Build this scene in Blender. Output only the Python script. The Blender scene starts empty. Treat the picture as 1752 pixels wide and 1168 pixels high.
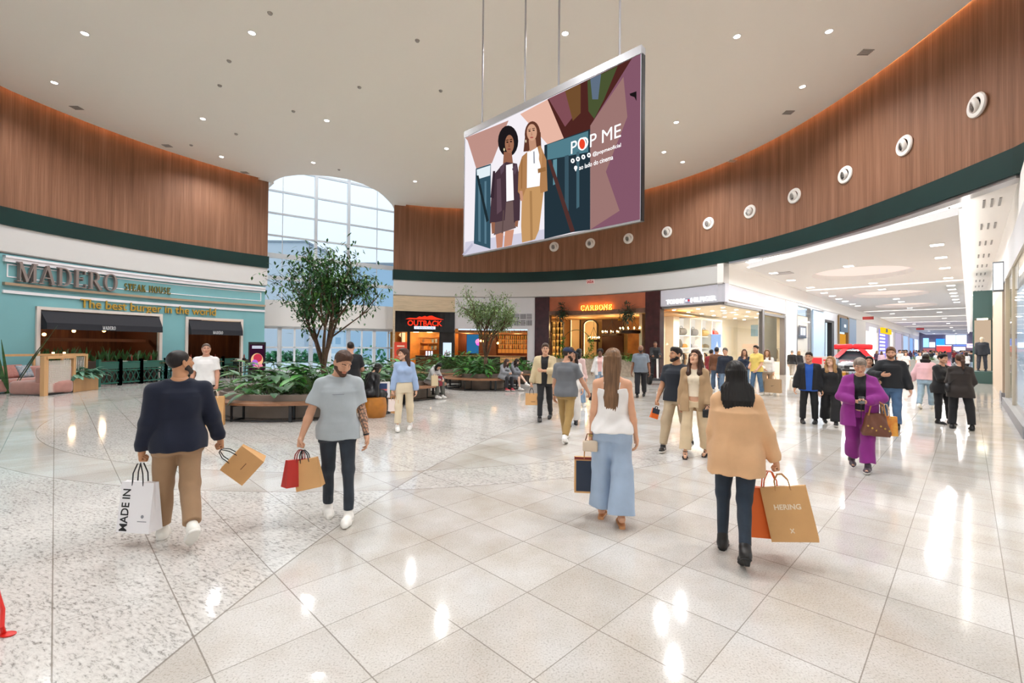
import bpy, bmesh, math, random
import numpy as np
from mathutils import Vector, Matrix
SC = bpy.context.scene; COL = SC.collection
PI = math.pi
F_PX, CAM_H, PITCH, ROLL = 782.0, 1.75, 0.0102, 0.009
cd = bpy.data.cameras.new('camera'); cam = bpy.data.objects.new('camera', cd); COL.objects.link(cam)
cd.sensor_width = 36.0; cd.lens = F_PX / 1752 * 36.0; cd.clip_start = 0.05; cd.clip_end = 600
cam.matrix_world = (Matrix.Translation((0, 0, CAM_H)) @ Matrix.Rotation(PI / 2 + PITCH, 4, 'X') @ Matrix.Rotation(ROLL, 4, 'Z'))
SC.camera = cam
SC.view_settings.view_transform = 'Standard'; SC.view_settings.look = 'None'
SC.view_settings.gamma = 1.0; SC.view_settings.use_curve_mapping = False
SC.view_settings.exposure = 0.0
SC.cycles.use_denoising = True
SC.cycles.max_bounces = 8; SC.cycles.diffuse_bounces = 5; SC.cycles.glossy_bounces = 4
SC.cycles.transparent_max_bounces = 16; SC.cycles.transmission_bounces = 4
SC.cycles.sample_clamp_indirect = 6.0; SC.cycles.caustics_reflective = False; SC.cycles.caustics_refractive = False
world = bpy.data.worlds.new('sky'); SC.world = world; world.use_nodes = True
wn = world.node_tree; wn.nodes.clear()
_o = wn.nodes.new('ShaderNodeOutputWorld'); _b = wn.nodes.new('ShaderNodeBackground')
_g = wn.nodes.new('ShaderNodeTexCoord'); _s = wn.nodes.new('ShaderNodeSeparateXYZ'); _r = wn.nodes.new('ShaderNodeValToRGB')
_r.color_ramp.elements[0].position = 0.0; _r.color_ramp.elements[0].color = (0.66, 0.84, 1.0, 1)
_r.color_ramp.elements[1].position = 0.35; _r.color_ramp.elements[1].color = (0.86, 0.94, 1.0, 1)
wn.links.new(_g.outputs['Generated'], _s.inputs[0]); wn.links.new(_s.outputs['Z'], _r.inputs[0])
wn.links.new(_r.outputs[0], _b.inputs[0]); wn.links.new(_b.outputs[0], _o.inputs[0])
_b.inputs[1].default_value = 1.25
def light(name, kind, loc, energy, color=(1, 1, 1), parent=None, **kw):
 d = bpy.data.lights.new(name, kind); d.energy = energy; d.color = color
 for k, v in kw.items(): setattr(d, k, v)
 o = bpy.data.objects.new(name, d); COL.objects.link(o); o.location = loc
 if parent is not None:
  o.parent = parent; o.matrix_parent_inverse = parent.matrix_basis.inverted(); KIDS.setdefault(parent.name, []).append(o)
 return o
KIDS = {}
HALL_W = 800; SHOP_W = 90; CORR_W = 88
def ray(px, py):
 x = px - 876.; y = py - 584.
 x1 = x * math.cos(ROLL) + y * math.sin(ROLL); y1 = -x * math.sin(ROLL) + y * math.cos(ROLL)
 return np.array([x1, F_PX * math.cos(PITCH) + y1 * math.sin(PITCH), -y1 * math.cos(PITCH) + F_PX * math.sin(PITCH)])
def atz(px, py, z):
 d = ray(px, py); t = (z - CAM_H) / d[2]; return np.array([d[0] * t, d[1] * t, z])
def fl(px, py): return atz(px, py, 0.0)
def atY(px, py, Y):
 d = ray(px, py); t = Y / d[1]; return np.array([d[0] * t, Y, CAM_H + d[2] * t])
def atplane(px, py, A, B):
 """vertical plane through A,B (xy): returns (fraction along AB, z)"""
 d = ray(px, py); A = np.array(A[:2]); B = np.array(B[:2]); e = B - A
 M = np.array([[d[0], -e[0]], [d[1], -e[1]]]); t, s = np.linalg.solve(M, A); return s, CAM_H + d[2] * t
def srgb(h):
 h = h.lstrip('#'); c = [int(h[i:i + 2], 16) / 255 for i in (0, 2, 4)]
 return tuple((v / 12.92 if v <= .04045 else ((v + .055) / 1.055) ** 2.4) for v in c)
_M = {}
def mat(name, col, rough=.5, metal=0., var=.0, vscale=8., bump=0., bscale=60., emit=0., spec=.5, stretch=(1, 1, 1), col2=None, alpha=1., sheen=0., coat=0.):
 if name in _M: return _M[name]
 m = bpy.data.materials.new(name); m.use_nodes = True; nt = m.node_tree; b = nt.nodes['Principled BSDF']
 c = srgb(col) if isinstance(col, str) else col
 b.inputs['Base Color'].default_value = (*c, 1); b.inputs['Roughness'].default_value = rough; b.inputs['Metallic'].default_value = metal
 b.inputs['Specular IOR Level'].default_value = spec
 if sheen: b.inputs['Sheen Weight'].default_value = sheen
 if coat: b.inputs['Coat Weight'].default_value = coat
 if emit:
  b.inputs['Emission Color'].default_value = (*c, 1); b.inputs['Emission Strength'].default_value = emit
 if var or bump or col2:
  tc = nt.nodes.new('ShaderNodeTexCoord'); mp = nt.nodes.new('ShaderNodeMapping'); mp.inputs['Scale'].default_value = stretch
  nt.links.new(tc.outputs['Object'], mp.inputs[0])
  if var or col2:
   n = nt.nodes.new('ShaderNodeTexNoise'); n.inputs['Scale'].default_value = vscale; n.inputs['Detail'].default_value = 4
   nt.links.new(mp.outputs[0], n.inputs['Vector'])
   r = nt.nodes.new('ShaderNodeValToRGB'); r.color_ramp.elements[0].position = .3; r.color_ramp.elements[1].position = .7
   c2 = srgb(col2) if col2 else tuple(v * (1 - var) for v in c); c1 = c if col2 else tuple(min(1, v * (1 + var * .5)) for v in c)
   r.color_ramp.elements[0].color = (*c2, 1); r.color_ramp.elements[1].color = (*c1, 1)
   nt.links.new(n.outputs['Fac'], r.inputs[0]); nt.links.new(r.outputs[0], b.inputs['Base Color'])
  if bump:
   n2 = nt.nodes.new('ShaderNodeTexNoise'); n2.inputs['Scale'].default_value = bscale; n2.inputs['Detail'].default_value = 3
   nt.links.new(mp.outputs[0], n2.inputs['Vector'])
   bm_ = nt.nodes.new('ShaderNodeBump'); bm_.inputs['Strength'].default_value = bump; bm_.inputs['Distance'].default_value = .02
   nt.links.new(n2.outputs['Fac'], bm_.inputs['Height']); nt.links.new(bm_.outputs[0], b.inputs['Normal'])
 _M[name] = m; return m
def emis(name, col, s):
 if name in _M: return _M[name]
 m = bpy.data.materials.new(name); m.use_nodes = True; nt = m.node_tree; nt.nodes.clear()
 o = nt.nodes.new('ShaderNodeOutputMaterial'); e = nt.nodes.new('ShaderNodeEmission')
 c = srgb(col) if isinstance(col, str) else col
 e.inputs[0].default_value = (*c, 1); e.inputs[1].default_value = s; nt.links.new(e.outputs[0], o.inputs[0]); _M[name] = m; return m
def glass(name='clear_glass', tint=(1, 1, 1), refl=.12):
 if name in _M: return _M[name]
 m = bpy.data.materials.new(name); m.use_nodes = True; nt = m.node_tree; nt.nodes.clear()
 o = nt.nodes.new('ShaderNodeOutputMaterial'); t = nt.nodes.new('ShaderNodeBsdfTransparent'); g = nt.nodes.new('ShaderNodeBsdfGlossy')
 f = nt.nodes.new('ShaderNodeLayerWeight'); pw = nt.nodes.new('ShaderNodeMath'); pw.operation = 'POWER'; nt.links.new(f.outputs['Facing'], pw.inputs[0]); pw.inputs[1].default_value = 5.; ml = nt.nodes.new('ShaderNodeMath'); ml.operation = 'MULTIPLY_ADD'; nt.links.new(pw.outputs[0], ml.inputs[0]); ml.inputs[1].default_value = .45; ml.inputs[2].default_value = .03; mx = nt.nodes.new('ShaderNodeMixShader')
 g.inputs['Roughness'].default_value = .02; t.inputs[0].default_value = (*tint, 1)
 nt.links.new(ml.outputs[0], mx.inputs[0]); nt.links.new(t.outputs[0], mx.inputs[1]); nt.links.new(g.outputs[0], mx.inputs[2]); nt.links.new(mx.outputs[0], o.inputs[0])
 _M[name] = m; return m
def nrm(v): v = np.array(v, float); return v / (np.linalg.norm(v) + 1e-12)
def rotz(a): c, s = math.cos(a), math.sin(a); return np.array([[c, -s, 0], [s, c, 0], [0, 0, 1.]])
def rotx(a): c, s = math.cos(a), math.sin(a); return np.array([[1., 0, 0], [0, c, -s], [0, s, c]])
def roty(a): c, s = math.cos(a), math.sin(a); return np.array([[c, 0, s], [0, 1., 0], [-s, 0, c]])
class MB:
 def __init__(self): self.v = []; self.f = []; self.m = []
 def add(self, vs, fs, mi=0):
  k = len(self.v); self.v += [tuple(map(float, p)) for p in vs]
  for q in fs: self.f.append(tuple(k + i for i in q)); self.m.append(mi)
  return self
 def box(self, c, s, R=None, mi=0):
  h = np.array(s) / 2; P = [np.array([x, y, z]) * h for x in (-1, 1) for y in (-1, 1) for z in (-1, 1)]
  if R is not None: P = [R @ p for p in P]
  return self.add([p + np.array(c) for p in P], [(0, 1, 3, 2), (4, 6, 7, 5), (0, 4, 5, 1), (2, 3, 7, 6), (0, 2, 6, 4), (1, 5, 7, 3)], mi)
 def bar(self, a, b, w, h, mi=0):
  """box beam from a to b; w horizontal width, h other width"""
  a = np.array(a, float); b = np.array(b, float); d = nrm(b - a); up = np.array([0, 0, 1.]) if abs(d[2]) < .95 else np.array([0, 1., 0])
  s = nrm(np.cross(d, up)); u = np.cross(s, d)
  P = [p + s * x * w / 2 + u * y * h / 2 for p in (a, b) for x, y in ((-1, -1), (1, -1), (1, 1), (-1, 1))]
  return self.add(P, [(3, 2, 1, 0), (4, 5, 6, 7), (0, 1, 5, 4), (1, 2, 6, 5), (2, 3, 7, 6), (3, 0, 4, 7)], mi)
 def tube(self, pts, r, n=8, mi=0, caps=True):
  pts = [np.array(p, float) for p in pts]; rs = r if hasattr(r, '__len__') else [r] * len(pts); rings = []
  ref = None
  for i, p in enumerate(pts):
   d = nrm(pts[min(i + 1, len(pts) - 1)] - pts[max(i - 1, 0)])
   if ref is None: ref = np.array([0, 0, 1.]) if abs(d[2]) < .9 else np.array([1., 0, 0])
   s = nrm(np.cross(d, ref)); u = np.cross(s, d); ref = u if abs(np.dot(u, d)) < .9 else ref
   rings.append([p + rs[i] * (s * math.cos(2 * PI * k / n) + u * math.sin(2 * PI * k / n)) for k in range(n)])
  vs = [q for ring in rings for q in ring]; fs = []
  for i in range(len(pts) - 1):
   for k in range(n): fs.append((i * n + k, i * n + (k + 1) % n, (i + 1) * n + (k + 1) % n, (i + 1) * n + k))
  if caps: fs.append(tuple(range(n))[::-1]); fs.append(tuple((len(pts) - 1) * n + k for k in range(n)))
  return self.add(vs, fs, mi)
 def lathe(self, prof, c=(0, 0, 0), n=24, mi=0, R=None, sx=1, sy=1):
  """prof: list (r,z) ; rotates around z"""
  vs = []; fs = []
  for r, z in prof:
   for k in range(n):
    p = np.array([sx * r * math.cos(2 * PI * k / n), sy * r * math.sin(2 * PI * k / n), z])
    if R is not None: p = R @ p
    vs.append(p + np.array(c))
  for i in range(len(prof) - 1):
   for k in range(n): fs.append((i * n + k, i * n + (k + 1) % n, (i + 1) * n + (k + 1) % n, (i + 1) * n + k))
  if prof[0][0] > 1e-4: fs.append(tuple(range(n))[::-1])
  if prof[-1][0] > 1e-4: fs.append(tuple((len(prof) - 1) * n + k for k in range(n)))
  return self.add(vs, fs, mi)
 def prism(self, poly, fn, d0, d1, mi=0):
  """poly list of (a,b); fn(a,b,d)->xyz ; extruded between d0,d1"""
  n = len(poly); vs = [fn(a, b, d0) for a, b in poly] + [fn(a, b, d1) for a, b in poly]
  fs = [tuple(range(n))[::-1], tuple(range(n, 2 * n))] + [(i, (i + 1) % n, n + (i + 1) % n, n + i) for i in range(n)]
  return self.add(vs, fs, mi)
 def quad(self, a, b, c, d, mi=0): return self.add([a, b, c, d], [(0, 1, 2, 3)], mi)
 def build(self, name, mats, parent=None, smooth=False, bevel=0., seg=2):
  me = bpy.data.meshes.new(name); me.from_pydata(self.v, [], self.f)
  for m in (mats if isinstance(mats, (list, tuple)) else [mats]): me.materials.append(m)
  if len(me.polygons) == len(self.m): me.polygons.foreach_set('material_index', self.m)
  bm = bmesh.new(); bm.from_mesh(me)
  bmesh.ops.remove_doubles(bm, verts=bm.verts, dist=1e-5)
  bmesh.ops.recalc_face_normals(bm, faces=bm.faces)
  if bevel:
   bmesh.ops.bevel(bm, geom=[e for e in bm.edges if e.is_manifold and e.calc_face_angle(0) > .6], offset=bevel, segments=seg, affect='EDGES', profile=.6)
  for f in bm.faces: f.smooth = bool(smooth)
  bm.to_mesh(me); bm.free()
  if smooth and smooth != 'all': me.set_sharp_from_angle(angle=.7)
  return link(name, me, parent)
def link(name, me, parent=None):
 o = bpy.data.objects.new(name, me); COL.objects.link(o)
 if parent is not None:
  o.parent = parent; o.matrix_parent_inverse = parent.matrix_basis.inverted(); KIDS.setdefault(parent.name, []).append(o)
 return o
def tag(o, label=None, cat=None, group=None, kind=None):
 if label: o['label'] = label
 if cat: o['category'] = cat
 if group: o['group'] = group
 if kind: o['kind'] = kind
 return o
def thing(name, label, cat, loc=(0, 0, 0), rz=0., group=None):
 o = bpy.data.objects.new(name, None); COL.objects.link(o); o.location = tuple(map(float, loc)); o.rotation_euler = (0, 0, rz)
 o.empty_display_size = .1; o.matrix_basis = Matrix.Translation(tuple(map(float, loc))) @ Matrix.Rotation(rz, 4, 'Z')
 return tag(o, label, cat, group)
def struct(name, mb, m, smooth=False, **kw):
 o = mb.build(name, m, None, smooth, **kw); o['kind'] = 'structure'; return o
def dup(root, loc=None, rz=None, label=None, group=None, scale=None, rot=None):
 def cp(o, par):
  c = o.copy(); COL.objects.link(c)
  if par is not None: c.parent = par; c.matrix_parent_inverse = o.matrix_parent_inverse.copy(); KIDS.setdefault(par.name, []).append(c)
  for ch in list(KIDS.get(o.name, [])): cp(ch, c)
  return c
 r = cp(root, None)
 if loc is not None: r.location = tuple(map(float, loc))
 if rz is not None: r.rotation_euler = (0, 0, rz)
 if rot is not None: r.rotation_euler = rot
 if scale is not None: r.scale = (scale,) * 3 if not hasattr(scale, '__len__') else scale
 if label: r['label'] = label
 if group: r['group'] = group
 return r
_DG = None
_TC = {}
def text_geo(txt, bold=0., spacing=1.):
 key = (txt, bold, spacing)
 if key in _TC: return _TC[key]
 cu = bpy.data.curves.new('lettering', 'FONT'); cu.body = txt; cu.size = 1.; cu.offset = bold; cu.space_character = spacing; cu.resolution_u = 3
 o = bpy.data.objects.new('lettering', cu); COL.objects.link(o)
 me = bpy.data.meshes.new_from_object(o.evaluated_get(bpy.context.evaluated_depsgraph_get()))
 V = np.array([v.co[:2] for v in me.vertices]); Fs = [tuple(p.vertices) for p in me.polygons]
 bpy.data.objects.remove(o); bpy.data.curves.remove(cu); bpy.data.meshes.remove(me)
 lo = V.min(0); hi = V.max(0); V = (V - lo) / (hi - lo); _TC[key] = (V, Fs, (hi - lo)[0] / (hi - lo)[1]); return _TC[key]
def put_text(mb, txt, fn, d0, d1, bold=0., mi=0, spacing=1., step=None):
 """fn(a,b,d), a,b in 0..1 over the text's box; builds a slab between depths d0 and d1"""
 V, Fs, asp = text_geo(txt, bold, spacing); n = len(V)
 vs = [fn(a, b, d1) for a, b in V] + [fn(a, b, d0) for a, b in V]; fs = list(Fs)
 from collections import Counter
 ec = Counter(); dirn = {}
 for q in Fs:
  for i in range(len(q)):
   e = (q[i], q[(i + 1) % len(q)]); ec[tuple(sorted(e))] += 1; dirn[tuple(sorted(e))] = e
 for k, c in ec.items():
  if c == 1: a, b = dirn[k]; fs.append((b, a, a + n, b + n))
 mb.add(vs, fs, mi)
def _ln(x0, y0, x1, y1, w):
 d = nrm((x1 - x0, y1 - y0)); s = (-d[1] * w / 2, d[0] * w / 2)
 return [(x0 + s[0], y0 + s[1]), (x0 - s[0], y0 - s[1]), (x1 - s[0], y1 - s[1]), (x1 + s[0], y1 + s[1])]
def _arc(cx, cy, rx, ry, a0, a1, wt, wn, n=14):
 P = []; out = []
 for i in range(n + 1):
  a = math.radians(a0 + (a1 - a0) * i / n); w = wn + (wt - wn) * abs(math.cos(a))
  P.append(((cx + rx * math.cos(a), cy + ry * math.sin(a)), (cx + (rx - w) * math.cos(a), cy + (ry - wn if True else 0) * math.sin(a))))
 for i in range(n): out.append([P[i][0], P[i + 1][0], P[i + 1][1], P[i][1]])
 return out
def serif_letter(ch, T=.15, t=.055, s=.05):
 def sf(x, y, w): return [(x - w / 2, y - s / 2), (x + w / 2, y - s / 2), (x + w / 2, y + s / 2), (x - w / 2, y + s / 2)]
 L = {
  'M': ([_ln(.14, 0, .14, 1, t), _ln(.14, 1, .5, .02, T), _ln(.5, .02, .84, 1, t), _ln(.86, 0, .86, 1, T), sf(.13, .02, .28), sf(.11, .98, .24), sf(.86, .02, .32), sf(.89, .98, .24)], 1.02),
  'A': ([_ln(.12, 0, .42, .98, t), _ln(.42, 1, .74, 0, T), _ln(.22, .34, .62, .34, t), sf(.12, .02, .26), sf(.74, .02, .30)], .86),
  'D': ([_ln(.17, 0, .17, 1, T), sf(.12, .02, .24), sf(.12, .98, .24), _ln(.2, .975, .4, .975, t), _ln(.2, .025, .4, .025, t)] + _arc(.36, .5, .42, .5, -90, 90, T, t), .84),
  'E': ([_ln(.17, 0, .17, 1, T), _ln(.05, .97, .62, .97, t), _ln(.05, .03, .66, .03, t), _ln(.2, .52, .48, .52, t), _ln(.61, .99, .61, .78, t), _ln(.65, 0, .65, .24, t), _ln(.48, .42, .48, .62, t)], .74),
  'R': ([_ln(.17, 0, .17, 1, T), sf(.14, .02, .28), sf(.11, .98, .22), _ln(.2, .975, .38, .975, t), _ln(.2, .5, .38, .5, t), _ln(.38, .5, .72, 0, T), sf(.76, .02, .16)] + _arc(.34, .735, .31, .262, -90, 90, T, t), .84),
  'O': (_arc(.42, .5, .4, .52, 0, 360, T, t, 28), .88),
  'S': (_arc(.32, .74, .24, .26, 20, 270, T * .8, t) + _arc(.32, .27, .26, .27, -160, 90, T * .8, t), .64),
  'T': ([_ln(.33, 0, .33, 1, T), _ln(.03, .97, .63, .97, t), _ln(.05, .98, .05, .76, t), _ln(.61, .98, .61, .76, t), sf(.33, .02, .28)], .7),
  'K': ([_ln(.15, 0, .15, 1, T), _ln(.2, .45, .62, .98, t), _ln(.3, .58, .66, 0, T), sf(.15, .02, .28), sf(.15, .98, .28), sf(.64, .98, .22), sf(.68, .02, .24)], .8),
  'H': ([_ln(.15, 0, .15, 1, T), _ln(.68, 0, .68, 1, T), _ln(.15, .52, .68, .52, t), sf(.15, .02, .28), sf(.15, .98, .28), sf(.68, .02, .28), sf(.68, .98, .28)], .86),
  'U': ([_ln(.15, .3, .15, 1, T), _ln(.68, .3, .68, 1, t), sf(.15, .98, .28), sf(.68, .98, .24)] + _arc(.4, .32, .3, .32, 180, 360, T, t), .84),
  'C': (_arc(.42, .5, .4, .52, 45, 315, T, t, 20) + [_ln(.7, .98, .7, .7, t)], .8),
  'B': ([_ln(.17, 0, .17, 1, T), sf(.11, .02, .22), sf(.11, .98, .22), _ln(.2, .975, .38, .975, t), _ln(.2, .52, .4, .52, t), _ln(.2, .025, .4, .025, t)] + _arc(.34, .745, .28, .255, -90, 90, T, t) + _arc(.36, .27, .33, .27, -90, 90, T, t), .76),
  'N': ([_ln(.14, 0, .14, 1, t), _ln(.14, 1, .7, 0, T), _ln(.7, 0, .7, 1, t), sf(.14, .02, .24), sf(.12, .98, .26), sf(.7, .98, .24)], .86),
  ' ': ([], .4)}
 return L[ch]
def serif_word(txt, gap=.08, **kw):
 x = 0; out = []
 for ch in txt:
  P, adv = serif_letter(ch, **kw); out.append((ch, [[(a + x, b) for a, b in q] for q in P])); x += adv + gap
 return out, x - gap
# ================================================================ the hall
CX, CY = -2.88, 15.23
_bb = [(-18.6, 16.5), (-17.5, 20.1), (-13.7, 25.5), (-7.8, 29.9), (.1, 29.9), (4.6, 29.3), (8.4, 26.1), (10.5, 22.7), (11.7, 19.6), (12.1, 16.7), (12.2, 13.9), (12.45, 13.0), (12.1, 10.9)]
_th = [math.atan2(y - CY, x - CX) for x, y in _bb]; _th = [t if t > -2 else t + 2 * PI for t in _th]
_pf = np.polyfit(_th, [math.hypot(x - CX, y - CY) for x, y in _bb], 5)
TH_L, TH_R = max(_th), min(_th)
def WR(th): return float(np.polyval(_pf, min(max(th, TH_R), TH_L)))
def WP(th, off, z):  # a point at `off` metres in front of (inside) the hall wall
 r = WR(th) - off; return np.array([CX + r * math.cos(th), CY + r * math.sin(th), z])
def cyl(px, py, off=0.):
 """pixel -> (theta, z) on the hall wall"""
 d = ray(px, py); t = 20.
 lo, hi = 2., 60.
 for _ in range(60):
  t = (lo + hi) / 2; x, y = d[0] / d[1] * t - CX, t - CY; th = math.atan2(y, x)
  if th < -2: th += 2 * PI
  if math.hypot(x, y) > WR(th) - off and t > 6: hi = t
  else: lo = t
 x, y = d[0] / d[1] * t - CX, t - CY; th = math.atan2(y, x)
 return (th if th > -2 else th + 2 * PI), CAM_H + d[2] / d[1] * t
def TH(px, py=560): return cyl(px, py)[0]
def arcwall(mb, t0, t1, o0, o1, z0, z1, mi=0, step=.02):
 """curved slab; o0,o1 offsets inside the wall line (o0<o1)"""
 n = max(1, int(abs(t1 - t0) / step)); rows = []
 for i in range(n + 1):
  t = t0 + (t1 - t0) * i / n; rows.append([WP(t, o0, z0), WP(t, o1, z0), WP(t, o1, z1), WP(t, o0, z1)])
 vs = [p for r in rows for p in r]; fs = [(0, 1, 2, 3), tuple(n * 4 + k for k in (3, 2, 1, 0))]
 for i in range(n):
  for k in range(4): fs.append((i * 4 + k, i * 4 + (k + 1) % 4, i * 4 + 4 + (k + 1) % 4, i * 4 + 4 + k))
 return mb.add(vs, fs, mi)
def pxwall(mb, x0, x1, z0, z1, o0, o1, mi=0, y=560):
 o = max(o0, o1); o = o if o <= -.9 else 0.
 return arcwall(mb, cyl(x0, y, o)[0], cyl(x1, y, o)[0], o0, o1, z0, z1, mi)
Z_BAND0, Z_BAND1, Z_CEIL, Z_FAS = 6.0, 6.65, 10.85, 5.0
def nodes_of(m):
 m.use_nodes = True; return m.node_tree, m.node_tree.nodes['Principled BSDF']
def mth(nt, op, a, b=None, c=None):
 n = nt.nodes.new('ShaderNodeMath'); n.operation = op
 for i, q in enumerate((a, b, c)):
  if q is None: continue
  if isinstance(q, (int, float)): n.inputs[i].default_value = q
  else: nt.links.new(q, n.inputs[i])
 return n.outputs[0]
def mixc(nt, f, a, b):
 n = nt.nodes.new('ShaderNodeMix'); n.data_type = 'RGBA'
 for s, q in ((n.inputs['Factor'], f), (n.inputs['A'], a), (n.inputs['B'], b)):
  if isinstance(q, (int, float)): s.default_value = q
  elif isinstance(q, tuple): s.default_value = (*q, 1)
  else: nt.links.new(q, s)
 return n.outputs['Result']
def ramp(nt, f, stops):
 r = nt.nodes.new('ShaderNodeValToRGB'); e = r.color_ramp.elements
 while len(e) < len(stops): e.new(.5)
 for i, (p, c) in enumerate(stops):
  e[i].position = p; e[i].color = (*(srgb(c) if isinstance(c, str) else c), 1)
 nt.links.new(f, r.inputs[0]); return r.outputs[0]
def noise(nt, vec, scale, detail=3, rough=.5, dist=0.):
 n = nt.nodes.new('ShaderNodeTexNoise'); n.inputs['Scale'].default_value = scale; n.inputs['Detail'].default_value = detail
 n.inputs['Roughness'].default_value = rough; n.inputs['Distortion'].default_value = dist; nt.links.new(vec, n.inputs['Vector']); return n.outputs['Fac']
def mapping(nt, vec, scale=(1, 1, 1), rot=(0, 0, 0)):
 n = nt.nodes.new('ShaderNodeMapping'); n.inputs['Scale'].default_value = scale; n.inputs['Rotation'].default_value = rot; nt.links.new(vec, n.inputs[0]); return n.outputs[0]
def floor_material():
 m = bpy.data.materials.new('polished_stone_floor'); nt, b = nodes_of(m)
 tc = nt.nodes.new('ShaderNodeTexCoord'); P = tc.outputs['Object']
 s = nt.nodes.new('ShaderNodeSeparateXYZ'); nt.links.new(P, s.inputs[0]); X, Y = s.outputs[0], s.outputs[1]
 u = mth(nt, 'MULTIPLY', mth(nt, 'SUBTRACT', X, Y), .70711); v = mth(nt, 'MULTIPLY', mth(nt, 'ADD', X, Y), .70711)
 r = mth(nt, 'SQRT', mth(nt, 'ADD', mth(nt, 'POWER', mth(nt, 'ABSOLUTE', mth(nt, 'SUBTRACT', X, CX)), 2.), mth(nt, 'POWER', mth(nt, 'SUBTRACT', Y, CY), 2.)))
 ring = mth(nt, 'MULTIPLY', mth(nt, 'GREATER_THAN', r, 8.97), mth(nt, 'LESS_THAN', r, 9.8))
 q = np.polyfit([2.37, 3.45, 4.15, 4.94, 5.68, 7.03, 8.61], [-1.92, -1.81, -1.68, -1.55, -1.42, -1.02, -.42], 2)
 bx = mth(nt, 'ADD', mth(nt, 'MULTIPLY', mth(nt, 'ADD', mth(nt, 'MULTIPLY', Y, float(q[0])), float(q[1])), Y), float(q[2]))
 left = mth(nt, 'LESS_THAN', X, bx)
 far = mth(nt, 'MULTIPLY', mth(nt, 'GREATER_THAN', X, 2.), mth(nt, 'GREATER_THAN', u, -7.6))   # the corridor is plain
 corr = mth(nt, 'MULTIPLY', mth(nt, 'GREATER_THAN', u, -9.), mth(nt, 'GREATER_THAN', mth(nt, 'SUBTRACT', v, mth(nt, 'MULTIPLY', u, .15)), 11.5))
 gran = mth(nt, 'ABSOLUTE', mth(nt, 'SUBTRACT', left, ring))
 gran = mth(nt, 'MULTIPLY', gran, mth(nt, 'SUBTRACT', 1., corr))
 def lines(c, off, sp, w):
  f = mth(nt, 'FRACT', mth(nt, 'DIVIDE', mth(nt, 'ADD', c, -off + 400 * sp), sp))
  d = mth(nt, 'MINIMUM', f, mth(nt, 'SUBTRACT', 1., f)); return mth(nt, 'LESS_THAN', d, w / sp / 2)
 lu = lines(u, -1.015, .605, .006); lv = lines(v, .012, .597, .008)
 lug = lines(u, -1.6, 1.21, .005)
 L = mth(nt, 'MAXIMUM', mth(nt, 'MULTIPLY', lu, mth(nt, 'SUBTRACT', 1., gran)), mth(nt, 'MAXIMUM', mth(nt, 'MULTIPLY', lug, gran), lv))
 ringline = mth(nt, 'MAXIMUM', mth(nt, 'COMPARE', r, 8.97, .006), mth(nt, 'COMPARE', r, 9.8, .006))
 L = mth(nt, 'MAXIMUM', L, mth(nt, 'MAXIMUM', mth(nt, 'MULTIPLY', ringline, mth(nt, 'SUBTRACT', 1., corr)), mth(nt, 'COMPARE', X, bx, .007)))
 cu = mth(nt, 'FLOOR', mth(nt, 'DIVIDE', mth(nt, 'ADD', u, 1.015), .605)); cv = mth(nt, 'FLOOR', mth(nt, 'DIVIDE', mth(nt, 'ADD', v, -.012), .597))
 cb = nt.nodes.new('ShaderNodeCombineXYZ'); nt.links.new(cu, cb.inputs[0]); nt.links.new(cv, cb.inputs[1])
 wn_ = nt.nodes.new('ShaderNodeTexWhiteNoise'); nt.links.new(cb.outputs[0], wn_.inputs['Vector'])
 fine = ramp(nt, noise(nt, P, 85, 3, .7), [(.36, '#b3afaa'), (.46, '#d0cdc9'), (.62, '#d5d2cf'), (.72, '#e3e1de')])
 blot = ramp(nt, noise(nt, P, 1.1, 4, .6), [(.33, '#e9e3da'), (.62, '#ffffff')])
 mu = nt.nodes.new('ShaderNodeMix'); mu.data_type = 'RGBA'; mu.blend_type = 'MULTIPLY'; mu.inputs['Factor'].default_value = 1.
 nt.links.new(fine, mu.inputs['A']); nt.links.new(blot, mu.inputs['B'])
 dk = nt.nodes.new('ShaderNodeMix'); dk.data_type = 'RGBA'; dk.blend_type = 'MULTIPLY'; dk.inputs['Factor'].default_value = 1.
 nt.links.new(mu.outputs['Result'], dk.inputs['A']); nt.links.new(ramp(nt, wn_.outputs['Value'], [(0, '#f0eeec'), (1, '#ffffff')]), dk.inputs['B'])
 pg = mapping(nt, P, (1, 1, 1), (0, 0, .5)); pg2 = mapping(nt, pg, (.5, 1.3, 1))
 fl1 = noise(nt, pg2, 34, 4, .75, .3); fl2 = noise(nt, pg2, 5, 3, .6, .6)
 gcol = ramp(nt, mth(nt, 'ADD', fl1, mth(nt, 'MULTIPLY', mth(nt, 'SUBTRACT', fl2, .5), .22)), [(.30, '#77736f'), (.39, '#a5a19c'), (.48, '#c8c4bf'), (.68, '#d8d5d0')])
 base = mixc(nt, gran, dk.outputs['Result'], gcol)
 colr = mixc(nt, mth(nt, 'MULTIPLY', L, .75), base, srgb('#7d756c'))
 nt.links.new(colr, b.inputs['Base Color'])
 rg = mth(nt, 'ADD', mth(nt, 'MULTIPLY', noise(nt, P, 3, 3, .6), .08), .045); nt.links.new(rg, b.inputs['Roughness'])
 b.inputs['Specular IOR Level'].default_value = .5
 bp = nt.nodes.new('ShaderNodeBump'); bp.inputs['Strength'].default_value = .06; bp.inputs['Distance'].default_value = .01
 nt.links.new(noise(nt, P, 2.2, 2), bp.inputs['Height']); nt.links.new(bp.outputs[0], b.inputs['Normal'])
 return m
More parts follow.
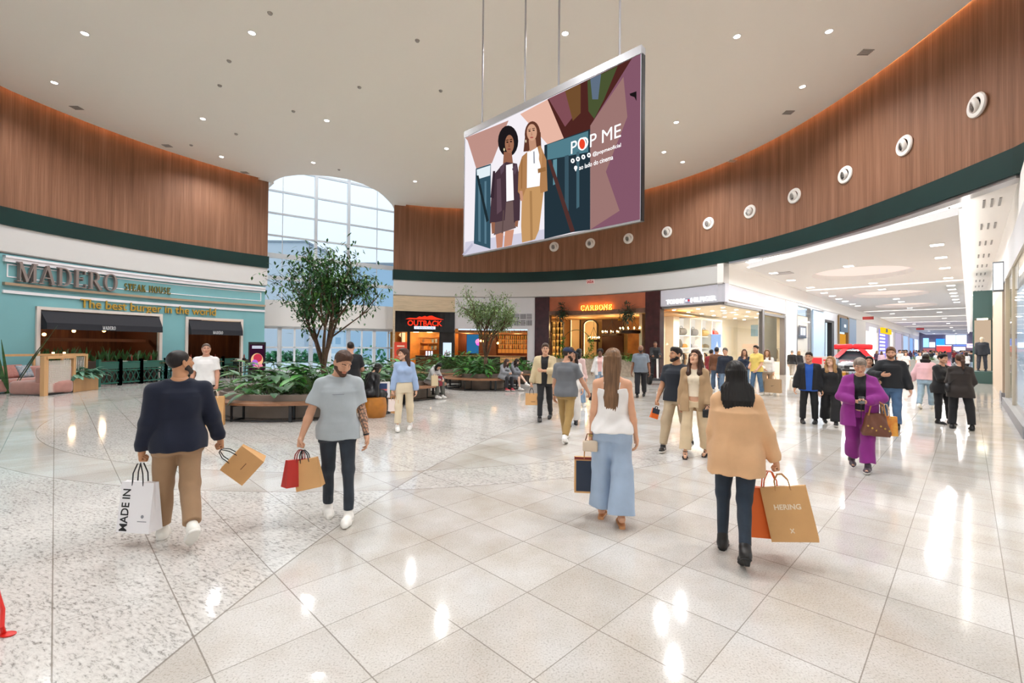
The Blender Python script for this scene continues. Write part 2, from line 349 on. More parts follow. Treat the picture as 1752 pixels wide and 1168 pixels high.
def wood_wall_material(name, c0, c1, c2, ang=True, scale=1.):
 m = bpy.data.materials.new(name); nt, b = nodes_of(m)
 tc = nt.nodes.new('ShaderNodeTexCoord'); P = tc.outputs['Object']
 if ang:
  s = nt.nodes.new('ShaderNodeSeparateXYZ'); nt.links.new(P, s.inputs[0])
  a = mth(nt, 'MULTIPLY', mth(nt, 'ARCTAN2', mth(nt, 'SUBTRACT', s.outputs[1], CY), mth(nt, 'SUBTRACT', s.outputs[0], CX)), 15.4)
  c = nt.nodes.new('ShaderNodeCombineXYZ'); nt.links.new(a, c.inputs[0]); nt.links.new(s.outputs[2], c.inputs[2]); P = c.outputs[0]
 g1 = noise(nt, mapping(nt, P, (26 * scale, 26 * scale, .35)), 1., 5, .65); g2 = noise(nt, mapping(nt, P, (4 * scale, 4 * scale, .12)), 1., 2)
 f = mth(nt, 'ADD', mth(nt, 'MULTIPLY', g1, .62), mth(nt, 'MULTIPLY', g2, .38))
 nt.links.new(ramp(nt, f, [(.3, c0), (.5, c1), (.68, c2)]), b.inputs['Base Color']); b.inputs['Roughness'].default_value = .6; b.inputs['Specular IOR Level'].default_value = .22
 return m
M_FLOOR = floor_material()
M_WOODWALL = wood_wall_material('walnut_wall_panelling', '#654432', '#835c46', '#9a715a')
M_CEIL = mat('beige_painted_ceiling', '#f6eee4', .85)
M_WHITE = mat('white_paint', '#ece9e6', .7)
M_FASCIA = mat('off_white_fascia', '#cbc8c6', .65)
M_GREEN = mat('dark_green_metal_band', '#0b2b28', .5, var=.25, vscale=.6, spec=.3)
M_STEEL = mat('brushed_steel', '#b9b8ba', .3, 1.)
M_BLACK = mat('black_metal', '#17171a', .4)
M_GREYWALL = mat('light_grey_cladding', '#c9c7ca', .6)
M_TEAL = mat('teal_painted_wall', '#76aab0', .6, var=.06, vscale=.7)
M_BEIGE = mat('beige_stone', '#cbb9a4', .6)
WIN_L, WIN_R = TH(456), TH(672.5)       # window opening
TH_TOM = TH(1238); TH_END = TH(1741, 300); TH_BEG = PI + .28
struct('floor', MB().quad((-40, -14, 0), (140, -14, 0), (140, 150, 0), (-40, 150, 0)), M_FLOOR)
def ceiling():
 pts = []; t = TH_BEG
 notch = [(457.3, 324), (458.2, 320.5), (461.6, 316), (466, 312), (472, 308), (480, 304.3), (488, 301.8), (509, 299.3), (535.6, 299.3), (564, 301.6), (595, 306.5), (622, 315), (646.6, 327.5), (656, 335), (665, 344), (671, 351), (674, 357.5), (674.7, 360.3)]
 N = [atz(x, y, Z_CEIL) for x, y in notch]
 tl = math.atan2(N[0][1] - CY, N[0][0] - CX); tr = math.atan2(N[-1][1] - CY, N[-1][0] - CX)
 gl, gr = TH(438), TH(692)
 th = TH_BEG
 while th > gl: pts.append(WP(th, .32, Z_CEIL)); th -= .03
 pts += [WP(gl, .32, Z_CEIL), WP(gl, -.05, Z_CEIL), WP(tl + .004, -.05, Z_CEIL)] + N + [WP(tr - .004, -.05, Z_CEIL), WP(gr, -.05, Z_CEIL), WP(gr, .32, Z_CEIL)]
 th = gr - .03
 while th > TH_BEG - 2 * PI + .03: pts.append(WP(th, .32, Z_CEIL)); th -= .03
 n = len(pts)
 mb = MB().add(pts + [p + np.array([0, 0, .35]) for p in pts], [tuple(range(n))] + [(i, (i + 1) % n, n + (i + 1) % n, n + i) for i in range(n)])
 me = bpy.data.meshes.new('ceiling'); bm = bmesh.new(); V = [bm.verts.new(p) for p in mb.v]
 for f in mb.f: bm.faces.new([V[i] for i in f])
 bmesh.ops.triangulate(bm, faces=[f for f in bm.faces if len(f.verts) > 4]); bmesh.ops.recalc_face_normals(bm, faces=bm.faces); bm.to_mesh(me); bm.free()
 me.materials.append(M_CEIL); link('ceiling', me)['kind'] = 'structure'
 return N
NOTCH = ceiling()
mb = MB(); arcwall(mb, TH_BEG, WIN_L, -.4, 0, Z_BAND1 - .02, 12.0); arcwall(mb, WIN_R, TH_BEG - 2 * PI, -.4, 0, Z_BAND1 - .02, 12.0)
struct('wall_panelling', mb, M_WOODWALL, smooth=True)
mb = MB(); arcwall(mb, TH_BEG, WIN_L - .0035, -.4, .09, Z_BAND0, Z_BAND1); arcwall(mb, WIN_R + .0035, TH_END, -.4, .09, Z_BAND0, Z_BAND1)
struct('trim_1', mb, M_GREEN, smooth=True)
mb = MB(); arcwall(mb, TH_TOM - .02, TH_END, -.35, .03, Z_BAND0 - .09, Z_BAND0)
struct('trim_2', mb, M_STEEL, smooth=True)
mb = MB(); arcwall(mb, TH_END, TH_BEG - 2 * PI, -.4, .09, Z_BAND0, Z_BAND1); struct('trim_3', mb, M_GREEN, smooth=True)
mb = MB()
for a, b in ((TH_BEG, WIN_L), (WIN_R, TH_TOM)):
 arcwall(mb, a, b, -.4, .03, Z_FAS + .04, Z_BAND0); arcwall(mb, a, b, -.4, -.02, Z_FAS, Z_FAS + .05)
struct('wall_fascia', mb, M_FASCIA, smooth=True)
mb = MB()
vs = []; n = 96
for i in range(n):
 th = 2 * PI * i / n; vs.append((CX + 16.9 * math.cos(th), CY + 16.9 * math.sin(th), 12.0))
mbr = MB()
R0 = [WP(TH_BEG - i * .04, -.5, 12.0) for i in range(int(2 * PI / .04) + 1)]
R1 = [WP(TH_BEG - i * .04, 13.5, 12.0) for i in range(int(2 * PI / .04) + 1)]
wl, wr = WIN_L + .02, WIN_R - .02
for i in range(len(R0) - 1):
 t = TH_BEG - (i + .5) * .04
 if wr < t < wl: continue
 mbr.add([R0[i], R0[i + 1], R1[i + 1], R1[i]], [(0, 1, 2, 3)])
struct('ceiling_cove', mbr, M_WHITE)  # unseen roof sheet above the ceiling, widened to block sky light
mb = MB(); arcwall(mb, TH_BEG, TH(438) + .004, .42, .5, Z_CEIL + .36, Z_CEIL + .40); arcwall(mb, TH(692) - .004, TH_END - .5, .42, .5, Z_CEIL + .36, Z_CEIL + .40)
tag(mb.build('cove_light_strip', emis('warm_cove_led', '#ffcf98', 150)), 'warm hidden light strip washing the top of the wood wall', 'light strip')
def make_downlight(x, y, z, watts, label, group, r=.09, up=None):
 t = thing('ceiling_downlight', label, 'ceiling light', (x, y, z), 0, group)
 MB().lathe([(r * 1.25, 0), (r * 1.3, -.012), (r, -.015), (r * .96, .0)], (x, y, z), 24).build('trim_ring', M_WHITE, t, True)
 MB().lathe([(0, -.004), (r * .95, -.004), (r * .95, .0), (0, .0)], (x, y, z), 20).build('lamp', emis('downlight_lens', '#fffaf2', 26), t)
 light('beam', 'SPOT', (x, y, z - .05), watts, (.965, .985, 1.), t, spot_size=2.6, spot_blend=.9, shadow_soft_size=.05)
 return t
hall_px = [(145, 57, 'above the left wood wall, nearest the camera'), (431, 56, 'nearest the camera, left of the hanging rods'), (93, 141, 'closest to the left wood wall'), (347, 203, 'small, above the left wood wall'), (559, 206, 'over the glazed entrance arch'), (379, 268, 'small, nearest the left end of the arch'), (536, 278, 'just in front of the arched window'), (710, 310, 'right of the arched window'), (764, 254, 'left of the hanging screen'), (967, 57, 'between the hanging rods'), (1261, 62, 'right of the screen, nearest the camera'), (1373, 148, 'nearest the curved right wood wall'), (1157, 209, 'right of the screen, mid ceiling'), (1136, 260, 'beside the top right of the screen'), (1168, 277, 'low, close to the right wood wall')]
DL = None
for i, (x, y, w) in enumerate(hall_px):
 P = atz(x, y, Z_CEIL); lab = 'round recessed downlight in the beige ceiling ' + w
 if DL is None: DL = make_downlight(P[0], P[1], Z_CEIL, HALL_W, lab, 'hall ceiling downlights')
 else: dup(DL, P, None, lab)
for x, y in ((-9, 7), (2, 6), (7.5, 8), (-3.5, 8), (9, 13), (-5, 4), (.5, 3.2), (5.5, 4.5)):  # downlights added to brighten the floor and ceiling near the camera
 dup(DL, (x, y, Z_CEIL), None, 'round recessed downlight overhead, outside the view')
GR = [(131, 184), (286, 249), (419, 295), (1481, 89), (1349, 192), (1253, 275)]
gm = mat('grey_grille', '#a29a93', .6)
for i, (x, y) in enumerate(GR):
 P = atz(x, y, Z_CEIL)
 mb = MB()
 for k in range(5): mb.box((P[0], P[1] - .12 + k * .06, Z_CEIL - .012), (.34, .03, .02))
 tag(mb.build('ceiling_grille', gm), 'flat grey grille in the beige ceiling ' + ['beside the far left downlight', 'half way along the left wall', 'near the left end of the window arch', 'above the right wood wall, nearest', 'second along the right wall', 'third along the right wall'][i], 'ceiling grille')
for i, (x, y) in enumerate([(754, 155), (462, 22), (392, 104), (376, 146), (327, 248), (404, 229), (502, 190), (615, 149), (714, 69), (580, 290)]):
 P = atz(x, y, Z_CEIL); tag(MB().lathe([(.0, -.05), (.05, -.045), (.07, -.01), (.07, .0)], P, 14).build('sprinkler_head', gm, None, True), 'small sprinkler or detector dot in the beige ceiling', 'detector', 'tiny detectors dotted over the ceiling')
jets = [(948, 422, 6.6), (1010, 416, 7), (1075, 408, 7.5), (1141, 397, 8), (1212, 382, 8.5), (1283, 362, 9.5), (1359, 335, 10.5), (1446, 299, 12), (1547, 249, 15.5), (1671, 180, 20)]
def air_jet(th, z, lab):
 P = WP(th, 0.02, z); t = thing('air_nozzle', lab, 'air nozzle', P, 0, 'air nozzles along the wood wall')
 B = np.column_stack([(-math.sin(th), math.cos(th), 0), (0, 0, 1), (-math.cos(th), -math.sin(th), 0)])
 B[:, 0] *= -1
 MB().lathe([(.30, -.04), (.32, .0), (.30, .035), (.22, .05), (.2, .045), (.2, -.04)], P, 32, R=B).build('flange', mat('white_plastic', '#e6e0da', .4), t, True)
 Q = P + B @ np.array([-.03, -.02, 0])
 B2 = B @ rotx(.25) @ roty(-.35)
 MB().lathe([(.205, .0), (.195, .05), (.17, .085), (.13, .10)], P, 28, R=B2).build('swivel_ring', mat('white_plastic', '#e6e0da', .4), t, True)
 MB().lathe([(.13, .10), (.125, .03), (.12, -.12), (0, -.13)], P, 24, R=B2).build('bore', mat('dark_bore', '#060505', .9), t, True)  # black colour paints in the shade inside the bore
 return t
for i, (x, y, r) in enumerate(jets):
 th, z = cyl(x, y, .02)
 air_jet(th, z, 'round white air nozzle on the wood wall, ' + ['first from the screen end', 'second from the screen end of the row', 'third from the screen end of the row', 'fourth from the screen end', 'fifth in the row, midway', 'sixth in the row', 'seventh, fourth from the camera end', 'third from the camera end of the row', 'second largest, next to the nearest one', 'largest and nearest to the camera'][i])
# ================================================================ glazed entrance
A_ = atY(450, 600, 27.6)[:2]; B_ = atY(690, 600, 32.6)[:2]
def GP(a, z, d=0.):  # point on the glazing; d>0 outside
 e = B_ - A_; n = nrm((-e[1], e[0], 0)); p = A_ + e * a; return np.array([p[0] + n[0] * d, p[1] + n[1] * d, z])
def ga(px, py=560): return atplane(px, py, A_, B_)[0]
def gz(px, py): return atplane(px, py, A_, B_)[1]
def gbar(mb, a0, a1, z0, z1, d0=-.08, d1=.08, mi=0):
 P = [GP(a, z, d) for a in (a0, a1) for z in (z0, z1) for d in (d0, d1)]
 return mb.add(P, [(0, 1, 3, 2), (4, 6, 7, 5), (0, 4, 5, 1), (2, 3, 7, 6), (0, 2, 6, 4), (1, 5, 7, 3)], mi)
M_FRAME = mat('white_aluminium', '#e9edf2', .4)
z_sp = gz(456, 513); z_dh = gz(456, 557)
mb = MB()
for px, w in ((538, .085), (594, .085)): a = ga(px); gbar(mb, a - w / 8.3, a + w / 8.3, z_sp, 15.5, -.12, .1)
for px in (481, 643, 432, 700): a = ga(px); gbar(mb, a - .0025, a + .0025, z_sp, 15.5, -.03, .03)
for yl, w in ((284, .06), (324, .05), (362.6, .05), (401, .05), (436, .15), (474, .11)):
 z = gz(456, yl); gbar(mb, -.35, 1.35, z - w, z + w, -.1, .06)
fr = struct('window_1', mb, M_FRAME)
gl_ = MB().quad(GP(-.35, z_sp, 0), GP(1.35, z_sp, 0), GP(1.35, 15.5, 0), GP(-.35, 15.5, 0)).build('window_glass', glass('window_glass', (.93, .97, 1.)), fr)
mb = MB(); gbar(mb, -.35, 1.35, z_dh, z_sp, -.3, .12); struct('wall_spandrel', mb, M_WHITE)
def door(n, x0, x1, muls):
 mb = MB(); a0, a1 = ga(x0), ga(x1); zt = z_dh - .05
 for a, w in [(a0, .014), (a1, .014)] + [(ga(m), ww) for m, ww in muls]: gbar(mb, a - w, a + w, 0, zt)
 zr = gz(456, 594)
 for z, w in ((zt, .12), (zr, .05), (.12, .12)): gbar(mb, a0, a1, z - w, z + w)
 d = struct('door_%d' % n, mb, M_FRAME)
 MB().quad(GP(a0, .05, 0), GP(a1, .05, 0), GP(a1, zt, 0), GP(a0, zt, 0)).build('door_glass', glass('window_glass'), d)
door(1, 440, 532, [(478, .012), (481, .004), (504, .006)]); door(2, 532, 596, [(564, .012)]); door(3, 596, 690, [(619, .005), (640, .012), (664, .005)])
struct('ground_outside', MB().quad(GP(-2, .012, .4), GP(3, .012, .4), GP(4.5, .012, 70), GP(-4, .012, 70)), mat('pale_paving', '#c9d6df', .9))
def block(name, label, x0, x1, yt, Y, col, depth=8., zb=0):
 p = atY(x0, yt, Y); q = atY(x1, yt, Y); c = ((p[0] + q[0]) / 2, Y + depth / 2, 0)
 t = thing(name, label, 'building', c)
 z = p[2]; MB().box((c[0], c[1], (z + zb) / 2), (abs(q[0] - p[0]), depth, z - zb)).build('wall', mat('facade_' + col[1:], col, .8), t)
 mb = MB(); n = max(2, int((x1 - x0) / 14))
 for k in range(n):
  for zz in np.arange(max(2.5, zb + 1.2), z - .8, 3.0): mb.box((p[0] + (q[0] - p[0]) * (k + .5) / n, Y - .03, zz), (abs(q[0] - p[0]) / n * .6, .06, 1.3))
 if mb.v and Y > 80: mb.build('window', mat('blue_window', '#93b4cc', .2), t)
 MB().box((c[0], c[1], z + .1), (abs(q[0] - p[0]) + .4, depth + .4, .25)).build('roof', mat('roof_grey', '#8e99a3', .8), t)
 return t
block('building', 'grey block outside, seen low through the left of the arched window', 440, 523, 414, 62, '#c3ccd4')
block('building', 'blue-tinted sloping block outside, seen through the right of the arched window', 590, 700, 452, 58, '#a9c6dc')
block('building', 'low pale building across the street, seen through the entrance doors', 400, 600, 566, 90, '#c2d5e2')
for i, (px, py, Y, r) in enumerate([(462, 612, 44, 1.2), (480, 612, 44, 1.1), (512, 610, 45, 1.3), (526, 612, 44, 1.), (630, 600, 46, 1.5), (548, 612, 46, .9)]):
 p = atY(px, py, Y); rng = random.Random(i); mb = MB()
 for k in range(160):
  a, e, rr = rng.uniform(0, 2 * PI), rng.uniform(-1, 1), r * rng.uniform(.7, 1); q = np.array([p[0] + rr * math.cos(a) * math.sqrt(1 - e * e) * 1.3, Y + rr * math.sin(a) * math.sqrt(1 - e * e), max(.1, p[2] * .5 + rr * e * .75)])
  d = nrm([rng.uniform(-1, 1) for _ in range(3)]); s = nrm(np.cross(d, (0.1, .2, 1))); mb.add([q - s * .16, q + d * .3, q + s * .16, q - d * .3], [(0, 1, 2, 3)])
 o = mb.build('hedge', mat('hedge_leaf', '#3f8a5c', .7)); tag(o, 'green hedge outside the glass doors, ' + ['leftmost', 'second from the left', 'left of the middle door', 'beside the middle door frame', 'behind the right-hand doors', 'small, in the middle opening'][i], 'hedge', 'hedges outside the doors')
# ================================================================ the corridor
S2 = math.sqrt(.5)
def ST(s, t, z): return np.array([(s + t) * S2, (s - t) * S2, z])
TL, TR = -8.65, .87
def cs(px, py=600, t=TL):
 d = ray(px, py); dx, dy = d[0], d[1]; k = t / ((dx - dy) * S2); return (dx + dy) * S2 * k, CAM_H + d[2] * k
def sbox(mb, s0, s1, t0, t1, z0, z1, mi=0):
 P = [ST(s, t, z) for s in (s0, s1) for t in (t0, t1) for z in (z0, z1)]
 return mb.add(P, [(0, 1, 3, 2), (4, 6, 7, 5), (0, 4, 5, 1), (2, 3, 7, 6), (0, 2, 6, 4), (1, 5, 7, 3)], mi)
M_CORR = mat('warm_white_plaster', '#efece9', .7)
ZU, ZP = 5.98, 5.4
PT = WP(TH_TOM, 0, 0); S_C = (PT[0] + PT[1]) * S2
END = 150.
arc = [WP(TH_TOM + (TH_END - .3 - TH_TOM) * i / 24, -.36, ZU) for i in range(25)]
far = [ST(END, TR + .3, ZU), ST(END, TL - .1, ZU), ST(S_C, TL - .1, ZU)]
pts = [a for a in arc] + far; n = len(pts)
me = bpy.data.meshes.new('ceiling_corridor'); bm = bmesh.new(); V = [bm.verts.new(p) for p in pts]; f = bm.faces.new(V); bmesh.ops.triangulate(bm, faces=[f]); bm.to_mesh(me); bm.free()
me.materials.append(M_CORR); link('ceiling_corridor', me)['kind'] = 'structure'
mb = MB(); arcwall(mb, TH(1262), TH(1610, 500), -.80, -.56, ZU - .05, ZU - .02); tag(mb.build('cove_light_strip', emis('cool_cove_led', '#fff8ee', 4)), 'curved bright light strip under the green band over the corridor mouth', 'light strip')
mb = MB()
for i in range(9):
 th = TH(1290) + (TH(1590, 500) - TH(1290)) * i / 8; arcwall(mb, th, th - .004, -.82, -.5, ZU - .09, ZU - .04)
struct('trim_4', mb, M_STEEL)
def panel(name, outer, ovals, z=ZP, h=.22):
 bm = bmesh.new(); edges = []; loops = []
 def loop(pts):
  v = [bm.verts.new(ST(s, t, z)) for s, t in pts]; loops.append(pts)
  for i in range(len(v)): edges.append(bm.edges.new((v[i], v[(i + 1) % len(v)])))
 loop(outer); OV = []
 for (s, t, a, b) in ovals: OV.append([(s + a * math.cos(2 * PI * k / 48), t + b * math.sin(2 * PI * k / 48)) for k in range(48)]); loop(OV[-1])
 bmesh.ops.triangle_fill(bm, edges=edges, use_beauty=True, normal=(0, 0, -1))
 for L in loops:
  n = len(L); vb = [bm.verts.new(ST(s, t, z)) for s, t in L]; vt = [bm.verts.new(ST(s, t, z + h)) for s, t in L]
  for i in range(n): bm.faces.new((vb[i], vb[(i + 1) % n], vt[(i + 1) % n], vt[i]))
 vt = [bm.verts.new(ST(s, t, z + h)) for s, t in outer]
 if not ovals: bm.faces.new(vt)
 bmesh.ops.remove_doubles(bm, verts=bm.verts, dist=1e-4)
 me = bpy.data.meshes.new(name); bm.to_mesh(me); bm.free(); me.materials.append(mat('panel_white', '#e9e7e8', .75)); o = link(name, me); o['kind'] = 'structure'
 for (s, t, a, b) in ovals:
  mb = MB(); n = 40; ring = [ST(s + (a + .5) * math.cos(2 * PI * k / n), t + (b + .5) * math.sin(2 * PI * k / n), z + h + .004) for k in range(n)]
  mb.add(ring, [tuple(range(n))]); mb.build('recess', emis('oval_light', '#ffe9dc', 1.05), o)
panel('ceiling_panel', [(22.4, -7.1), (17.2, -.2), (33.0, -.2), (33.0, -7.3)], [(27.5, -3.7, 2.4, 1.95)])
panel('ceiling_panel', [(33.6, -7.3), (33.6, -.2), (55, -.2), (55, -7.3)], [(39.0, -3.7, 2.4, 1.95), (49.6, -3.7, 2.4, 1.95)])
for a, b in ((56, 67), (68, 80), (81, 94), (95, 110), (111, 128), (129, 148)): panel('ceiling_panel', [(a, -7.3), (a, -.2), (b, -.2), (b, -7.3)], [])
mb = MB()
for s0, s1, t0, t1 in [(23.5, 148, -7.55, -7.42), (33.15, 33.45, -7, -.4), (55.3, 55.7, -7, -.4), (67.3, 67.7, -7, -.4), (80.3, 80.7, -7, -.4), (94.3, 94.7, -7, -.4), (110.3, 110.7, -7, -.4), (18, 148, -.12, .0)]:
 sbox(mb, s0, s1, t0, t1, ZP + .24, ZP + .26)
tag(mb.build('cove_light_strip', emis('corridor_cove_led', '#fff8f0', 6)), 'white light strips hidden along the edges of the corridor ceiling panels', 'light strip')
cpx = [(1603, 418.5), (1610, 440), (1616.6, 458), (1622.5, 475), (1627, 488), (1628.7, 494.6), (1631, 501), (1633, 506), (1635, 512), (1637, 516.7), (1451.7, 455), (1323.8, 466.8), (1353.3, 479), (1386.7, 491.5), (1410, 500.7), (1424, 506), (1435, 511), (1446, 515), (1458.6, 520), (1467.6, 523), (1493.8, 484), (1509, 494.6), (1533.6, 511), (1542, 516), (1556.7, 526.4)]
places = ['nearest on the right row', 'second of the right row', 'third of the right row', 'fourth of the right row', 'fifth of the right row', 'sixth of the right row', 'seventh of the right row', 'eighth of the right row', 'ninth of the right row', 'tenth of the right row', 'in front of the first oval', 'left of the grey ceiling hatch', 'right of the grey ceiling hatch', 'at the left end of the first cross slot', 'first of the left row past the slot', 'second of the left row past the slot', 'third of the left row past the slot', 'fourth of the left row past the slot', 'fifth of the left row past the slot', 'sixth of the left row past the slot', 'behind the first oval', 'in front of the second oval', 'behind the second oval', 'in front of the third oval', 'behind the third oval']
CDL = None
for (x, y), w in zip(cpx, places):
 P = atz(x, y, ZP); lab = 'square white downlight in the corridor ceiling, ' + w
 if CDL is None:
  CDL = thing('corridor_downlight', lab, 'ceiling light', P, 0, 'corridor ceiling downlights')
  MB().box((P[0], P[1], ZP - .006), (.42, .42, .012), rotz(-PI / 4)).build('trim_ring', M_WHITE, CDL)
  MB().box((P[0], P[1], ZP - .016), (.34, .34, .012), rotz(-PI / 4)).build('lamp', emis('corridor_lens', '#fffaf2', 7), CDL)
  light('beam', 'AREA', (P[0], P[1], ZP - .05), CORR_W, (.96, .985, 1.), CDL, size=.35)
 else: dup(CDL, P, None, lab)
for s in (60, 72, 86, 102, 120, 138):
 for t in (-5.5, -2): dup(CDL, ST(s, t, ZP), None, 'square white downlight far down the corridor ceiling')
P = atz(1340, 467, ZP); tag(MB().box((P[0], P[1], ZP - .012), (.75, .75, .02), rotz(-PI / 4)).build('ceiling_hatch', mat('hatch_grey', '#b9b4b6', .6)), 'grey square hatch in the corridor ceiling panel', 'ceiling hatch')
vm = mat('vent_dark', '#8f8c8a', .6); words = ['nearest', 'second', 'third', 'fourth', 'fifth', 'sixth', 'seventh', 'eighth', 'ninth', 'tenth', 'eleventh', 'twelfth']
for i in range(12):
 s = 18.9 + 3.46 * i; mb = MB()
 for k in range(3): sbox(mb, s - .5, s + .5, .28 + .16 * k, .33 + .16 * k, ZU - .02, ZU - .002)
 tag(mb.build('ceiling_vent', vm), 'triple slot vent in the right strip of the corridor ceiling, %s from the hall' % words[i], 'ceiling vent', 'slot vents in the corridor ceiling')
S_T = cs(1344)[0]; mb = MB()
sbox(mb, S_C - .05, END, TL - .3, TL, 5.03, ZU); sbox(mb, S_C - .02, END, TL - .3, TL - .05, 4.97, 5.05)
struct('wall_corridor_left', mb, M_CORR)
def lz(px, py): return cs(px, py)[1]
def lseg(mb, x0, x1, z0, z1, o0=-.25, o1=0., mi=0):
 return sbox(mb, cs(x0)[0], cs(x1)[0], TL + o0, TL + o1, z0, z1, mi)
Z_TD = lz(1325, 531)   # tommy door head on corridor
mb = MB(); lseg(mb, 1344.5, 1363, 0, 5.0); struct('wall_corridor_pier', mb, M_WHITE)
def front(name, label, x0, x1, z0, z1, m, o0=-.25, o1=.0, cat='shop front'):
 mb = MB(); lseg(mb, x0, x1, z0, z1, o0, o1); return tag(mb.build(name, m), label, cat)
BLUEW = mat('pale_blue_panel', '#b9d0e6', .4); M_GL = glass()
sf = thing('boutique', 'glazed pale blue shop front left of the dark doorway in the corridor', 'shop front', ST(cs(1375)[0], TL, 0))
mb = MB(); lseg(mb, 1363, 1388, 0, 4.9, -.02, .0); mb.build('shop_window', M_GL, sf)
mb = MB(); lseg(mb, 1363, 1364.5, 0, 5); lseg(mb, 1387, 1388.5, 0, 5); lseg(mb, 1363, 1410, 4.85, 5.0); mb.build('frame', M_STEEL, sf)
mb = MB(); lseg(mb, 1388.5, 1408, 0, 4.75, -.4, .12); mb.build('panel', BLUEW, sf)
mb = MB(); lseg(mb, 1388.5, 1408, 4.0, 4.6, .12, .125); mb.build('light_panel', emis('panel_glow', '#e6f2ff', 1.6), sf)
mb = MB(); lseg(mb, 1363, 1388, 0, 4.8, -2.5, -2.4); mb.build('back_wall', mat('shop_pale', '#d5dee8', .6), sf)
mb = MB(); lseg(mb, 1369, 1381, 2.55, 3.45, -.1, -.05); mb.build('window_sign', mat('sign_dark', '#2d3a49', .5), sf)
mb = MB(); lseg(mb, 1371, 1374, 2.75, 3.3, -.05, -.03); lseg(mb, 1375, 1379, 2.75, 3.3, -.05, -.03); mb.build('sign_letters', emis('sign_white', '#eef5ff', 1.4), sf)
sf = thing('boutique', 'dark doorway beside the pale blue panel in the corridor', 'doorway', ST(cs(1417)[0], TL, 0))
zt = lz(1420, 548)
mb = MB(); lseg(mb, 1408, 1411, 0, zt, -.3, .05); lseg(mb, 1422, 1426, 0, zt, -.3, .05); lseg(mb, 1408, 1426, zt - .2, zt, -.3, .05); mb.build('frame', M_BLACK, sf)
mb = MB(); lseg(mb, 1408, 1426, 0, zt, -1.6, -1.5); mb.build('back_wall', mat('shop_taupe', '#a79c8e', .7), sf)
mb = MB(); lseg(mb, 1408, 1434, zt, 5.0, -.3, .0); lseg(mb, 1426, 1434, 0, zt, -.3, .0); mb.build('header', mat('glossy_white', '#d9dfe8', .25), sf)
sf = thing('boutique', 'shop front with a glowing amber window under a dark blue sign', 'shop front', ST(cs(1442)[0], TL, 0))
mb = MB(); lseg(mb, 1434, 1450, 0, lz(1442, 571), -.2, -.1); mb.build('amber_window', emis('amber', '#e9a43a', .9), sf)
mb = MB(); lseg(mb, 1436, 1448, lz(1442, 568), lz(1442, 545), -.05, .15); mb.build('sign_board', mat('slate_blue', '#52738f', .5), sf)
mb = MB(); lseg(mb, 1441, 1444, lz(1442, 560), lz(1442, 555), .15, .17); mb.build('emblem', emis('sign_white', '#eef5ff', 1.4), sf)
mb = MB(); lseg(mb, 1433, 1434.5, 0, 4.9, -.2, .1); lseg(mb, 1449, 1451, 0, 4.9, -.2, .1); lseg(mb, 1434, 1450, lz(1442, 545), 5, -.2, .02); mb.build('frame', mat('bronze', '#8b6f45', .4, .6), sf)
front('boutique', 'blue-grey panelled front past the amber window', 1451, 1465, 0, 4.9, mat('blue_grey', '#8fa9c4', .4))
front('boutique', 'white pier between the blue-grey front and the bright white shop', 1465, 1481, 0, 5, M_WHITE)
for i, (x0, x1, zt, c, e, lab) in enumerate([(1481, 1503, 4.0, '#fff5e4', 2.2, 'bright white shop opening beyond the parked car'), (1503, 1522, 4.6, '#8b86d8', 1.3, 'violet lit shop screen under a yellow sign'), (1522, 1531, 4.6, '#f6efe8', 1.2, 'narrow white shop past the violet screen'), (1531, 1545, 4.6, '#cfc4da', .9, 'lilac shop front far along the left wall'), (1545, 1556, 4.4, '#a9c3ea', 1.3, 'pale blue lit front in the far left wall'), (1556, 1564, 4.2, '#7fa4e0', 1.5, 'blue menu lit front near the far end, left'), (1564, 1573, 4.2, '#cfe0ff', 1.6, 'white and blue front at the far left end')]):
 t = thing('boutique', lab, 'shop front', ST(cs((x0 + x1) / 2)[0], TL, 0))
 mb = MB(); lseg(mb, x0 + .6, x1 - .6, 0, zt, -.3, -.2); mb.build('lit_opening', emis('front_%d' % i, c, e), t)
 mb = MB(); lseg(mb, x0, x0 + .6, 0, 5, -.3, 0); lseg(mb, x1 - .6, x1, 0, 5, -.3, 0); lseg(mb, x0, x1, zt, 5, -.3, 0); mb.build('frame', mat('front_frame', '#d8d4da', .5), t)
 if i == 0: mb = MB(); lseg(mb, 1487, 1498, lz(1492, 567), lz(1492, 560), 0, .1); mb.build('sign_letters', emis('sign_white', '#eef5ff', 1.4), t)
 if i == 1:
  mb = MB(); lseg(mb, 1506, 1521, lz(1514, 571), lz(1514, 562), .0, .3); mb.build('sign_board', emis('yellow_sign', '#ffd326', 1.1), t)
  mb = MB(); lseg(mb, 1511, 1514, lz(1514, 569), lz(1514, 563), .3, .32); mb.build('emblem', M_BLACK, t)
  mb = MB()
  for k in range(6): lseg(mb, 1508, 1517, 1.2 + k * .5, 1.45 + k * .5, -.19, -.18)
  mb.build('menu_lines', emis('menu_white', '#dfe4ff', 2.), t)
def rseg(mb, s0, s1, z0, z1, o0=0., o1=.25, mi=0): return sbox(mb, s0, s1, TR + o0, TR + o1, z0, z1, mi)
s_a, s_b = 15.2, 21.6
mb = MB(); rseg(mb, 13.6, END, 4.05, ZU); struct('wall_corridor_right', mb, M_CORR)
mb = MB(); rseg(mb, 13.6, 23.2, 4.05, 4.95, -.04, 0); struct('trim_5', mb, M_GREYWALL)
sf = thing('boutique', 'glass shop front with a warm yellow interior at the right edge', 'shop front', ST(18, TR, 0))
mb = MB(); rseg(mb, 13.6, s_b, .25, 4.05, .0, .02); mb.build('shop_window', M_GL, sf)
mb = MB(); rseg(mb, 13.6, s_b, 0, .25, -.12, .1); mb.build('plinth', mat('plinth_grey', '#8c8d92', .5), sf)
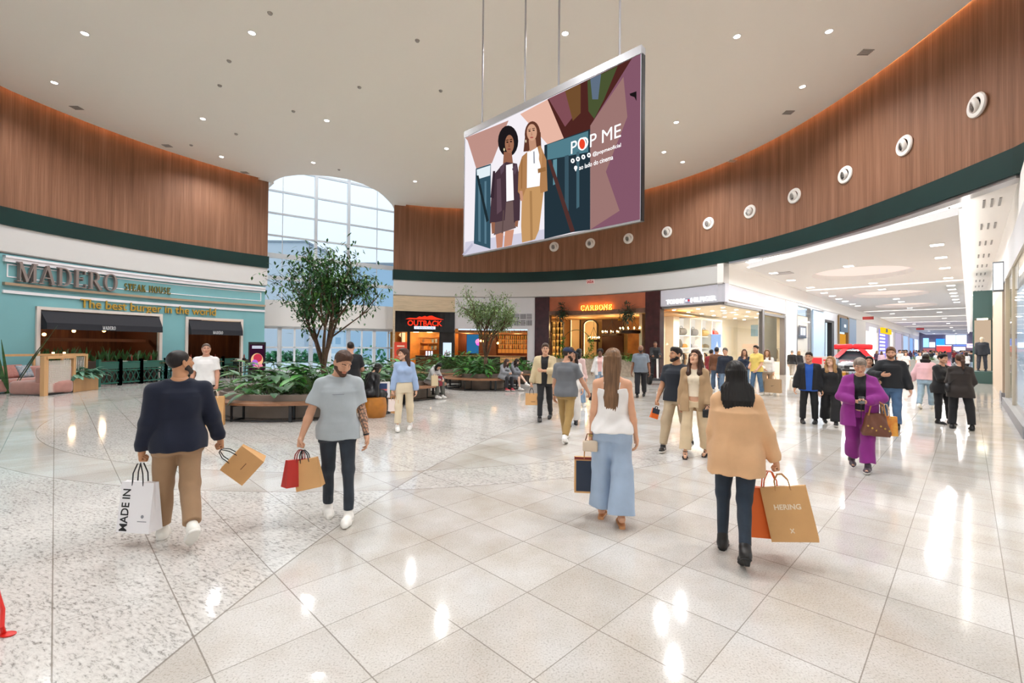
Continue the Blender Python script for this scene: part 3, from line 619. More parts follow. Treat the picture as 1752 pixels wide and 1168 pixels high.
mb = MB(); rseg(mb, 13.6, s_b, 0, 4.05, 1.6, 1.7); mb.build('back_wall', mat('cream_wall', '#efe2b6', .7), sf)
mb = MB(); rseg(mb, 18.6, 18.7, .25, 4.05, -.03, .06); rseg(mb, s_b - .15, s_b, 0, 4.05, -.05, .15); mb.build('frame', mat('anodised', '#c9c4bc', .35, .5), sf)
mb = MB(); rseg(mb, 14, 21, 3.9, 3.95, .4, 1.4); mb.build('light_panel', emis('warm_panel', '#ffe9b8', 4), sf)
mb = MB(); rseg(mb, 23.0, 24.2, 0, 4.05, -.06, .2); rseg(mb, 21.6, 22.0, 0, 4.05, -.02, .2); struct('wall_corridor_column', mb, M_BEIGE)
mb = MB(); rseg(mb, 22.98, 24.22, 0, .3, -.09, .2); struct('baseboard_right', mb, mat('plinth_grey', '#8c8d92', .5))
mb = MB(); rseg(mb, 22.0, 23.0, 0, 4.05, .1, .2)
tag(mb.build('shop_door', mat('dark_bronze', '#4b3a31', .4)), 'narrow dark bronze door beside the beige column', 'door')
sl = thing('light_box_sign', 'blank white light box sign projecting from the right corridor wall', 'sign', ST(22.6, TR, 3.5))
mb = MB(); rseg(mb, 22.5, 22.75, 3.75, 4.75, -.30, -.04); mb.build('case', mat('sign_grey', '#74787c', .4), sl)
mb = MB(); rseg(mb, 22.47, 22.5, 3.8, 4.7, -.28, -.06); mb.build('face', emis('sign_face', '#ffffff', 1.3), sl)
sp = 34.6
pg = thing('boutique', 'dark green shop portal with a beige lit display window, right of the corridor', 'shop front', ST(sp, TR, 0))
MG = mat('portal_green', '#33524f', .45)
mb = MB(); sbox(mb, sp, sp + 3, .15, TR + .2, 0, .62); sbox(mb, sp, sp + 3, .15, TR + .2, 3.45, 4.9); sbox(mb, sp + 2.6, sp + 3, .15, TR + .2, .6, 3.5); sbox(mb, sp, sp + .1, .15, .2, .6, 3.5); mb.build('portal_frame', MG, pg)
mb = MB(); sbox(mb, sp + 2.4, sp + 2.6, .2, TR, .6, 3.5); mb.build('display_back', emis('beige_glow', '#e9cdb0', .75), pg)
mb = MB(); sbox(mb, sp + .05, sp + .4, .3, .7, 3.38, 3.44); mb.build('lamp', emis('warm_panel2', '#fff0d0', 12), pg)
for i, (a, b, c, lab) in enumerate([(38.5, 41, '#1f2a2c', 'black framed shop window just past the green portal'), (42, 45, '#2b3534', 'second black framed shop window past the portal'), (46.5, 52, '#bcd0e8', 'pale blue glazed front along the right wall'), (53, 60, '#3c4650', 'dark front midway along the right wall'), (61, 70, '#a9c0e2', 'blue lit front along the right wall'), (71, 86, '#dfe6f2', 'white front far along the right wall'), (87, 110, '#7d93c4', 'blue front at the far right'), (112, 148, '#e5dfe4', 'last white front on the right wall')]):
 t = thing('boutique', lab, 'shop front', ST((a + b) / 2, TR, 0))
 mb = MB(); rseg(mb, a, b, 0, 4.05, -.08, .2); mb.build('frame', mat('rf_%d' % i, c, .35), t)
 mb = MB(); rseg(mb, a + .35, b - .35, .3, 3.6, -.1, -.06); mb.build('shop_window', mat('rw_%d' % i, '#9fb4c8' if i % 2 else '#cfd6dc', .15), t)
mb = MB(); rseg(mb, 24.2, sp, 0, 4.05); rseg(mb, 37.5, 38.5, 0, 4.05); rseg(mb, 41, 42, 0, 4.05); rseg(mb, 45, 46.5, 0, 4.05); rseg(mb, 52, 53, 0, 4.05); struct('wall_corridor_panels', mb, M_BEIGE)
mb = MB(); sbox(mb, END, END + .3, TL - 1, TR + 1, 0, ZU); struct('wall_end', mb, mat('plum_wall', '#7d7384', .7))
for i, (t0, t1, z0, z1, c, e, lab) in enumerate([(-3.9, -2.2, 3.2, 5.3, '#d9f1ff', 2.6, 'large white menu screen at the far end, left of the pair'), (-2.1, -.4, 3.2, 5.3, '#cdeaff', 2.6, 'large white menu screen at the far end, right of the pair'), (-5.6, -4.1, 2.9, 4.4, '#2f86ff', 2.2, 'blue menu screen at the far end, left of the white pair'), (-5.5, -3.0, 1.3, 2.6, '#ff4a4a', 1.6, 'red counter sign at the far end of the corridor'), (-2.6, -.6, 1.5, 2.5, '#f4f6ff', 1.6, 'white counter sign at the far end'), (-.4, .8, 2.3, 3.3, '#ffd9e0', 1.5, 'pink lit sign at the far right end'), (-7.9, -6.9, 2.4, 4.6, '#8fc4ff', 2., 'pale blue menu screen at the far left end'), (-6.8, -5.8, 2.4, 3.6, '#e9f3ff', 2., 'white menu screen left of the blue one'), (-5.5, -2.9, 2.75, 2.9, '#dfe9ff', 2.4, 'thin white light line over the red counter sign'), (-2.6, .6, 2.75, 2.95, '#5f7dff', 2.2, 'thin blue light line over the white counter sign'), (-7.9, -5.8, 1.3, 2.1, '#b06a70', 1.2, 'dusty red counter front at the far left end')]):
 mb = MB(); sbox(mb, END - .4, END - .2, t0, t1, z0, z1); tag(mb.build('menu_screen', emis('menu_%d' % i, c, e)), lab, 'screen')
for s, t, lab in ((58, -7.2, 'near the left wall'), (92, -5.2, 'far along, by the food court')):
 tag(MB().box(ST(s, t, 4.9), (.9, .05, .3), rotz(-PI / 4)).build('exit_sign', mat('red_sign', '#d8504c', .5)), 'small red hanging sign under the corridor ceiling, ' + lab, 'sign')
mb = MB()
mb.box((-9.5, -6, 2.7), (.3, 13, 5.4)); mb.box((9.5, -6, 2.7), (.3, 13, 5.4)); mb.box((0, -12.5, 2.7), (19, .3, 5.4)); struct('wall_rear', mb, M_WHITE)
struct('ceiling_rear', MB().box((0, -5.9, 5.95), (19.3, 13.2, .2)), M_CORR)
for i in range(6): dup(CDL, (-6 + 6 * (i % 3), -3.5 - 5 * (i // 3), 5.8), None, 'square white downlight behind the viewpoint')  # unseen downlights added to light the space behind the camera
mb = MB(); arcwall(mb, TH_BEG, PI + .7, -.4, .02, 0, 5.95); arcwall(mb, -.35, -.75, -.4, .02, 0, 5.95) ; struct('wall_side', mb, M_WHITE)
# ================================================================ shop fronts around the hall
def box2(mb, x0, x1, y0, y1, o0, o1, mi=0, py=None):
 """wall piece between pixel columns x0..x1 and pixel rows y0..y1 (measured at the middle)"""
 xm = (x0 + x1) / 2; z1 = cyl(xm, y0, max(o0, o1))[1]; z0 = cyl(xm, y1, max(o0, o1))[1] if y1 is not None else 0.
 return pxwall(mb, x0, x1, z0, z1, o0, o1, mi)
def WZ(px, py, off=0.): return cyl(px, py, off)[1]
def WX(px, off, z): return WP(cyl(px, 560, off)[0], off, z)
def on_wall(t0, t1, z0, z1, off):   # text mapper on the curved wall: a runs left->right
 def fn(a, b, d): return WP(t0 + (t1 - t0) * a, off + d, z0 + (z1 - z0) * b)
 return fn
WOODS = wood_wall_material('reddish_plank_cladding', '#3a2117', '#5f3723', '#7d4c30', True, .35)
WOODH = mat('oak_wood', '#b98a5a', .5, var=.25, vscale=6, stretch=(1, 1, .1))
GOLD = mat('gold_metal', '#c9a24a', .35, .55)
def interior(name, t0, t1, depth, h, back, side, label=None, light_col=(1, .75, .45), watts=40, nl=2):
 mb = MB(); arcwall(mb, t0 + .004, t1 - .004, -depth - .1, -depth, 0, h); o = struct('wall_' + name, mb, back)
 mb = MB(); arcwall(mb, t0 + .004, t0 - .0, -depth, -.25, 0, h); arcwall(mb, t1 - .004, t1, -depth, -.25, 0, h); struct('wall_' + name + '_side', mb, side)
 mb = MB(); arcwall(mb, t0, t1, -depth, -.25, h, h + .06); struct('ceiling_' + name, mb, mat('shop_ceiling_' + name, '#8f7f70', .7))
 return o
zt = WZ(0, 436.5); z_rail = WZ(200, 497 + 12); t2 = TH(2); tR = TH(452.5)
wx = [(62, 275, 530, 543), (318, 414, 546, 552)]   # window openings in px: x0,x1, top y at both ends
zw = WZ(168, 535.5); zw2 = WZ(366, 548)
mb = MB(); a0, a1, b0, b1 = TH(62), TH(275), TH(318), TH(414)
ZT = zw
arcwall(mb, TH_BEG, a0, -.3, -.0, 0, ZT); arcwall(mb, a1, b0, -.3, 0, 0, ZT); arcwall(mb, b1, tR, -.3, 0, 0, ZT); arcwall(mb, TH_BEG, tR, -.3, 0, ZT, Z_FAS - .04)
struct('wall_restaurant', mb, M_TEAL, smooth=True)
mb = MB(); arcwall(mb, t2, tR, 0, .10, zt - .20, zt + .02); arcwall(mb, t2, tR, 0, .14, zt - .06, zt + .02)
struct('trim_6', mb, mat('cornice_white', '#e9e5ea', .5))
zg = WZ(0, 484); zwr = WZ(0, 497.5)
mb = MB(); arcwall(mb, t2, tR, 0, .12, zg - .05, zg + .05); struct('trim_7', mb, mat('champagne_rail', '#b09a82', .4, .3))
mb = MB(); arcwall(mb, t2, tR, 0, .05, zwr - .055, zwr + .055); struct('trim_8', mb, mat('cornice_white', '#e9e5ea', .5))
zp0, zp1 = WZ(40, 476), WZ(40, 455.5); ta, tb = TH(9), TH(446)
mb = MB()
for q0, q1 in ((zp0 - .018, zp0 + .018), (zp1 - .018, zp1 + .018)): arcwall(mb, ta, tb, 0, .02, q0, q1)
arcwall(mb, ta, ta - .0025, 0, .02, zp0, zp1); arcwall(mb, tb + .0025, tb, 0, .02, zp0, zp1); struct('trim_9', mb, mat('cornice_white', '#e9e5ea', .5))
def serif_sign(name, label, txt, t0, t1, z0, z1, off, d, m, per_letter=True, group=None, **kw):
 W, w = serif_word(txt, **kw); t = thing(name, label, 'sign', WP((t0 + t1) / 2, off, z0), 0, group); fn = lambda a, b, dd: WP(t0 + (t1 - t0) * a / w, off + dd, z0 + (z1 - z0) * b)
 allm = MB()
 for ch, polys in W:
  mb = MB() if per_letter else allm
  for q in polys: mb.prism(q, fn, 0, d)
  if per_letter and polys: mb.build('letter', m, t)
 if not per_letter: allm.build('lettering', m, t)
 return t
BRONZE = mat('bronze_letter', '#8a7d79', .45, .2)
serif_sign('restaurant_sign', 'large grey-bronze serif MADERO letters on the teal fascia', 'MADERO', TH(21), TH(197), WZ(105, 489, .15), WZ(105, 458, .15), .05, .14, BRONZE)
serif_sign('restaurant_sign', 'small olive gold STEAK HOUSE lettering right of the big teal fascia name', 'STEAK HOUSE', TH(210), TH(290), WZ(250, 499.5, .05), WZ(250, 488, .05), .02, .05, mat('olive_gold', '#7d7238', .4, .4), False, T=.2, t=.09)
t = thing('slogan_sign', 'gold The best burger in the world lettering on the teal wall', 'sign', WP(TH(250), .1, WZ(250, 530)))
mb = MB(); put_text(mb, 'The best burger in the world', on_wall(TH(135), TH(368), WZ(250, 537.5, .1) , WZ(250, 519.5, .1), .03), 0, .05, .012); mb.build('lettering', GOLD, t)
def window_bay(t0, t1, ztop, n, lab, x0, x1, labA):
 fr = MB(); w = .0065
 arcwall(fr, t0 + w, t0 - w * .2, -.1, .08, 0, ztop + .12); arcwall(fr, t1 + w * .2, t1 - w, -.1, .08, 0, ztop + .12); arcwall(fr, t0 + w, t1 - w, -.1, .08, ztop, ztop + .12)
 struct('trim_%d' % (9 + n), fr, mat('cream_frame', '#d8cdc6', .5))
 aw = thing('awning', labA, 'awning', WP((t0 + t1) / 2, .1, ztop - .5), 0, 'black awnings on the teal restaurant')
 N = 10; A = []; zlow = ztop - .62
 for i in range(N + 1):
  t_ = t0 + (t1 - t0) * (i / N * .985 + .0075)
  A.append([WP(t_, .04, ztop - .03), WP(t_, .34, zlow + .12), WP(t_, .36, zlow - .14), WP(t_, .34, zlow - .14), WP(t_, .32, zlow + .1), WP(t_, .04, ztop - .09)])
 m2 = MB(); vs = [p for r in A for p in r]; fs = [(0, 1, 2, 3, 4, 5), tuple(N * 6 + k for k in (5, 4, 3, 2, 1, 0))]
 for i in range(N):
  for k in range(6): fs.append((i * 6 + k, i * 6 + (k + 1) % 6, i * 6 + 6 + (k + 1) % 6, i * 6 + 6 + k))
 m2.add(vs, fs); m2.build('canopy', mat('black_canvas', '#1d1e26', .8), aw)
 m3 = MB()
 for p in (A[0], A[-1]): m3.add([p[0], p[1], p[2], np.array([p[0][0], p[0][1], p[2][2]])], [(0, 1, 2, 3)])
 m3.build('side_flap', mat('black_canvas', '#1d1e26', .8), aw)
 tm = (t0 + t1) / 2; half = .0155; W, wd = serif_word('MADERO', T=.18, t=.09); m4 = MB()
 for ch, polys in W:
  for q in polys: m4.prism(q, lambda a, b, d: WP(tm + half - 2 * half * a / wd, .365 + d, zlow - .09 + .15 * b), 0, .008)
 m4.build('lettering', mat('awning_white', '#d9d9dd', .6), aw)
 return zlow
window_bay(a0 - .004, a1 + .004, zw, 1, '', 62, 275, 'wide black awning reading MADERO over the long restaurant window')
window_bay(b0 - .004, b1 + .004, zw2, 2, '', 318, 414, 'short black awning reading MADERO over the narrower restaurant doorway')
mb = MB(); arcwall(mb, a0 + .03, tR + .002, -3.6, -3.4, 0, 4.2); struct('wall_restaurant_back', mb, WOODS)
mb = MB(); arcwall(mb, a0 + .04, tR, -3.5, -.28, 3.75, 3.8); struct('ceiling_restaurant', mb, mat('dark_ceiling', '#3a241a', .8))
mb = MB(); arcwall(mb, a1 + .001, b0 - .001, -3.4, -.3, 0, 3.75); arcwall(mb, tR + .004, tR - .002, -3.4, -.3, 0, 3.75); arcwall(mb, a0 + .035, a0 + .03, -3.4, -.3, 0, 3.75); struct('wall_restaurant_partition', mb, WOODS)
mb = MB(); arcwall(mb, a0 - .012, a1 + .01, -1.0, -.9, WZ(160, 581, -.9) - .08, WZ(160, 581, -.9) + .05); arcwall(mb, a0 - .016, a0 - .025, -1., -.9, 0, 3.4)
tag(mb.build('wooden_shelf', mat('warm_cedar', '#9b5a33', .5)), 'long wooden beam shelf across the restaurant window', 'shelf')
RN = random.Random(5)
for i, (x, y) in enumerate([(148, 566), (197, 565.5), (100, 572)]):
 th, z = cyl(x, y, -.8); P = WP(th, -1.6, min(3.5, z)); t = thing('pendant_lamp', 'small warm lamp glowing inside the restaurant, ' + ['left of the pair under the awning', 'right of the pair under the awning', 'nearest the left window edge'][i], 'lamp', P)
 MB().lathe([(0, -.07), (.05, -.05), (.07, 0), (.05, .05), (0, .07)], P, 12).build('bulb', emis('warm_bulb', '#ffb765', 14), t, True); MB().tube([P, P + np.array([0, 0, 3.75 - P[2]])], .008, 6).build('cord', M_BLACK, t)
 light('glow', 'POINT', P - np.array([0, 0, .12]), 18, (1, .72, .46), t, shadow_soft_size=.1)
for x in (348, 390):
 th, z = cyl(x, 560, -1.5); light('glow', 'POINT', WP(th, -1.8, 3.2), 20, (1, .6, .3), None, shadow_soft_size=.2)
def leafblade(mb, base, d, L, w, droop=.5, fold=.15, n=4, mi=0):
 base = np.array(base, float); d = nrm(d); side = nrm(np.cross(d, (0, 0, 1.))) if abs(d[2]) < .98 else np.array([1., 0, 0]); p = base.copy(); V = []
 for i in range(n + 1):
  u = i / n; ww = w * math.sin(PI * min(.97, .12 + .88 * u)) ** .8 * (1 - .15 * u); up = nrm(np.cross(side, d))
  V += [p - side * ww, p - up * ww * fold, p + side * ww]; dd = nrm(d - np.array([0, 0, 1.]) * droop / n); p = p + dd * L / n; d = dd
 mb.add(V, [(i * 3 + k, i * 3 + k + 1, i * 3 + k + 4, i * 3 + k + 3) for i in range(n) for k in (0, 1)], mi)
def blade_plant(P, h, n, w, seed, name, label, cat, m, group=None, spread=.35):
 r = random.Random(seed); mb = MB()
 for k in range(n):
  a = r.uniform(0, 2 * PI); q = np.array(P) + np.array([math.cos(a), math.sin(a), 0]) * r.uniform(0, .1)
  leafblade(mb, q, (math.cos(a) * spread, math.sin(a) * spread, 1), h * r.uniform(.6, 1.05), w * r.uniform(.7, 1.2), r.uniform(.0, .25))
 return tag(mb.build(name, m, None, True), label, cat, group)
SANS = mat('sansevieria_green', '#3f6b34', .5, col2='#254a26', vscale=9)
mb = MB(); arcwall(mb, a0 - .012, a1 + .012, -.32, .12, 0, .95); tag(mb.build('window_planter_box', mat('dark_planter', '#3a2c22', .7)), 'dark planter trough under the long restaurant window', 'planter')
for i in range(15):
 th = a0 + (a1 - a0) * (i + .8) / 15.6; blade_plant(WP(th, -.1, .95), .32 + .38 * RN.random(), 13, .045, i, 'snake_plant', 'upright green snake plant in the trough under the restaurant window', 'plant', SANS, 'snake plants under the restaurant window')
PG = mat('fence_green', '#1a5a4c', .4)
fpts = [fl(168, 662), fl(283, 652), fl(345, 648.5), fl(425, 644)]
posts = [fl(168, 662), fl(205, 659), fl(241, 656), fl(283, 652.5), fl(330, 648.5), fl(381, 645), fl(432, 641)]
for i in range(len(posts) - 1):
 p, q = posts[i], posts[i + 1]; t = thing('lattice_fence_panel', 'dark green lattice fence panel of the terrace, ' + ['beside the wooden planter', 'second from the wooden planter', 'third from the wooden planter', 'behind the man in navy', 'behind the man in white', 'beside the round planter'][i], 'fence', (p + q) / 2, 0, 'green lattice fence panels')
 H = 1.08
 for e in (p, q): MB().box((e[0], e[1], H / 2), (.11, .11, H)).build('post', PG, t)
 d = q - p; L = np.linalg.norm(d)
 for z in (.12, .62, .95): MB().bar(p + (0, 0, z), q + (0, 0, z), .04, .05).build('rail', PG, t)
 mb = MB(); nx = max(4, int(L / .28))
 for k in range(nx):
  u0, u1 = k / nx, (k + 1) / nx
  mb.bar(p + d * u0 + (0, 0, .12), p + d * u1 + (0, 0, .62), .02, .02); mb.bar(p + d * u1 + (0, 0, .12), p + d * u0 + (0, 0, .62), .02, .02)
 mb.build('lattice', PG, t); MB().bar(p + (0, 0, .8), q + (0, 0, .8), .02, .24).build('top_panel', mat('fence_panel_green', '#2b5a50', .5), t)
def chair(P, rz, label):
 t = thing('terrace_chair', label, 'chair', P, 0, 'dark chairs on the terrace'); R = rotz(rz); P = np.array(P)
 for k, (x, y) in enumerate(((-.2, -.2), (.2, -.2), (-.2, .2), (.2, .2))): MB().bar(P + R @ np.array([x, y, 0]), P + R @ np.array([x * .9, y * .9, .46 if y < 0 else .95]), .035, .035).build('leg', M_BLACK, t)
 MB().box(P + (0, 0, .47), (.44, .44, .05), R).build('seat', mat('dark_seat', '#2b2f2d', .6), t)
 MB().box(P + R @ np.array([0, .19, .8]), (.42, .03, .26), R).build('backrest', mat('dark_seat', '#2b2f2d', .6), t); return t
tabs = [(190, 652), (226, 649), (262, 647), (300, 644), (398, 640), (345, 643)]
for i, (x, y) in enumerate(tabs):
 th = TH(x, 600); P = WP(th, 1.05, 0)
 w = ['beside the wooden planter', 'behind the second fence panel', 'behind the third fence panel', 'left of the man in navy', 'by the narrow doorway', 'behind the man in white'][i]
 t = thing('terrace_table', 'small terrace table behind the green fence, ' + w, 'table', P, 0, 'terrace tables behind the fence')
 MB().box(P + (0, 0, .86), (.75, .75, .05), rotz(th)).build('tabletop', mat('table_moss', '#4d4a2e', .7, var=.3, vscale=12), t); MB().tube([P, P + (0, 0, .85)], .04, 8).build('pedestal', M_BLACK, t); MB().lathe([(.25, 0), (.25, .03), (0, .03)], P, 20).build('base', M_BLACK, t)
 for s in (-1, 1):
  Q = WP(th + s * .033, 1.05, 0); chair(Q, th + (PI if s > 0 else 0), 'dark terrace chair, %s of the table %s' % ('left' if s > 0 else 'right', w))
 Q = P + np.array([.1, .1, .885]); o = thing('condiment_holder', 'dark condiment holder on the terrace table ' + w, 'condiment holder', Q, 0, 'condiment holders on terrace tables')
 MB().box(Q + (0, 0, .06), (.14, .1, .12)).build('tray', mat('dark_tray', '#2a1c18', .5), o); MB().lathe([(.03, 0), (.03, .15), (.012, .2), (.012, .24)], Q + (0, 0, .1), 10).build('bottle', mat('sauce_red', '#7c2f22', .3), o, True)
 Q = P + np.array([-.2, .05, .885]); o = tag(MB().box(Q + (0, 0, .04), (.2, .16, .08)).build('napkin_stack', mat('napkin', '#ddd8d0', .8)), 'pale napkin stack on the terrace table ' + w, 'napkins', 'napkins on terrace tables')
blade_plant(WP(TH(-62), 1.6, 0), 2.5, 8, .06, 77, 'palm_plant', 'palm leaves reaching in at the far left edge above the sofa', 'plant', SANS, None, .42)
PINK = mat('dusty_pink_velvet', '#a9766b', .8, sheen=.5, var=.12, vscale=5); SW = mat('light_oak_frame', '#c99c6c', .5, var=.15, vscale=3, stretch=(1, 1, .2))
def soft_box(name, c, s, R, m, parent, bev): return MB().box(c, s, R).build(name, m, parent, 'all', bevel=bev, seg=4)
e0 = fl(72, 678)
sc0, sc1, bx1 = fl(75, 677), fl(124, 671), fl(167, 665.5)      # lattice screen foot line, planter foot
u = nrm(sc1 - sc0); nrmv = np.array([-u[1], u[0], 0]); ang = math.atan2(u[1], u[0])
if nrmv[0] > 0: nrmv = -nrmv
RA = rotz(ang)
sofa = thing('corner_sofa', 'dusty pink corner sofa with a rounded end by the bead screen', 'sofa', sc0 + nrmv * 1.6)
le = fl(11, 676); dv = nrm(le - sc0); an2 = math.atan2(dv[1], dv[0]); R2 = rotz(an2); Lc = np.linalg.norm(le - sc0)
cc = sc0 + dv * (Lc / 2 + .02) + np.array([.0, .55, .23])
soft_box('chaise_seat', cc, (Lc, 1.0, .46), R2, PINK, sofa, .16)
b2 = fl(-60, 672); 
soft_box('seat', WP(TH(14), 1.2, .26), (3.2, .95, .42), rotz(TH(14) + PI / 2), PINK, sofa, .12)
soft_box('backrest', WP(TH(14), .75, .56), (3.2, .26, .6), rotz(TH(14) + PI / 2), PINK, sofa, .1)
soft_box('backrest', sc0 + dv * .28 + np.array([.0, .6, .62]), (.26, 1.05, .62), R2, PINK, sofa, .1)
MB().box(cc + (0, 0, -.2), (Lc * .8, .8, .08), R2).build('plinth', M_BLACK, sofa)
def cushion(P, s, rz, tilt, m, label):
 bm = bmesh.new(); bmesh.ops.create_grid(bm, x_segments=10, y_segments=10, size=.5); top = list(bm.verts)
 r = bmesh.ops.duplicate(bm, geom=bm.faces[:] + bm.edges[:] + bm.verts[:]); low = [g for g in r['geom'] if isinstance(g, bmesh.types.BMVert)]
 def puff(v): return (1 - (2 * v.co.x) ** 4) ** .6 * (1 - (2 * v.co.y) ** 4) ** .6 if abs(v.co.x) < .499 and abs(v.co.y) < .499 else 0
 for v in top: v.co.z = .17 * puff(v)
 for v in low: v.co.z = -.17 * puff(v)
 bmesh.ops.remove_doubles(bm, verts=bm.verts, dist=1e-4); bmesh.ops.recalc_face_normals(bm, faces=bm.faces)
 for f in bm.faces: f.smooth = True
 me = bpy.data.meshes.new('cushion'); bm.to_mesh(me); bm.free(); me.materials.append(m); o = link('cushion', me); o.scale = (s, s, s); o.rotation_euler = (tilt, 0, rz); o.location = tuple(P)
 return tag(o, label, 'cushion', 'cushions on the pink sofa')
tw = TH(14) + PI / 2
PK2 = mat('rose_cushion', '#a56f66', .85, var=.2, vscale=14); GYC = mat('grey_blue_cushion', '#a9a4a5', .85, col2='#5d7c8c', vscale=7); BLC = mat('petrol_cushion', '#24485a', .85)
def cush_at(px, py, z, off, s, m, lab, rz=0, tilt=1.1):
 th = cyl(px, 600, off)[0]; cushion(WP(th, off, z), s, th + PI / 2 + rz + PI, tilt, m, lab)
cush_at(11, 640, .68, 1.0, .5, PK2, 'rose pink cushion at the left end of the sofa', .2); cush_at(27, 640, .70, .98, .52, PK2, 'dusty pink cushion behind the leftmost one', -.1)
cush_at(43, 640, .68, 1.05, .5, GYC, 'grey blue patterned cushion in the middle of the sofa', .1)
cushion(sc0 + dv * .75 + np.array([-.02, .9, .66]), .46, an2 + 1.3, 1.25, BLC, 'petrol blue cushion leaning by the chaise')
cushion(sc0 + dv * .5 + np.array([0, .55, .70]), .5, an2 + 1.45, 1.25, PK2, 'rust pink cushion on the chaise nearest the bead screen')
bs = thing('bead_screen', 'oak framed screen strung with white beads beside the sofa', 'screen', (sc0 + sc1) / 2)
H = 1.28
for p, w in ((sc0, .16), (sc1, .10)):
 MB().box(p + (0, 0, H / 2), (w, .12, H), RA).build('post', SW, bs)
MB().box((sc0 + sc1) / 2 + (0, 0, H - .04), (np.linalg.norm(sc1 - sc0), .2, .09), RA).build('top_rail', SW, bs)
MB().box((sc0 + sc1) / 2 + (0, 0, .03), (np.linalg.norm(sc1 - sc0), .1, .05), RA).build('bottom_rail', M_BLACK, bs)
WHB = mat('white_bead', '#e8e0d8', .6); Ls = np.linalg.norm(sc1 - sc0)
def bead_panel(p0, p1, z0, z1, n, name, parent):
 mb = MB()
 for k in range(n):
  q = p0 + (p1 - p0) * (k + .7) / (n + .4); prof = []; zz = z0
  m_ = int((z1 - z0) / .045)
  for j in range(m_): prof += [(.006, z0 + j * .045), (.017, z0 + j * .045 + .014), (.017, z0 + j * .045 + .03)]
  mb.lathe(prof, (q[0], q[1], 0), 5)
 o = mb.build(name, WHB, parent, 'all'); o['kind'] = 'stuff'; return o
bead_panel(sc0 + u * .1, sc1 - u * .07, .07, H - .09, 20, 'bead_strings', bs)
pl = thing('planter_box', 'light oak planter box with leafy plants at the end of the bead screen', 'planter', (sc1 + bx1) / 2)
c = (sc1 + bx1) / 2; Lb = np.linalg.norm(bx1 - sc1); un = nrm(bx1 - sc1); Rb = rotz(math.atan2(un[1], un[0])); nb = np.array([-un[1], un[0], 0]); nb = nb if nb[0] < 0 else -nb
MB().box(c + nb * .2 + (0, 0, .27), (Lb, .45, .54), Rb).build('box', SW, pl, bevel=.01)
MB().box(bx1 + nb * .38 - un * .04 + (0, 0, .66), (.08, .09, 1.32), Rb).build('post', SW, pl); MB().box(c + nb * .38 + (0, 0, 1.28), (Lb, .1, .07), Rb).build('top_rail', SW, pl)
bead_panel(sc1 + un * .1 + nb * .38, bx1 - un * .08 + nb * .38, .56, 1.24, 12, 'bead_strings', pl)
ra, rb_ = WP(TH(-20), 1.9, 0), WP(TH(120), 1.9, 0)
lr = thing('lounge_rail', 'oak rail with posts and bead strings behind the sofa', 'rail', (ra + rb_) / 2)
mb = MB(); arcwall(mb, TH(-20), TH(128), .55, .62, 1.22, 1.30); mb.build('top_rail', SW, lr)
for x in (34, 85): mb = MB(); arcwall(mb, TH(x), TH(x + 3.5), .55, .62, 0, 1.25); mb.build('post', SW, lr)
LEAF = mat('leaf_green', '#3f7a38', .42, col2='#1f4d22', vscale=5); LEAF2 = mat('leaf_silver_green', '#6f9a83', .45, col2='#3d6d55', vscale=8); LEAFB = mat('leaf_bright', '#4f9a33', .4, col2='#2f6d24', vscale=4)
def bushy(P, n, L, w, seed, label, m, name='leafy_plant', group=None, tall=.5, rad=.12, droop=1.):
 r = random.Random(seed); t = thing(name, label, 'plant', P, 0, group); P = np.array(P); mb = MB(); ms = MB()
 for k in range(n):
  a = r.uniform(0, 2 * PI); el = r.uniform(.15, 1.3); q = P + np.array([math.cos(a), math.sin(a), 0]) * r.uniform(0, rad)
  d = np.array([math.cos(a) * math.cos(el), math.sin(a) * math.cos(el), math.sin(el)]); tip = q + d * tall * r.uniform(.5, 1)
  ms.tube([q, (q + tip) / 2 + (0, 0, .03), tip], .006, 4, caps=False); d2 = np.array([d[0], d[1], d[2] * .25]); leafblade(mb, tip, d2, L * r.uniform(.7, 1.15), w * r.uniform(.75, 1.15), droop * r.uniform(.5, 1.2), .25)
 mb.build('foliage', m, t, 'all'); ms.build('stem', mat('leaf_stem', '#4d6a32', .6), t, 'all'); return t
for k in range(4): bushy(c + nb * .12 + un * (k - 1.5) * Lb / 4.4 + (0, 0, .5), 34, .32, .075, k + 40, 'silver-green leafy plant in the oak planter box', LEAF2, group='plants in the oak planter box', tall=.33, droop=1.3)
for k, z in enumerate((1.32, 1.32)):
 P = WP(TH(70 + 20 * k), .6, 1.3); o = tag(MB().lathe([(.04, 0), (.04, .06), (0, .06)], P, 12).build('candle', emis('candle', '#ffd9a0', 6)), 'small glowing candle on the oak rail, ' + ('left' if k == 0 else 'right'), 'candle')
tp = atY(440, 600, 21.0) * np.array([1, 1, 0]); th = math.atan2(tp[1], tp[0]); RT = rotz(th - PI / 2); ds = tp[1] / 782.
tot = thing('digital_totem', 'black digital totem showing a burger advert at the end of the teal wall', 'totem', tp); Wt = 26 * ds; Ht = atY(441, 585, tp[1])[2]
MB().box(tp + (0, 0, Ht / 2), (Wt, .2, Ht), RT).build('case', M_BLACK, tot)
scm = MB(); f_ = lambda a, b, d=.106: tp + RT @ np.array([(a - .5) * Wt * .84, -d, .5 + b * (Ht - .62)])
scm.quad(f_(0, 0), f_(1, 0), f_(1, 1), f_(0, 1)); sco = scm.build('display', emis('totem_bg', '#33132a', 1.), tot)
def flat(pts, colr, e, name, parent, d=.109, fn=None):
 mb = MB(); mb.add([fn(a, b, d) for a, b in pts], [tuple(range(len(pts)))]); return mb.build(name, emis('ink_%s_%g' % (colr[1:], e), colr, e), parent)
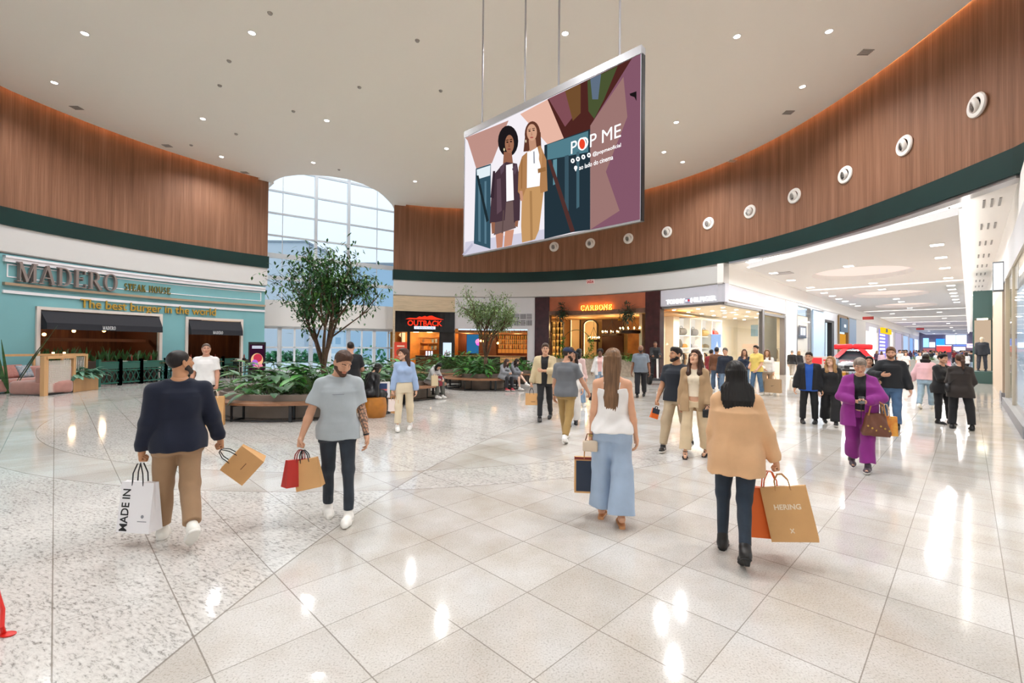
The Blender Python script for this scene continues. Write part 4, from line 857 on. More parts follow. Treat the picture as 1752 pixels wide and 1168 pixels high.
def oval(cx, cy, rx, ry, n=20, a0=0, a1=360): return [(cx + rx * math.cos(math.radians(a0 + (a1 - a0) * k / n)), cy + ry * math.sin(math.radians(a0 + (a1 - a0) * k / n))) for k in range(n + (0 if a1 - a0 == 360 else 1))]
flat(oval(.5, .42, .42, .26), '#e8b98a', 1.1, 'picture', tot, .108, f_); flat(oval(.55, .5, .3, .16), '#c2384e', 1.1, 'picture', tot, .11, f_); flat(oval(.35, .3, .22, .14), '#b06ad0', 1.1, 'picture', tot, .112, f_); flat(oval(.6, .2, .3, .09), '#e58aa0', 1.1, 'picture', tot, .114, f_)
for z in (.86, .92): flat([(.15, z), (.85, z), (.85, z + .035), (.15, z + .035)], '#dfe8ff', 1.3, 'text_line', tot, .112, f_)
STONE = mat('ledge_stone', '#c9b497', .75, var=.18, vscale=5, stretch=(.3, .3, 3), bump=.4, bscale=20)
tO0, tO1 = WIN_R, TH(778); zs0, zs1 = WZ(725, 568), WZ(725, 533)
mb = MB(); arcwall(mb, tO0, tO1, -.3, .0, zs1, Z_FAS - .02); arcwall(mb, tO0, TH(676), -.3, 0, 0, zs1); struct('wall_stone', mb, STONE)
st = thing('steakhouse_sign', 'black sign box with glowing red OUTBACK letters and a red ridge outline', 'sign', WP(TH(727), .1, zs0))
mb = MB(); arcwall(mb, TH(676), tO1, -.25, .06, zs0, zs1); mb.build('sign_box', mat('gloss_black', '#0c0a0b', .15), st)
REDL = emis('red_neon', '#ff3a22', 1.25)
mb = MB(); put_text(mb, 'OUTBACK', on_wall(TH(697), TH(756.5), WZ(727, 557.5, .1), WZ(727, 548, .1), .06), 0, .05, .022); mb.build('lettering', REDL, st)
ridge = [(0, 0), (.1, .35), (.28, .3), (.36, .75), (.42, .6), (.5, .9), (.55, .7), (.62, .95), (.68, 1.), (.8, .55), (.9, .3), (1, .1), (.75, 0)]
mb = MB(); mb.prism(ridge, on_wall(TH(693.5), TH(759.5), WZ(727, 546.5, .1), WZ(727, 539.5, .1), .06), 0, .04); mb.build('emblem', REDL, st)
mb = MB(); arcwall(mb, TH(708.5), TH(745), .06, .1, WZ(727, 562.8, .1), WZ(727, 558.2, .1)); mb.build('sub_sign', emis('sub_sign_white', '#dfe8ff', 1.6), st)
mb = MB(); put_text(mb, 'STEAKHOUSE', on_wall(TH(711), TH(742.5), WZ(727, 561.8, .1), WZ(727, 559.3, .1), .1), 0, .01, .02); mb.build('sub_lettering', mat('navy_letter', '#23408f', .5), st)
mb = MB(); arcwall(mb, TH(697), TH(702), -.2, -.05, 0, zs0); arcwall(mb, TH(752), tO1, -.3, -.05, 0, zs0); arcwall(mb, TH(676), TH(697), -.2, -.15, 0, .5) ; struct('trim_12', mb, mat('dark_frame', '#1c1613', .4))
def sidewall(mb, x, o0, o1, h): a, b = WP(TH(x), o0, h / 2), WX(x, o1, h / 2); return mb.bar(a, b, .1, h)
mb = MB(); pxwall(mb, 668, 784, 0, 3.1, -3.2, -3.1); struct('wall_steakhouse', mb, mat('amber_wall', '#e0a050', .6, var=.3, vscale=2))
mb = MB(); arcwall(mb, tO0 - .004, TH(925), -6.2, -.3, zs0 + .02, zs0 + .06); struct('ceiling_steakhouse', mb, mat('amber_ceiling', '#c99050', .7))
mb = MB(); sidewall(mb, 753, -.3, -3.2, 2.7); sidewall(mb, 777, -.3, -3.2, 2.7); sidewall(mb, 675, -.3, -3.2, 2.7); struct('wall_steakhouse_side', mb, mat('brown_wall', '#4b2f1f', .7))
for x in (712, 735): light('glow', 'POINT', WX(x, -1.7, 2.5), 70, (1, .68, .33), None, shadow_soft_size=.2)
cab = thing('display_cabinet', 'amber shelving with boxes inside the steak house doorway', 'cabinet', WX(735, -2.8, 0))
mb = MB()
for z in (.9, 1.4, 1.9, 2.3): pxwall(mb, 718, 751, z, z + .04, -3.05, -2.75)
for x in (718, 733, 750): pxwall(mb, x, x + .8, 0, 2.35, -3.05, -2.75)
mb.build('shelf', mat('amber_oak', '#b87835', .5), cab)
for i, (x, z, c) in enumerate([(722, 1.44, '#7a4a2a'), (726, 1.44, '#c9923f'), (738, 1.44, '#5b6f7d'), (744, 1.44, '#8b9aa2'), (739, 1.94, '#7c8b90'), (745, 1.94, '#9fb0b5'), (723, 1.94, '#6a4526')]):
 mb = MB(); pxwall(mb, x, x + 3.2, z, z + .28, -2.98, -2.78); tag(mb.build('boxed_good', mat('bx_' + c[1:], c, .6)), 'small boxed product on the amber shelves of the steak house', 'box', 'boxes on the amber shelves')
ct = thing('reception_counter', 'low wooden reception counter with white menus in the steak house', 'counter', WX(728, -1.5, 0))
mb = MB(); pxwall(mb, 712, 748, 0, 1.0, -1.9, -1.4); mb.build('counter_body', WOODS, ct); mb = MB(); pxwall(mb, 711, 749, 1.0, 1.05, -1.95, -1.35); mb.build('counter_top', mat('dark_top', '#3b2417', .4), ct)
for i, x in enumerate((729, 733.5, 738)): mb = MB(); pxwall(mb, x, x + 2.6, 1.05, 1.35, -1.6, -1.57); tag(mb.build('menu_card', mat('menu_white', '#efe9df', .6)), 'white menu card standing on the steak house counter, ' + ['left', 'middle', 'right'][i], 'menu')
def poster(name, x0, x1, y0, y1, off, c, e, lab, cat='poster'):
 p = WP(TH(x0), off, 0); t = thing(name, lab, cat, WP(TH((x0 + x1) / 2), off, 0)); z1, z0 = WZ((x0 + x1) / 2, y0, off), WZ((x0 + x1) / 2, y1, off)
 mb = MB(); arcwall(mb, TH(x0), TH(x1), off, off + .06, z0, z1); mb.build('board', emis('po_' + c[1:], c, e) if e else mat('po_' + c[1:], c, .5), t); return t, z0, z1
t, z0, z1 = poster('menu_poster', 675, 696.5, 585, 617, .1, '#d8432c', 0, 'red burger poster stand at the left of the steak house door')
mb = MB(); mb.prism(oval(.5, .45, .36, .22), on_wall(TH(675), TH(696.5), z0, z1, .16), 0, .004); mb.build('picture', mat('burger_brown', '#8a4a2a', .6), t)
mb = MB(); mb.prism([(.2, .75), (.8, .75), (.8, .82), (.2, .82)], on_wall(TH(675), TH(696.5), z0, z1, .16), 0, .004); mb.build('text_line', mat('cream_ink', '#f0d9c0', .6), t)
mb = MB(); arcwall(mb, TH(676), TH(695), .1, .16, 0, z0); mb.build('stand', M_BLACK, t)
t, z0, z1 = poster('light_menu', 758.5, 773, 586, 610.5, .12, '#cfe2f2', 1.25, 'white lit drinks menu beside the steak house door', 'sign')
mb = MB()
for a, h, in ((.25, .38), (.42, .5), (.6, .3), (.75, .42)): mb.prism([(a - .06, .08), (a + .06, .08), (a + .03, h), (a - .03, h)], on_wall(TH(758.5), TH(773), z0, z1, .18), 0, .004)
mb.build('picture', mat('drink_red', '#a3342c', .6), t)
mb = MB(); arcwall(mb, TH(764), TH(768), .12, .18, 0, z0); mb.build('stand', M_BLACK, t)
tP0, tP1 = TH(778), TH(915); zb0 = WZ(850, 562.5)
mb = MB(); arcwall(mb, tP0, tP1, -.3, .0, zb0, Z_FAS - .02); arcwall(mb, TH(902.5), tP1, -.3, 0, 0, zb0); struct('wall_bar_header', mb, M_GREYWALL)
pt = thing('line_pattern_emblem', 'dark woven line pattern emblem on the grey panel over the bar', 'emblem', WP(TH(888), .02, WZ(888, 557)))
mb = MB(); zl, zh = WZ(890, 557.5), WZ(890, 536); tl_, tr_ = TH(868), TH(910.5)
for r in range(2):
 for k in range(4):
  for j in range(4):
   a0_, b0_ = k / 4, r / 2
   if (r + k) % 2: q = [(a0_ + .03 + j * .058, b0_ + .04), (a0_ + .06 + j * .058, b0_ + .04), (a0_ + .06 + j * .058, b0_ + .46), (a0_ + .03 + j * .058, b0_ + .46)]
   else: q = [(a0_ + .02, b0_ + .05 + j * .115), (a0_ + .235, b0_ + .05 + j * .115), (a0_ + .235, b0_ + .10 + j * .115), (a0_ + .02, b0_ + .10 + j * .115)]
   mb.prism(q, on_wall(tl_, tr_, zl, zh, 0), 0, .02)
mb.build('pattern_lines', mat('line_grey', '#55535a', .5), pt)
mb = MB(); pxwall(mb, 770, 912, 0, zb0 + .1, -6.2, -6); sidewall(mb, 903.5, -.3, -6.2, 2.75); struct('wall_bar', mb, mat('terracotta_wall', '#8a4a26', .6, var=.3, vscale=1.5))
for x in (800, 845, 885): light('glow', 'POINT', WX(x, -2.8, 2.55), 75, (1, .6, .3), None, shadow_soft_size=.25)
mb = MB(); pxwall(mb, 783, 798, 0, zb0, -4.2, -3.6); struct('wall_bar_column', mb, WOODS)
mb = MB(); pxwall(mb, 820, 849, 0, zb0, -5.2, -4.9); struct('wall_bar_panel', mb, mat('walnut_panel', '#6b4429', .5, var=.2, vscale=4))
tv = thing('wall_screen', 'blue and pink lit screen inside the bar', 'screen', WX(808, -5.6, 1.6))
mb = MB(); pxwall(mb, 799, 819, 1.15, zb0 - .25, -5.9, -5.75); mb.build('display', emis('bar_screen', '#2f6f9f', .9), tv)
fw = on_wall(TH(799), TH(819), 1.15, zb0 - .25, -5.74)
for (a, b, rx, ry, c) in ((.4, .62, .25, .16, '#ff8ac0'), (.6, .68, .25, .13, '#fff0d0'), (.5, .5, .3, .1, '#d060c8'), (.7, .25, .25, .15, '#3aa0a8')): mb = MB(); mb.prism(oval(a, b, rx, ry, 14), fw, 0, .01); mb.build('picture', emis('bs_' + c[1:], c, 1.4), tv)
br = thing('back_bar', 'glowing back bar shelving full of bottles', 'shelf', WX(876, -5.5, 0))
mb = MB(); shz = [1.55, 1.95, 2.32, 2.62]
for z in shz: pxwall(mb, 852, 902, z - .03, z, -5.9, -5.5)
for k in range(9): x = 852 + 50 * k / 8; pxwall(mb, x, x + .35, 1.2, zb0, -5.55, -5.5)
mb.build('shelf_frame', mat('black_shelf', '#2a1a12', .5), br)
mb = MB(); pxwall(mb, 852, 902, 1.2, zb0, -5.98, -5.94); mb.build('lit_back_panel', emis('amber_backlight', '#e88a3c', .75), br)
def bottle(name, P, h, m, label, group, cat='bottle'):
 o = MB().lathe([(.0, 0), (.042, .0), (.042, h * .58), (.016, h * .74), (.016, h), (0, h)], (0, 0, 0), 9).build(name, m, None, True); o.location = tuple(P); return tag(o, label, cat, group)
BM = [mat('bottle_amber', '#c9751f', .15, spec=.8), mat('bottle_pale', '#e9dcae', .15), mat('bottle_green', '#4d6b2c', .15), mat('bottle_red', '#a33a22', .15)]
BB = [bottle('bottle', WX(853.5 + 47 * i / 14, -5.7, 1.55), .30 + .04 * i, BM[i], 'bottle on the glowing back bar shelves', 'bottles on the back bar') for i in range(4)]
for z in shz[:]:
 for k in range(15):
  if z == shz[0] and k < 4: continue
  i = RN.randrange(4); P = WX(853.5 + 47 * k / 14, -5.7, z); o = dup(BB[i], P, 0, 'bottle on the glowing back bar shelves', 'bottles on the back bar')
bar = thing('bar_counter', 'long wooden bar counter with a lit slatted front', 'counter', WX(840, -1.5, 0))
mb = MB(); pxwall(mb, 780, 900, 1.02, 1.08, -1.6, -1.0); mb.build('counter_top', WOODH, bar)
mb = MB(); pxwall(mb, 780, 900, 0, 1.02, -1.5, -1.25); mb.build('counter_body', mat('dark_bar_front', '#2b1c14', .5), bar)
mb = MB(); pxwall(mb, 856, 890, .6, .98, -1.25, -1.22); mb.build('lit_front', emis('bar_front_glow', '#f0b070', .9), bar)
mb = MB()
for k in range(24): x = 856 + 34 * k / 23; pxwall(mb, x, x + .45, .55, 1.0, -1.22, -1.19)
mb.build('slats', mat('slat_brown', '#5a3a24', .5), bar)
for i, (x, y) in enumerate([(823, 583), (828, 584), (852, 587)]):
 P = WX(x, -3, WZ(x, y, -3)); t = thing('pendant_lamp', 'small glowing pendant lamp inside the bar, ' + ['left of the tree trunk', 'behind the tree trunk', 'by the back bar'][i], 'lamp', P); MB().lathe([(0, -.08), (.07, -.04), (.08, 0), (.04, .08), (0, .09)], P, 12).build('bulb', emis('warm_bulb', '#ffb765', 14), t, True); MB().tube([P, (P[0], P[1], zb0)], .008, 6).build('cord', M_BLACK, t)
MAROON = mat('maroon_marble', '#3a1a1c', .25, var=.3, vscale=3)
tc0, tc1 = TH(915.5), TH(1130); zc1 = WZ(1020, 504); zbeam1, zbeam0 = WZ(1020, 530.5), WZ(1020, 537.5)
mb = MB(); pxwall(mb, 915.5, 940, 0, Z_FAS - .03, -.4, .08); pxwall(mb, 1105, 1130, 0, Z_FAS - .03, -.4, .08); struct('wall_pillars', mb, MAROON)
mb = MB(); pxwall(mb, 940, 1105, zbeam1, Z_FAS - .03, -.3, 0); struct('wall_terracotta', mb, mat('terracotta_plaster', '#a3593a', .75, var=.15, vscale=2))
mb = MB(); pxwall(mb, 940, 1105, zbeam0, zbeam1, -.3, .12); struct('trim_13', mb, mat('weathered_beam', '#6b4a3a', .7, var=.4, vscale=3))
cs_ = serif_sign('trattoria_sign', 'backlit gold CARBONE letters on the terracotta header', 'CARBONE', TH(994), TH(1048), WZ(1020, 530, .2), WZ(1020, 521.5, .2), .16, .04, mat('gold_letter', '#8a6222', .5), True)
W_, w_ = serif_word('CARBONE'); mb = MB()
for ch, polys in W_:
 for q in polys: mb.prism(q, lambda a, b, d: WP(TH(994) + (TH(1048) - TH(994)) * a / w_, .12 + d, WZ(1020, 530, .2) + (WZ(1020, 521.5, .2) - WZ(1020, 530, .2)) * b), 0, .03)
mb.build('back_glow', emis('sign_backlight', '#ffb840', 22), cs_)
for i, x in enumerate((964, 1078)):
 P = WP(TH(x), .35, WZ(x, 533, .35)); t = thing('hanging_plant', 'bushy dark green plant hanging on the beam, ' + ['left of the gold letters', 'right of the gold letters'][i], 'plant', P); mb = MB(); r = random.Random(i)
 for k in range(420):
  d = nrm([r.gauss(0, 1), r.gauss(0, 1), r.gauss(0, 1)]); q = P + d * r.uniform(.1, .62) * (1.0, 1., 1.0) ; q[2] -= .1 if r.random() < .3 else 0; leafblade(mb, q, d + np.array([0, 0, -.3]), .13, .035, .6)
 mb.build('foliage', mat('leaf_dark', '#25412b', .5, col2='#152a1c', vscale=6), t, 'all'); MB().lathe([(.0, -.15), (.16, -.12), (.2, .1), (0, .12)], P, 14).build('basket', mat('basket_brown', '#4a3526', .8), t, True); MB().tube([P, (P[0], P[1], zbeam1 + .3)], .01, 5).build('cord', M_BLACK, t)
mb = MB(); pxwall(mb, 940, 1105, 0, 3.9, -7.2, -7); struct('wall_trattoria', mb, mat('cream_plaster_warm', '#e2c08c', .7))
mb = MB(); pxwall(mb, 895, 1112, 3.85, 3.9, -7.2, -.3); struct('ceiling_trattoria', mb, mat('trattoria_ceiling', '#c79a62', .7))
mb = MB(); sidewall(mb, 940, -.3, -7.1, 3.85); sidewall(mb, 1105, -.3, -7.1, 3.85); struct('wall_trattoria_side', mb, mat('trattoria_side', '#8a5a34', .7))
mb = MB(); pxwall(mb, 1030, 1066, 0, 3.85, -6.6, -6.4); struct('wall_trattoria_dark', mb, mat('dark_brown_panel', '#43210f', .6))
mb = MB(); pxwall(mb, 1074, 1105, 0, 3.85, -5.8, -5.6); struct('wall_trattoria_gold', mb, mat('ochre_mural', '#9a6a34', .7, col2='#6b4018', vscale=1.6))
for x, o in ((958, -3), (1000, -4), (1045, -3), (1088, -3)): light('glow', 'POINT', WX(x, o, 3.2), 85, (1, .66, .32), None, shadow_soft_size=.25)
def arch(name, label, x0, x1, ytop, off):
 zt_ = WZ((x0 + x1) / 2, ytop, off); t0, t1 = cyl(x0, 560, off)[0], cyl(x1, 560, off)[0]; w = abs(t1 - t0) * WR(t0) / 2; zs = zt_ - w
 t = thing(name, label, 'arch', WP((t0 + t1) / 2, off, 0)); mb = MB(); outer = [(0, 0)] + [(.5 - .5 * math.cos(PI * k / 18), zs + w * math.sin(PI * k / 18)) for k in range(19)] + [(1, 0)]
 k_ = .86; inner = [(.5 + (a - .5) * k_, (b if b < zs else zs + (b - zs) * k_)) for a, b in outer]
 for i in range(len(outer) - 1): mb.prism([outer[i], outer[i + 1], inner[i + 1], inner[i]], lambda a, b, d: WP(t0 + (t1 - t0) * a, off + d, b), 0, .25)
 mb.build('arch_frame', mat('dark_arch', '#3b2013', .5), t); mb = MB(); mb.prism(inner, lambda a, b, d: WP(t0 + (t1 - t0) * a, off + d, b), 0, .03); mb.build('niche', mat('niche_cream', '#eed6a8', .7), t)
 mb = MB(); k2 = .82; in2 = [(.5 + (a - .5) * k2, (b if b < zs else zs + (b - zs) * k2)) for a, b in outer]
 for i in range(len(outer) - 1): mb.prism([inner[i], inner[i + 1], in2[i + 1], in2[i]], lambda a, b, d: WP(t0 + (t1 - t0) * a, off + d, b), .04, .06)
 mb.build('light_strip', emis('arch_led', '#ffe2a8', 4), t)
arch('tall_arch', 'tall narrow dark framed arch inside the trattoria, left', 976, 994, 540.5, -6.5); arch('wide_arch', 'wide dark framed arch inside the trattoria, right of the tall one', 998, 1024, 547, -6.5)
bsx = thing('bottle_shelf', 'tall backlit bottle shelf at the left of the trattoria', 'shelf', WX(953, -2.6, 0))
mb = MB(); pxwall(mb, 944, 963, .6, 3.5, -3.0, -2.95); mb.build('lit_back_panel', emis('bottle_backlight', '#f0a850', 1.3), bsx); mb = MB(); SZ = [.9, 1.35, 1.8, 2.25, 2.7, 3.15]
for z in SZ: pxwall(mb, 944, 963, z - .03, z, -2.95, -2.6)
for x in (943.6, 950, 956.5, 962.6): pxwall(mb, x, x + .5, 0, 3.5, -2.95, -2.6)
mb.build('shelf_frame', mat('black_shelf', '#2a1a12', .5), bsx)
for z in SZ[1:]:
 for k in range(7): dup(BB[RN.randrange(4)], WX(945 + 16.5 * k / 6, -2.75, z), 0, 'bottle on the tall backlit trattoria shelf', 'bottles on the trattoria shelf')
def chandelier(px, py, off, r, n, lab):
 P = WX(px, off, WZ(px, py, off)); t = thing('ring_chandelier', lab, 'chandelier', P); k = 28
 MB().lathe([(r, -.12), (r + .05, -.12), (r + .05, .06), (r, .06), (r, -.12)], P, k).build('ring', mat('dark_iron', '#2b1a10', .5), t)
 for i in range(3): a = 2 * PI * i / 3 + .4; MB().tube([P + (r * math.cos(a), r * math.sin(a), 0), P + (0, 0, 1.0)], .015, 5).build('chain', M_BLACK, t)
 mb = MB(); mc = MB()
 for i in range(n): a = 2 * PI * i / n; q = P + (r * math.cos(a), r * math.sin(a), .06); mc.tube([q, q + (0, 0, .10)], .022, 6); mb.lathe([(0, 0), (.035, .04), (.02, .1), (0, .12)], q + (0, 0, .1), 6)
 mb.build('bulb', emis('candle_bulb', '#ffdf9c', 22), t); mc.build('candle_sleeve', mat('ivory', '#e8d7ae', .6), t); MB().tube([P + (0, 0, 1.0), (P[0], P[1], 3.85)], .012, 5).build('rod', M_BLACK, t)
chandelier(1080, 567, -2.2, .72, 12, 'large iron ring chandelier with candle bulbs at the right of the trattoria'); chandelier(1047, 572, -5.2, .7, 10, 'smaller ring chandelier deeper inside the trattoria'); chandelier(1016, 582, -5.6, .42, 8, 'small glowing chandelier in front of the wide arch')
P = WX(1060, -1.0, WZ(1060, 546, -1)); t = thing('pendant_lamp', 'small bell pendant under the beam right of centre', 'lamp', P); MB().lathe([(.0, .12), (.05, .1), (.12, -.08), (.10, -.08), (0, .06)], P, 14).build('shade', GOLD, t, True); MB().tube([P + (0, 0, .1), (P[0], P[1], 3.85)], .01, 5).build('cord', M_BLACK, t)
P = WP(TH(984), -.3, 0); th = TH(984); zc = WZ(984, 590, -.3)
hp = thing('plant_hoop', 'large round metal hoop wrapped with vines in front of the trattoria', 'plant hoop', P)
fh = lambda a, r: WP(th, -.3, zc) + np.array([-math.sin(th), math.cos(th), 0]) * (-r * math.cos(a)) + np.array([0, 0, r * math.sin(a)])
MB().tube([fh(2 * PI * k / 40, .98) for k in range(41)], .02, 6).build('hoop', mat('green_iron', '#55613a', .5), hp, 'all'); mb = MB(); r = random.Random(3)
for k in range(420):
 a = r.choice([r.uniform(-1.1, .7), r.uniform(PI - .5, PI + 1.3)]); q = fh(a, .98 + r.gauss(0, .09)); q += nrm([r.gauss(0, 1), r.gauss(0, 1), 0]) * .06; leafblade(mb, q, [r.gauss(0, 1), r.gauss(0, 1), r.gauss(-.3, 1)], .12, .035, .5, n=2)
mb.build('vine', LEAFB, hp, 'all')
mb = MB(); pxwall(mb, 941, 1104, 0, 1.0, -.2, .35); tag(mb.build('stone_planter', mat('pale_stone_planter', '#b9aa97', .8, var=.25, vscale=8)), 'long pale stone planter in front of the trattoria', 'planter')
for i, x in enumerate((956, 966, 977, 990, 1010, 1028, 1045, 1060, 1072, 1083)): bushy(WP(TH(x), .05, .98), 34, .28, .06, 60 + i, 'lit leafy plant in the pale stone planter of the trattoria', LEAFB if i % 2 else LEAF, group='plants in the stone planter', tall=.42, rad=.3)
for i, (x, z) in enumerate(((1040, 1.2), (1052, 1.3))): light('glow', 'POINT', WX(x, -1., 1.2), 12, (.8, 1, .4), None, shadow_soft_size=.1)
sg = thing('exit_sign', 'small white and red SAIDA sign on the white fascia', 'sign', WP(TH(1010), .1, WZ(1010, 486)))
mb = MB(); arcwall(mb, TH(1003.3), TH(1016.8), .03, .07, WZ(1010, 485.5), WZ(1010, 476.5)); mb.build('board', mat('sign_white_board', '#f2dede', .5), sg)
mb = MB(); put_text(mb, 'SAÍDA', on_wall(TH(1004.3), TH(1015.8), WZ(1010, 484.5), WZ(1010, 478.5), .07), 0, .01, .03); mb.build('lettering', mat('sign_red', '#c2303a', .5), sg)
# ================================================================ clothing store at the corridor corner
zth = WZ(1185, 520.5)
mb = MB(); arcwall(mb, TH(1130), TH_TOM - .004, -.3, -.02, zth, Z_FAS - .02); sbox(mb, S_C + .05, cs(1344)[0], TL - .3, TL - .02, zth, 4.98)
struct('wall_store_header', mb, mat('store_header_grey', '#c6c5cf', .5))
mb = MB(); arcwall(mb, TH(1131), TH_TOM, -.28, -.04, zth - .12, zth); sbox(mb, S_C, cs(1307)[0], TL - .28, TL - .04, zth - .12, zth); sbox(mb, cs(1304.5)[0], cs(1308)[0], TL - .2, TL, 0, zth); sbox(mb, cs(1342)[0], cs(1344.5)[0], TL - .28, TL + .01, 0, zth - .15); sbox(mb, cs(1307)[0], cs(1344)[0], TL - .2, TL + .01, zth - .3, zth - .15)
struct('trim_14', mb, mat('steel_frame', '#7f7a78', .4, .6))
sg = thing('store_sign', 'white lit TOMMY HILFIGER letters on the grey store header facing the hall', 'sign', WP(TH(1185), 0, zth))
WL = emis('white_letters', '#ffffff', 1.8); za, zb_ = WZ(1182, 517.5), WZ(1182, 509.5)
for txt, x0, x1 in (('TOMMY', 1140, 1171), ('HILFIGER', 1182.5, 1225)):
 mb = MB(); put_text(mb, txt, on_wall(TH(x0), TH(x1), za, zb_, 0), -.02, .05, .014); mb.build('lettering', WL, sg)
mb = MB(); zm = (za + zb_) / 2; arcwall(mb, TH(1173), TH(1180.5), .0, .03, zm - .10, zm + .10); mb.build('flag_emblem', emis('flag_white', '#dfe6ff', 1.3), sg)
mb = MB(); arcwall(mb, TH(1176.8), TH(1180.5), .03, .04, zm - .06, zm + .06); mb.build('flag_red', mat('flag_red', '#c23244', .5), sg)
mb = MB(); arcwall(mb, TH(1173), TH(1180.5), .03, .04, zm + .07, zm + .10); arcwall(mb, TH(1173), TH(1180.5), .03, .04, zm - .10, zm - .07); mb.build('flag_blue', mat('flag_blue', '#27406f', .5), sg)
sg = thing('store_sign', 'small white lit TOMMY HILFIGER letters over the store door on the corridor side', 'sign', ST(cs(1328)[0], TL, zth))
s0, s1 = cs(1316)[0], cs(1341)[0]
mb = MB(); put_text(mb, 'TOMMY HILFIGER', lambda a, b, d: ST(s0 + (s1 - s0) * a, TL + d, zth + .18 + .28 * b), -.02, .05, .014); mb.build('lettering', WL, sg)
gw = MB(); arcwall(gw, TH(1133), TH_TOM, -.12, -.10, .08, zth - .1); o = gw.build('store_window', glass()); tag(o, 'tall curved glass window of the clothing store facing the hall', 'shop window')
gw = MB(); sbox(gw, S_C, cs(1304.5)[0], TL - .12, TL - .1, .08, zth - .1); o = gw.build('store_window', glass()); tag(o, 'tall glass window of the clothing store facing the corridor', 'shop window')
STW = mat('store_cream', '#f3ead8', .7); TB = -14.6; S1 = 43.
mb = MB(); sbox(mb, 26.2, S1, TB - .2, TB, 0, 4.2); sbox(mb, S1, S1 + .2, TB, TL, 0, 4.2); sbox(mb, cs(1344)[0], S1, TL - .3, TL - .2, 0, 4.2); struct('wall_store', mb, STW)
q = [WP(TH(1131), -.32, 4.2), WP(TH(1185), -.32, 4.2), WP(TH_TOM, -.32, 4.2), ST(S1, TL - .2, 4.2), ST(S1, TB, 4.2), ST(27.5, TB, 4.2)]
struct('ceiling_store', MB().add(q, [(0, 1, 2, 3, 4, 5)]), mat('store_ceiling', '#efe4cc', .8))
for i, (s, t) in enumerate(((29.5, -12.5), (33, -11), (37.5, -12.5))): light('glow', 'AREA', ST(s, t, 4.05), SHOP_W * 3.2, (1, .9, .74), None, size=1.6)
mb = MB()
for s in np.arange(28.5, 42, 2.2):
 for t in (-13.6, -12, -10.5): mb.box(ST(s, t, 4.19), (.16, .16, .02))
tag(mb.build('store_spotlights', emis('store_spot', '#fff6e0', 22)), 'rows of small spotlights in the cream store ceiling', 'ceiling light', kind='stuff')
su = thing('shelving_unit', 'tall white backlit shelving unit on the left store wall', 'shelf', ST(35, TB + .3, 0)); SA, SB = 30.2, 38.0
WHS = mat('shelf_white', '#f5f2ec', .5); mb = MB()
for k in range(5): s = SA + (SB - SA) * k / 4; sbox(mb, s - .05, s + .05, TB, TB + .5, 0, 3.95)
sbox(mb, SA, SB, TB, TB + .55, 3.85, 4.0); mb.build('frame', WHS, su)
for z in (2.62, 1.75, 1.45): mb = MB(); sbox(mb, SA, SB, TB, TB + .48, z - .04, z); mb.build('shelf', WHS, su)
mb = MB(); sbox(mb, SA, SB, TB + .005, TB + .02, 1.5, 3.85); mb.build('lit_back_panel', emis('shelf_glow', '#fff4e4', .95), su)
mb = MB(); sbox(mb, SA - .9, SA - .05, TB, TB + .6, 0, 4.0); struct('wall_store_pier', mb, STW)
def bagshape(P, w, d, h, m, label, rz=-PI / 4 + PI / 2):
 t = thing('travel_bag', label, 'bag', P, 0, 'bags on the store shelves'); R = rotz(rz); P = np.array(P)
 MB().lathe([(.0, -w / 2), (h * .40, -w / 2), (h * .5, -w * .4), (h * .5, w * .4), (h * .40, w / 2), (0, w / 2)], P + (0, 0, h * .5), 14, R=R @ roty(PI / 2)).build('body', m, t, True)
 MB().tube([P + R @ np.array([w * .25 * math.cos(a), 0, h * (.9 + .35 * math.sin(a))]) for a in np.linspace(0, PI, 9)], .015, 5).build('handle', M_BLACK, t); return t
cols_ = ['#6d6a68', '#75757a', '#b59a62', '#c2392f']; nm_ = ['dark grey', 'mid grey', 'tan', 'red']
for k in range(4):
 s = SA + (SB - SA) * (k + .5) / 4; bagshape(ST(s, TB + .26, 2.62), 1.0 if k < 3 else .75, .4, .52, mat('bag_' + nm_[k], cols_[k], .6), nm_[k] + ' travel bag on the upper shelf of the store unit')
for k, (u0, w, h, c, lab) in enumerate([(.35, .5, .6, '#5b5650', 'brown grey backpack'), (.8, .45, .28, '#b9803f', 'tan box bag'), (1.2, .4, .35, '#5a5c66', 'slate shoe pair'), (1.65, .6, .3, '#a9a9b0', 'pale grey shoe row'), (2.2, .4, .3, '#8c7a5c', 'khaki shoe'), (2.6, .7, .3, '#6a6252', 'brown shoe row'), (3.15, .5, .3, '#b8402f', 'red shoe pair'), (3.5, .4, .62, '#c9392e', 'red cap on a stand'), (3.8, .3, .3, '#b8b1a2', 'beige shoe')]):
 P = ST(SA + (SB - SA) * u0 / 4, TB + .26, 1.75); o = MB().lathe([(0, 0), (w * .42, 0), (w * .5, h * .3), (w * .4, h * .75), (w * .2, h), (0, h)], P, 12, sx=1, sy=.6).build('shelf_item', mat('item_' + c[1:], c, .6), None, True); tag(o, lab + ' on the middle shelf of the store unit', 'shoes', 'goods on the middle store shelf')
rl = thing('clothes_rail', 'long rail of hanging clothes under the store shelving', 'clothes rail', ST(34, TB + .35, 1.4)); MB().tube([ST(SA, TB + .35, 1.4), ST(SB, TB + .35, 1.4)], .02, 6).build('rail_tube', M_STEEL, rl)
gc = ['#ece8e2', '#3a3f4c', '#d9d2c6', '#5d5348', '#c7b9a0', '#23252c', '#a8a29a', '#8a6a4a']
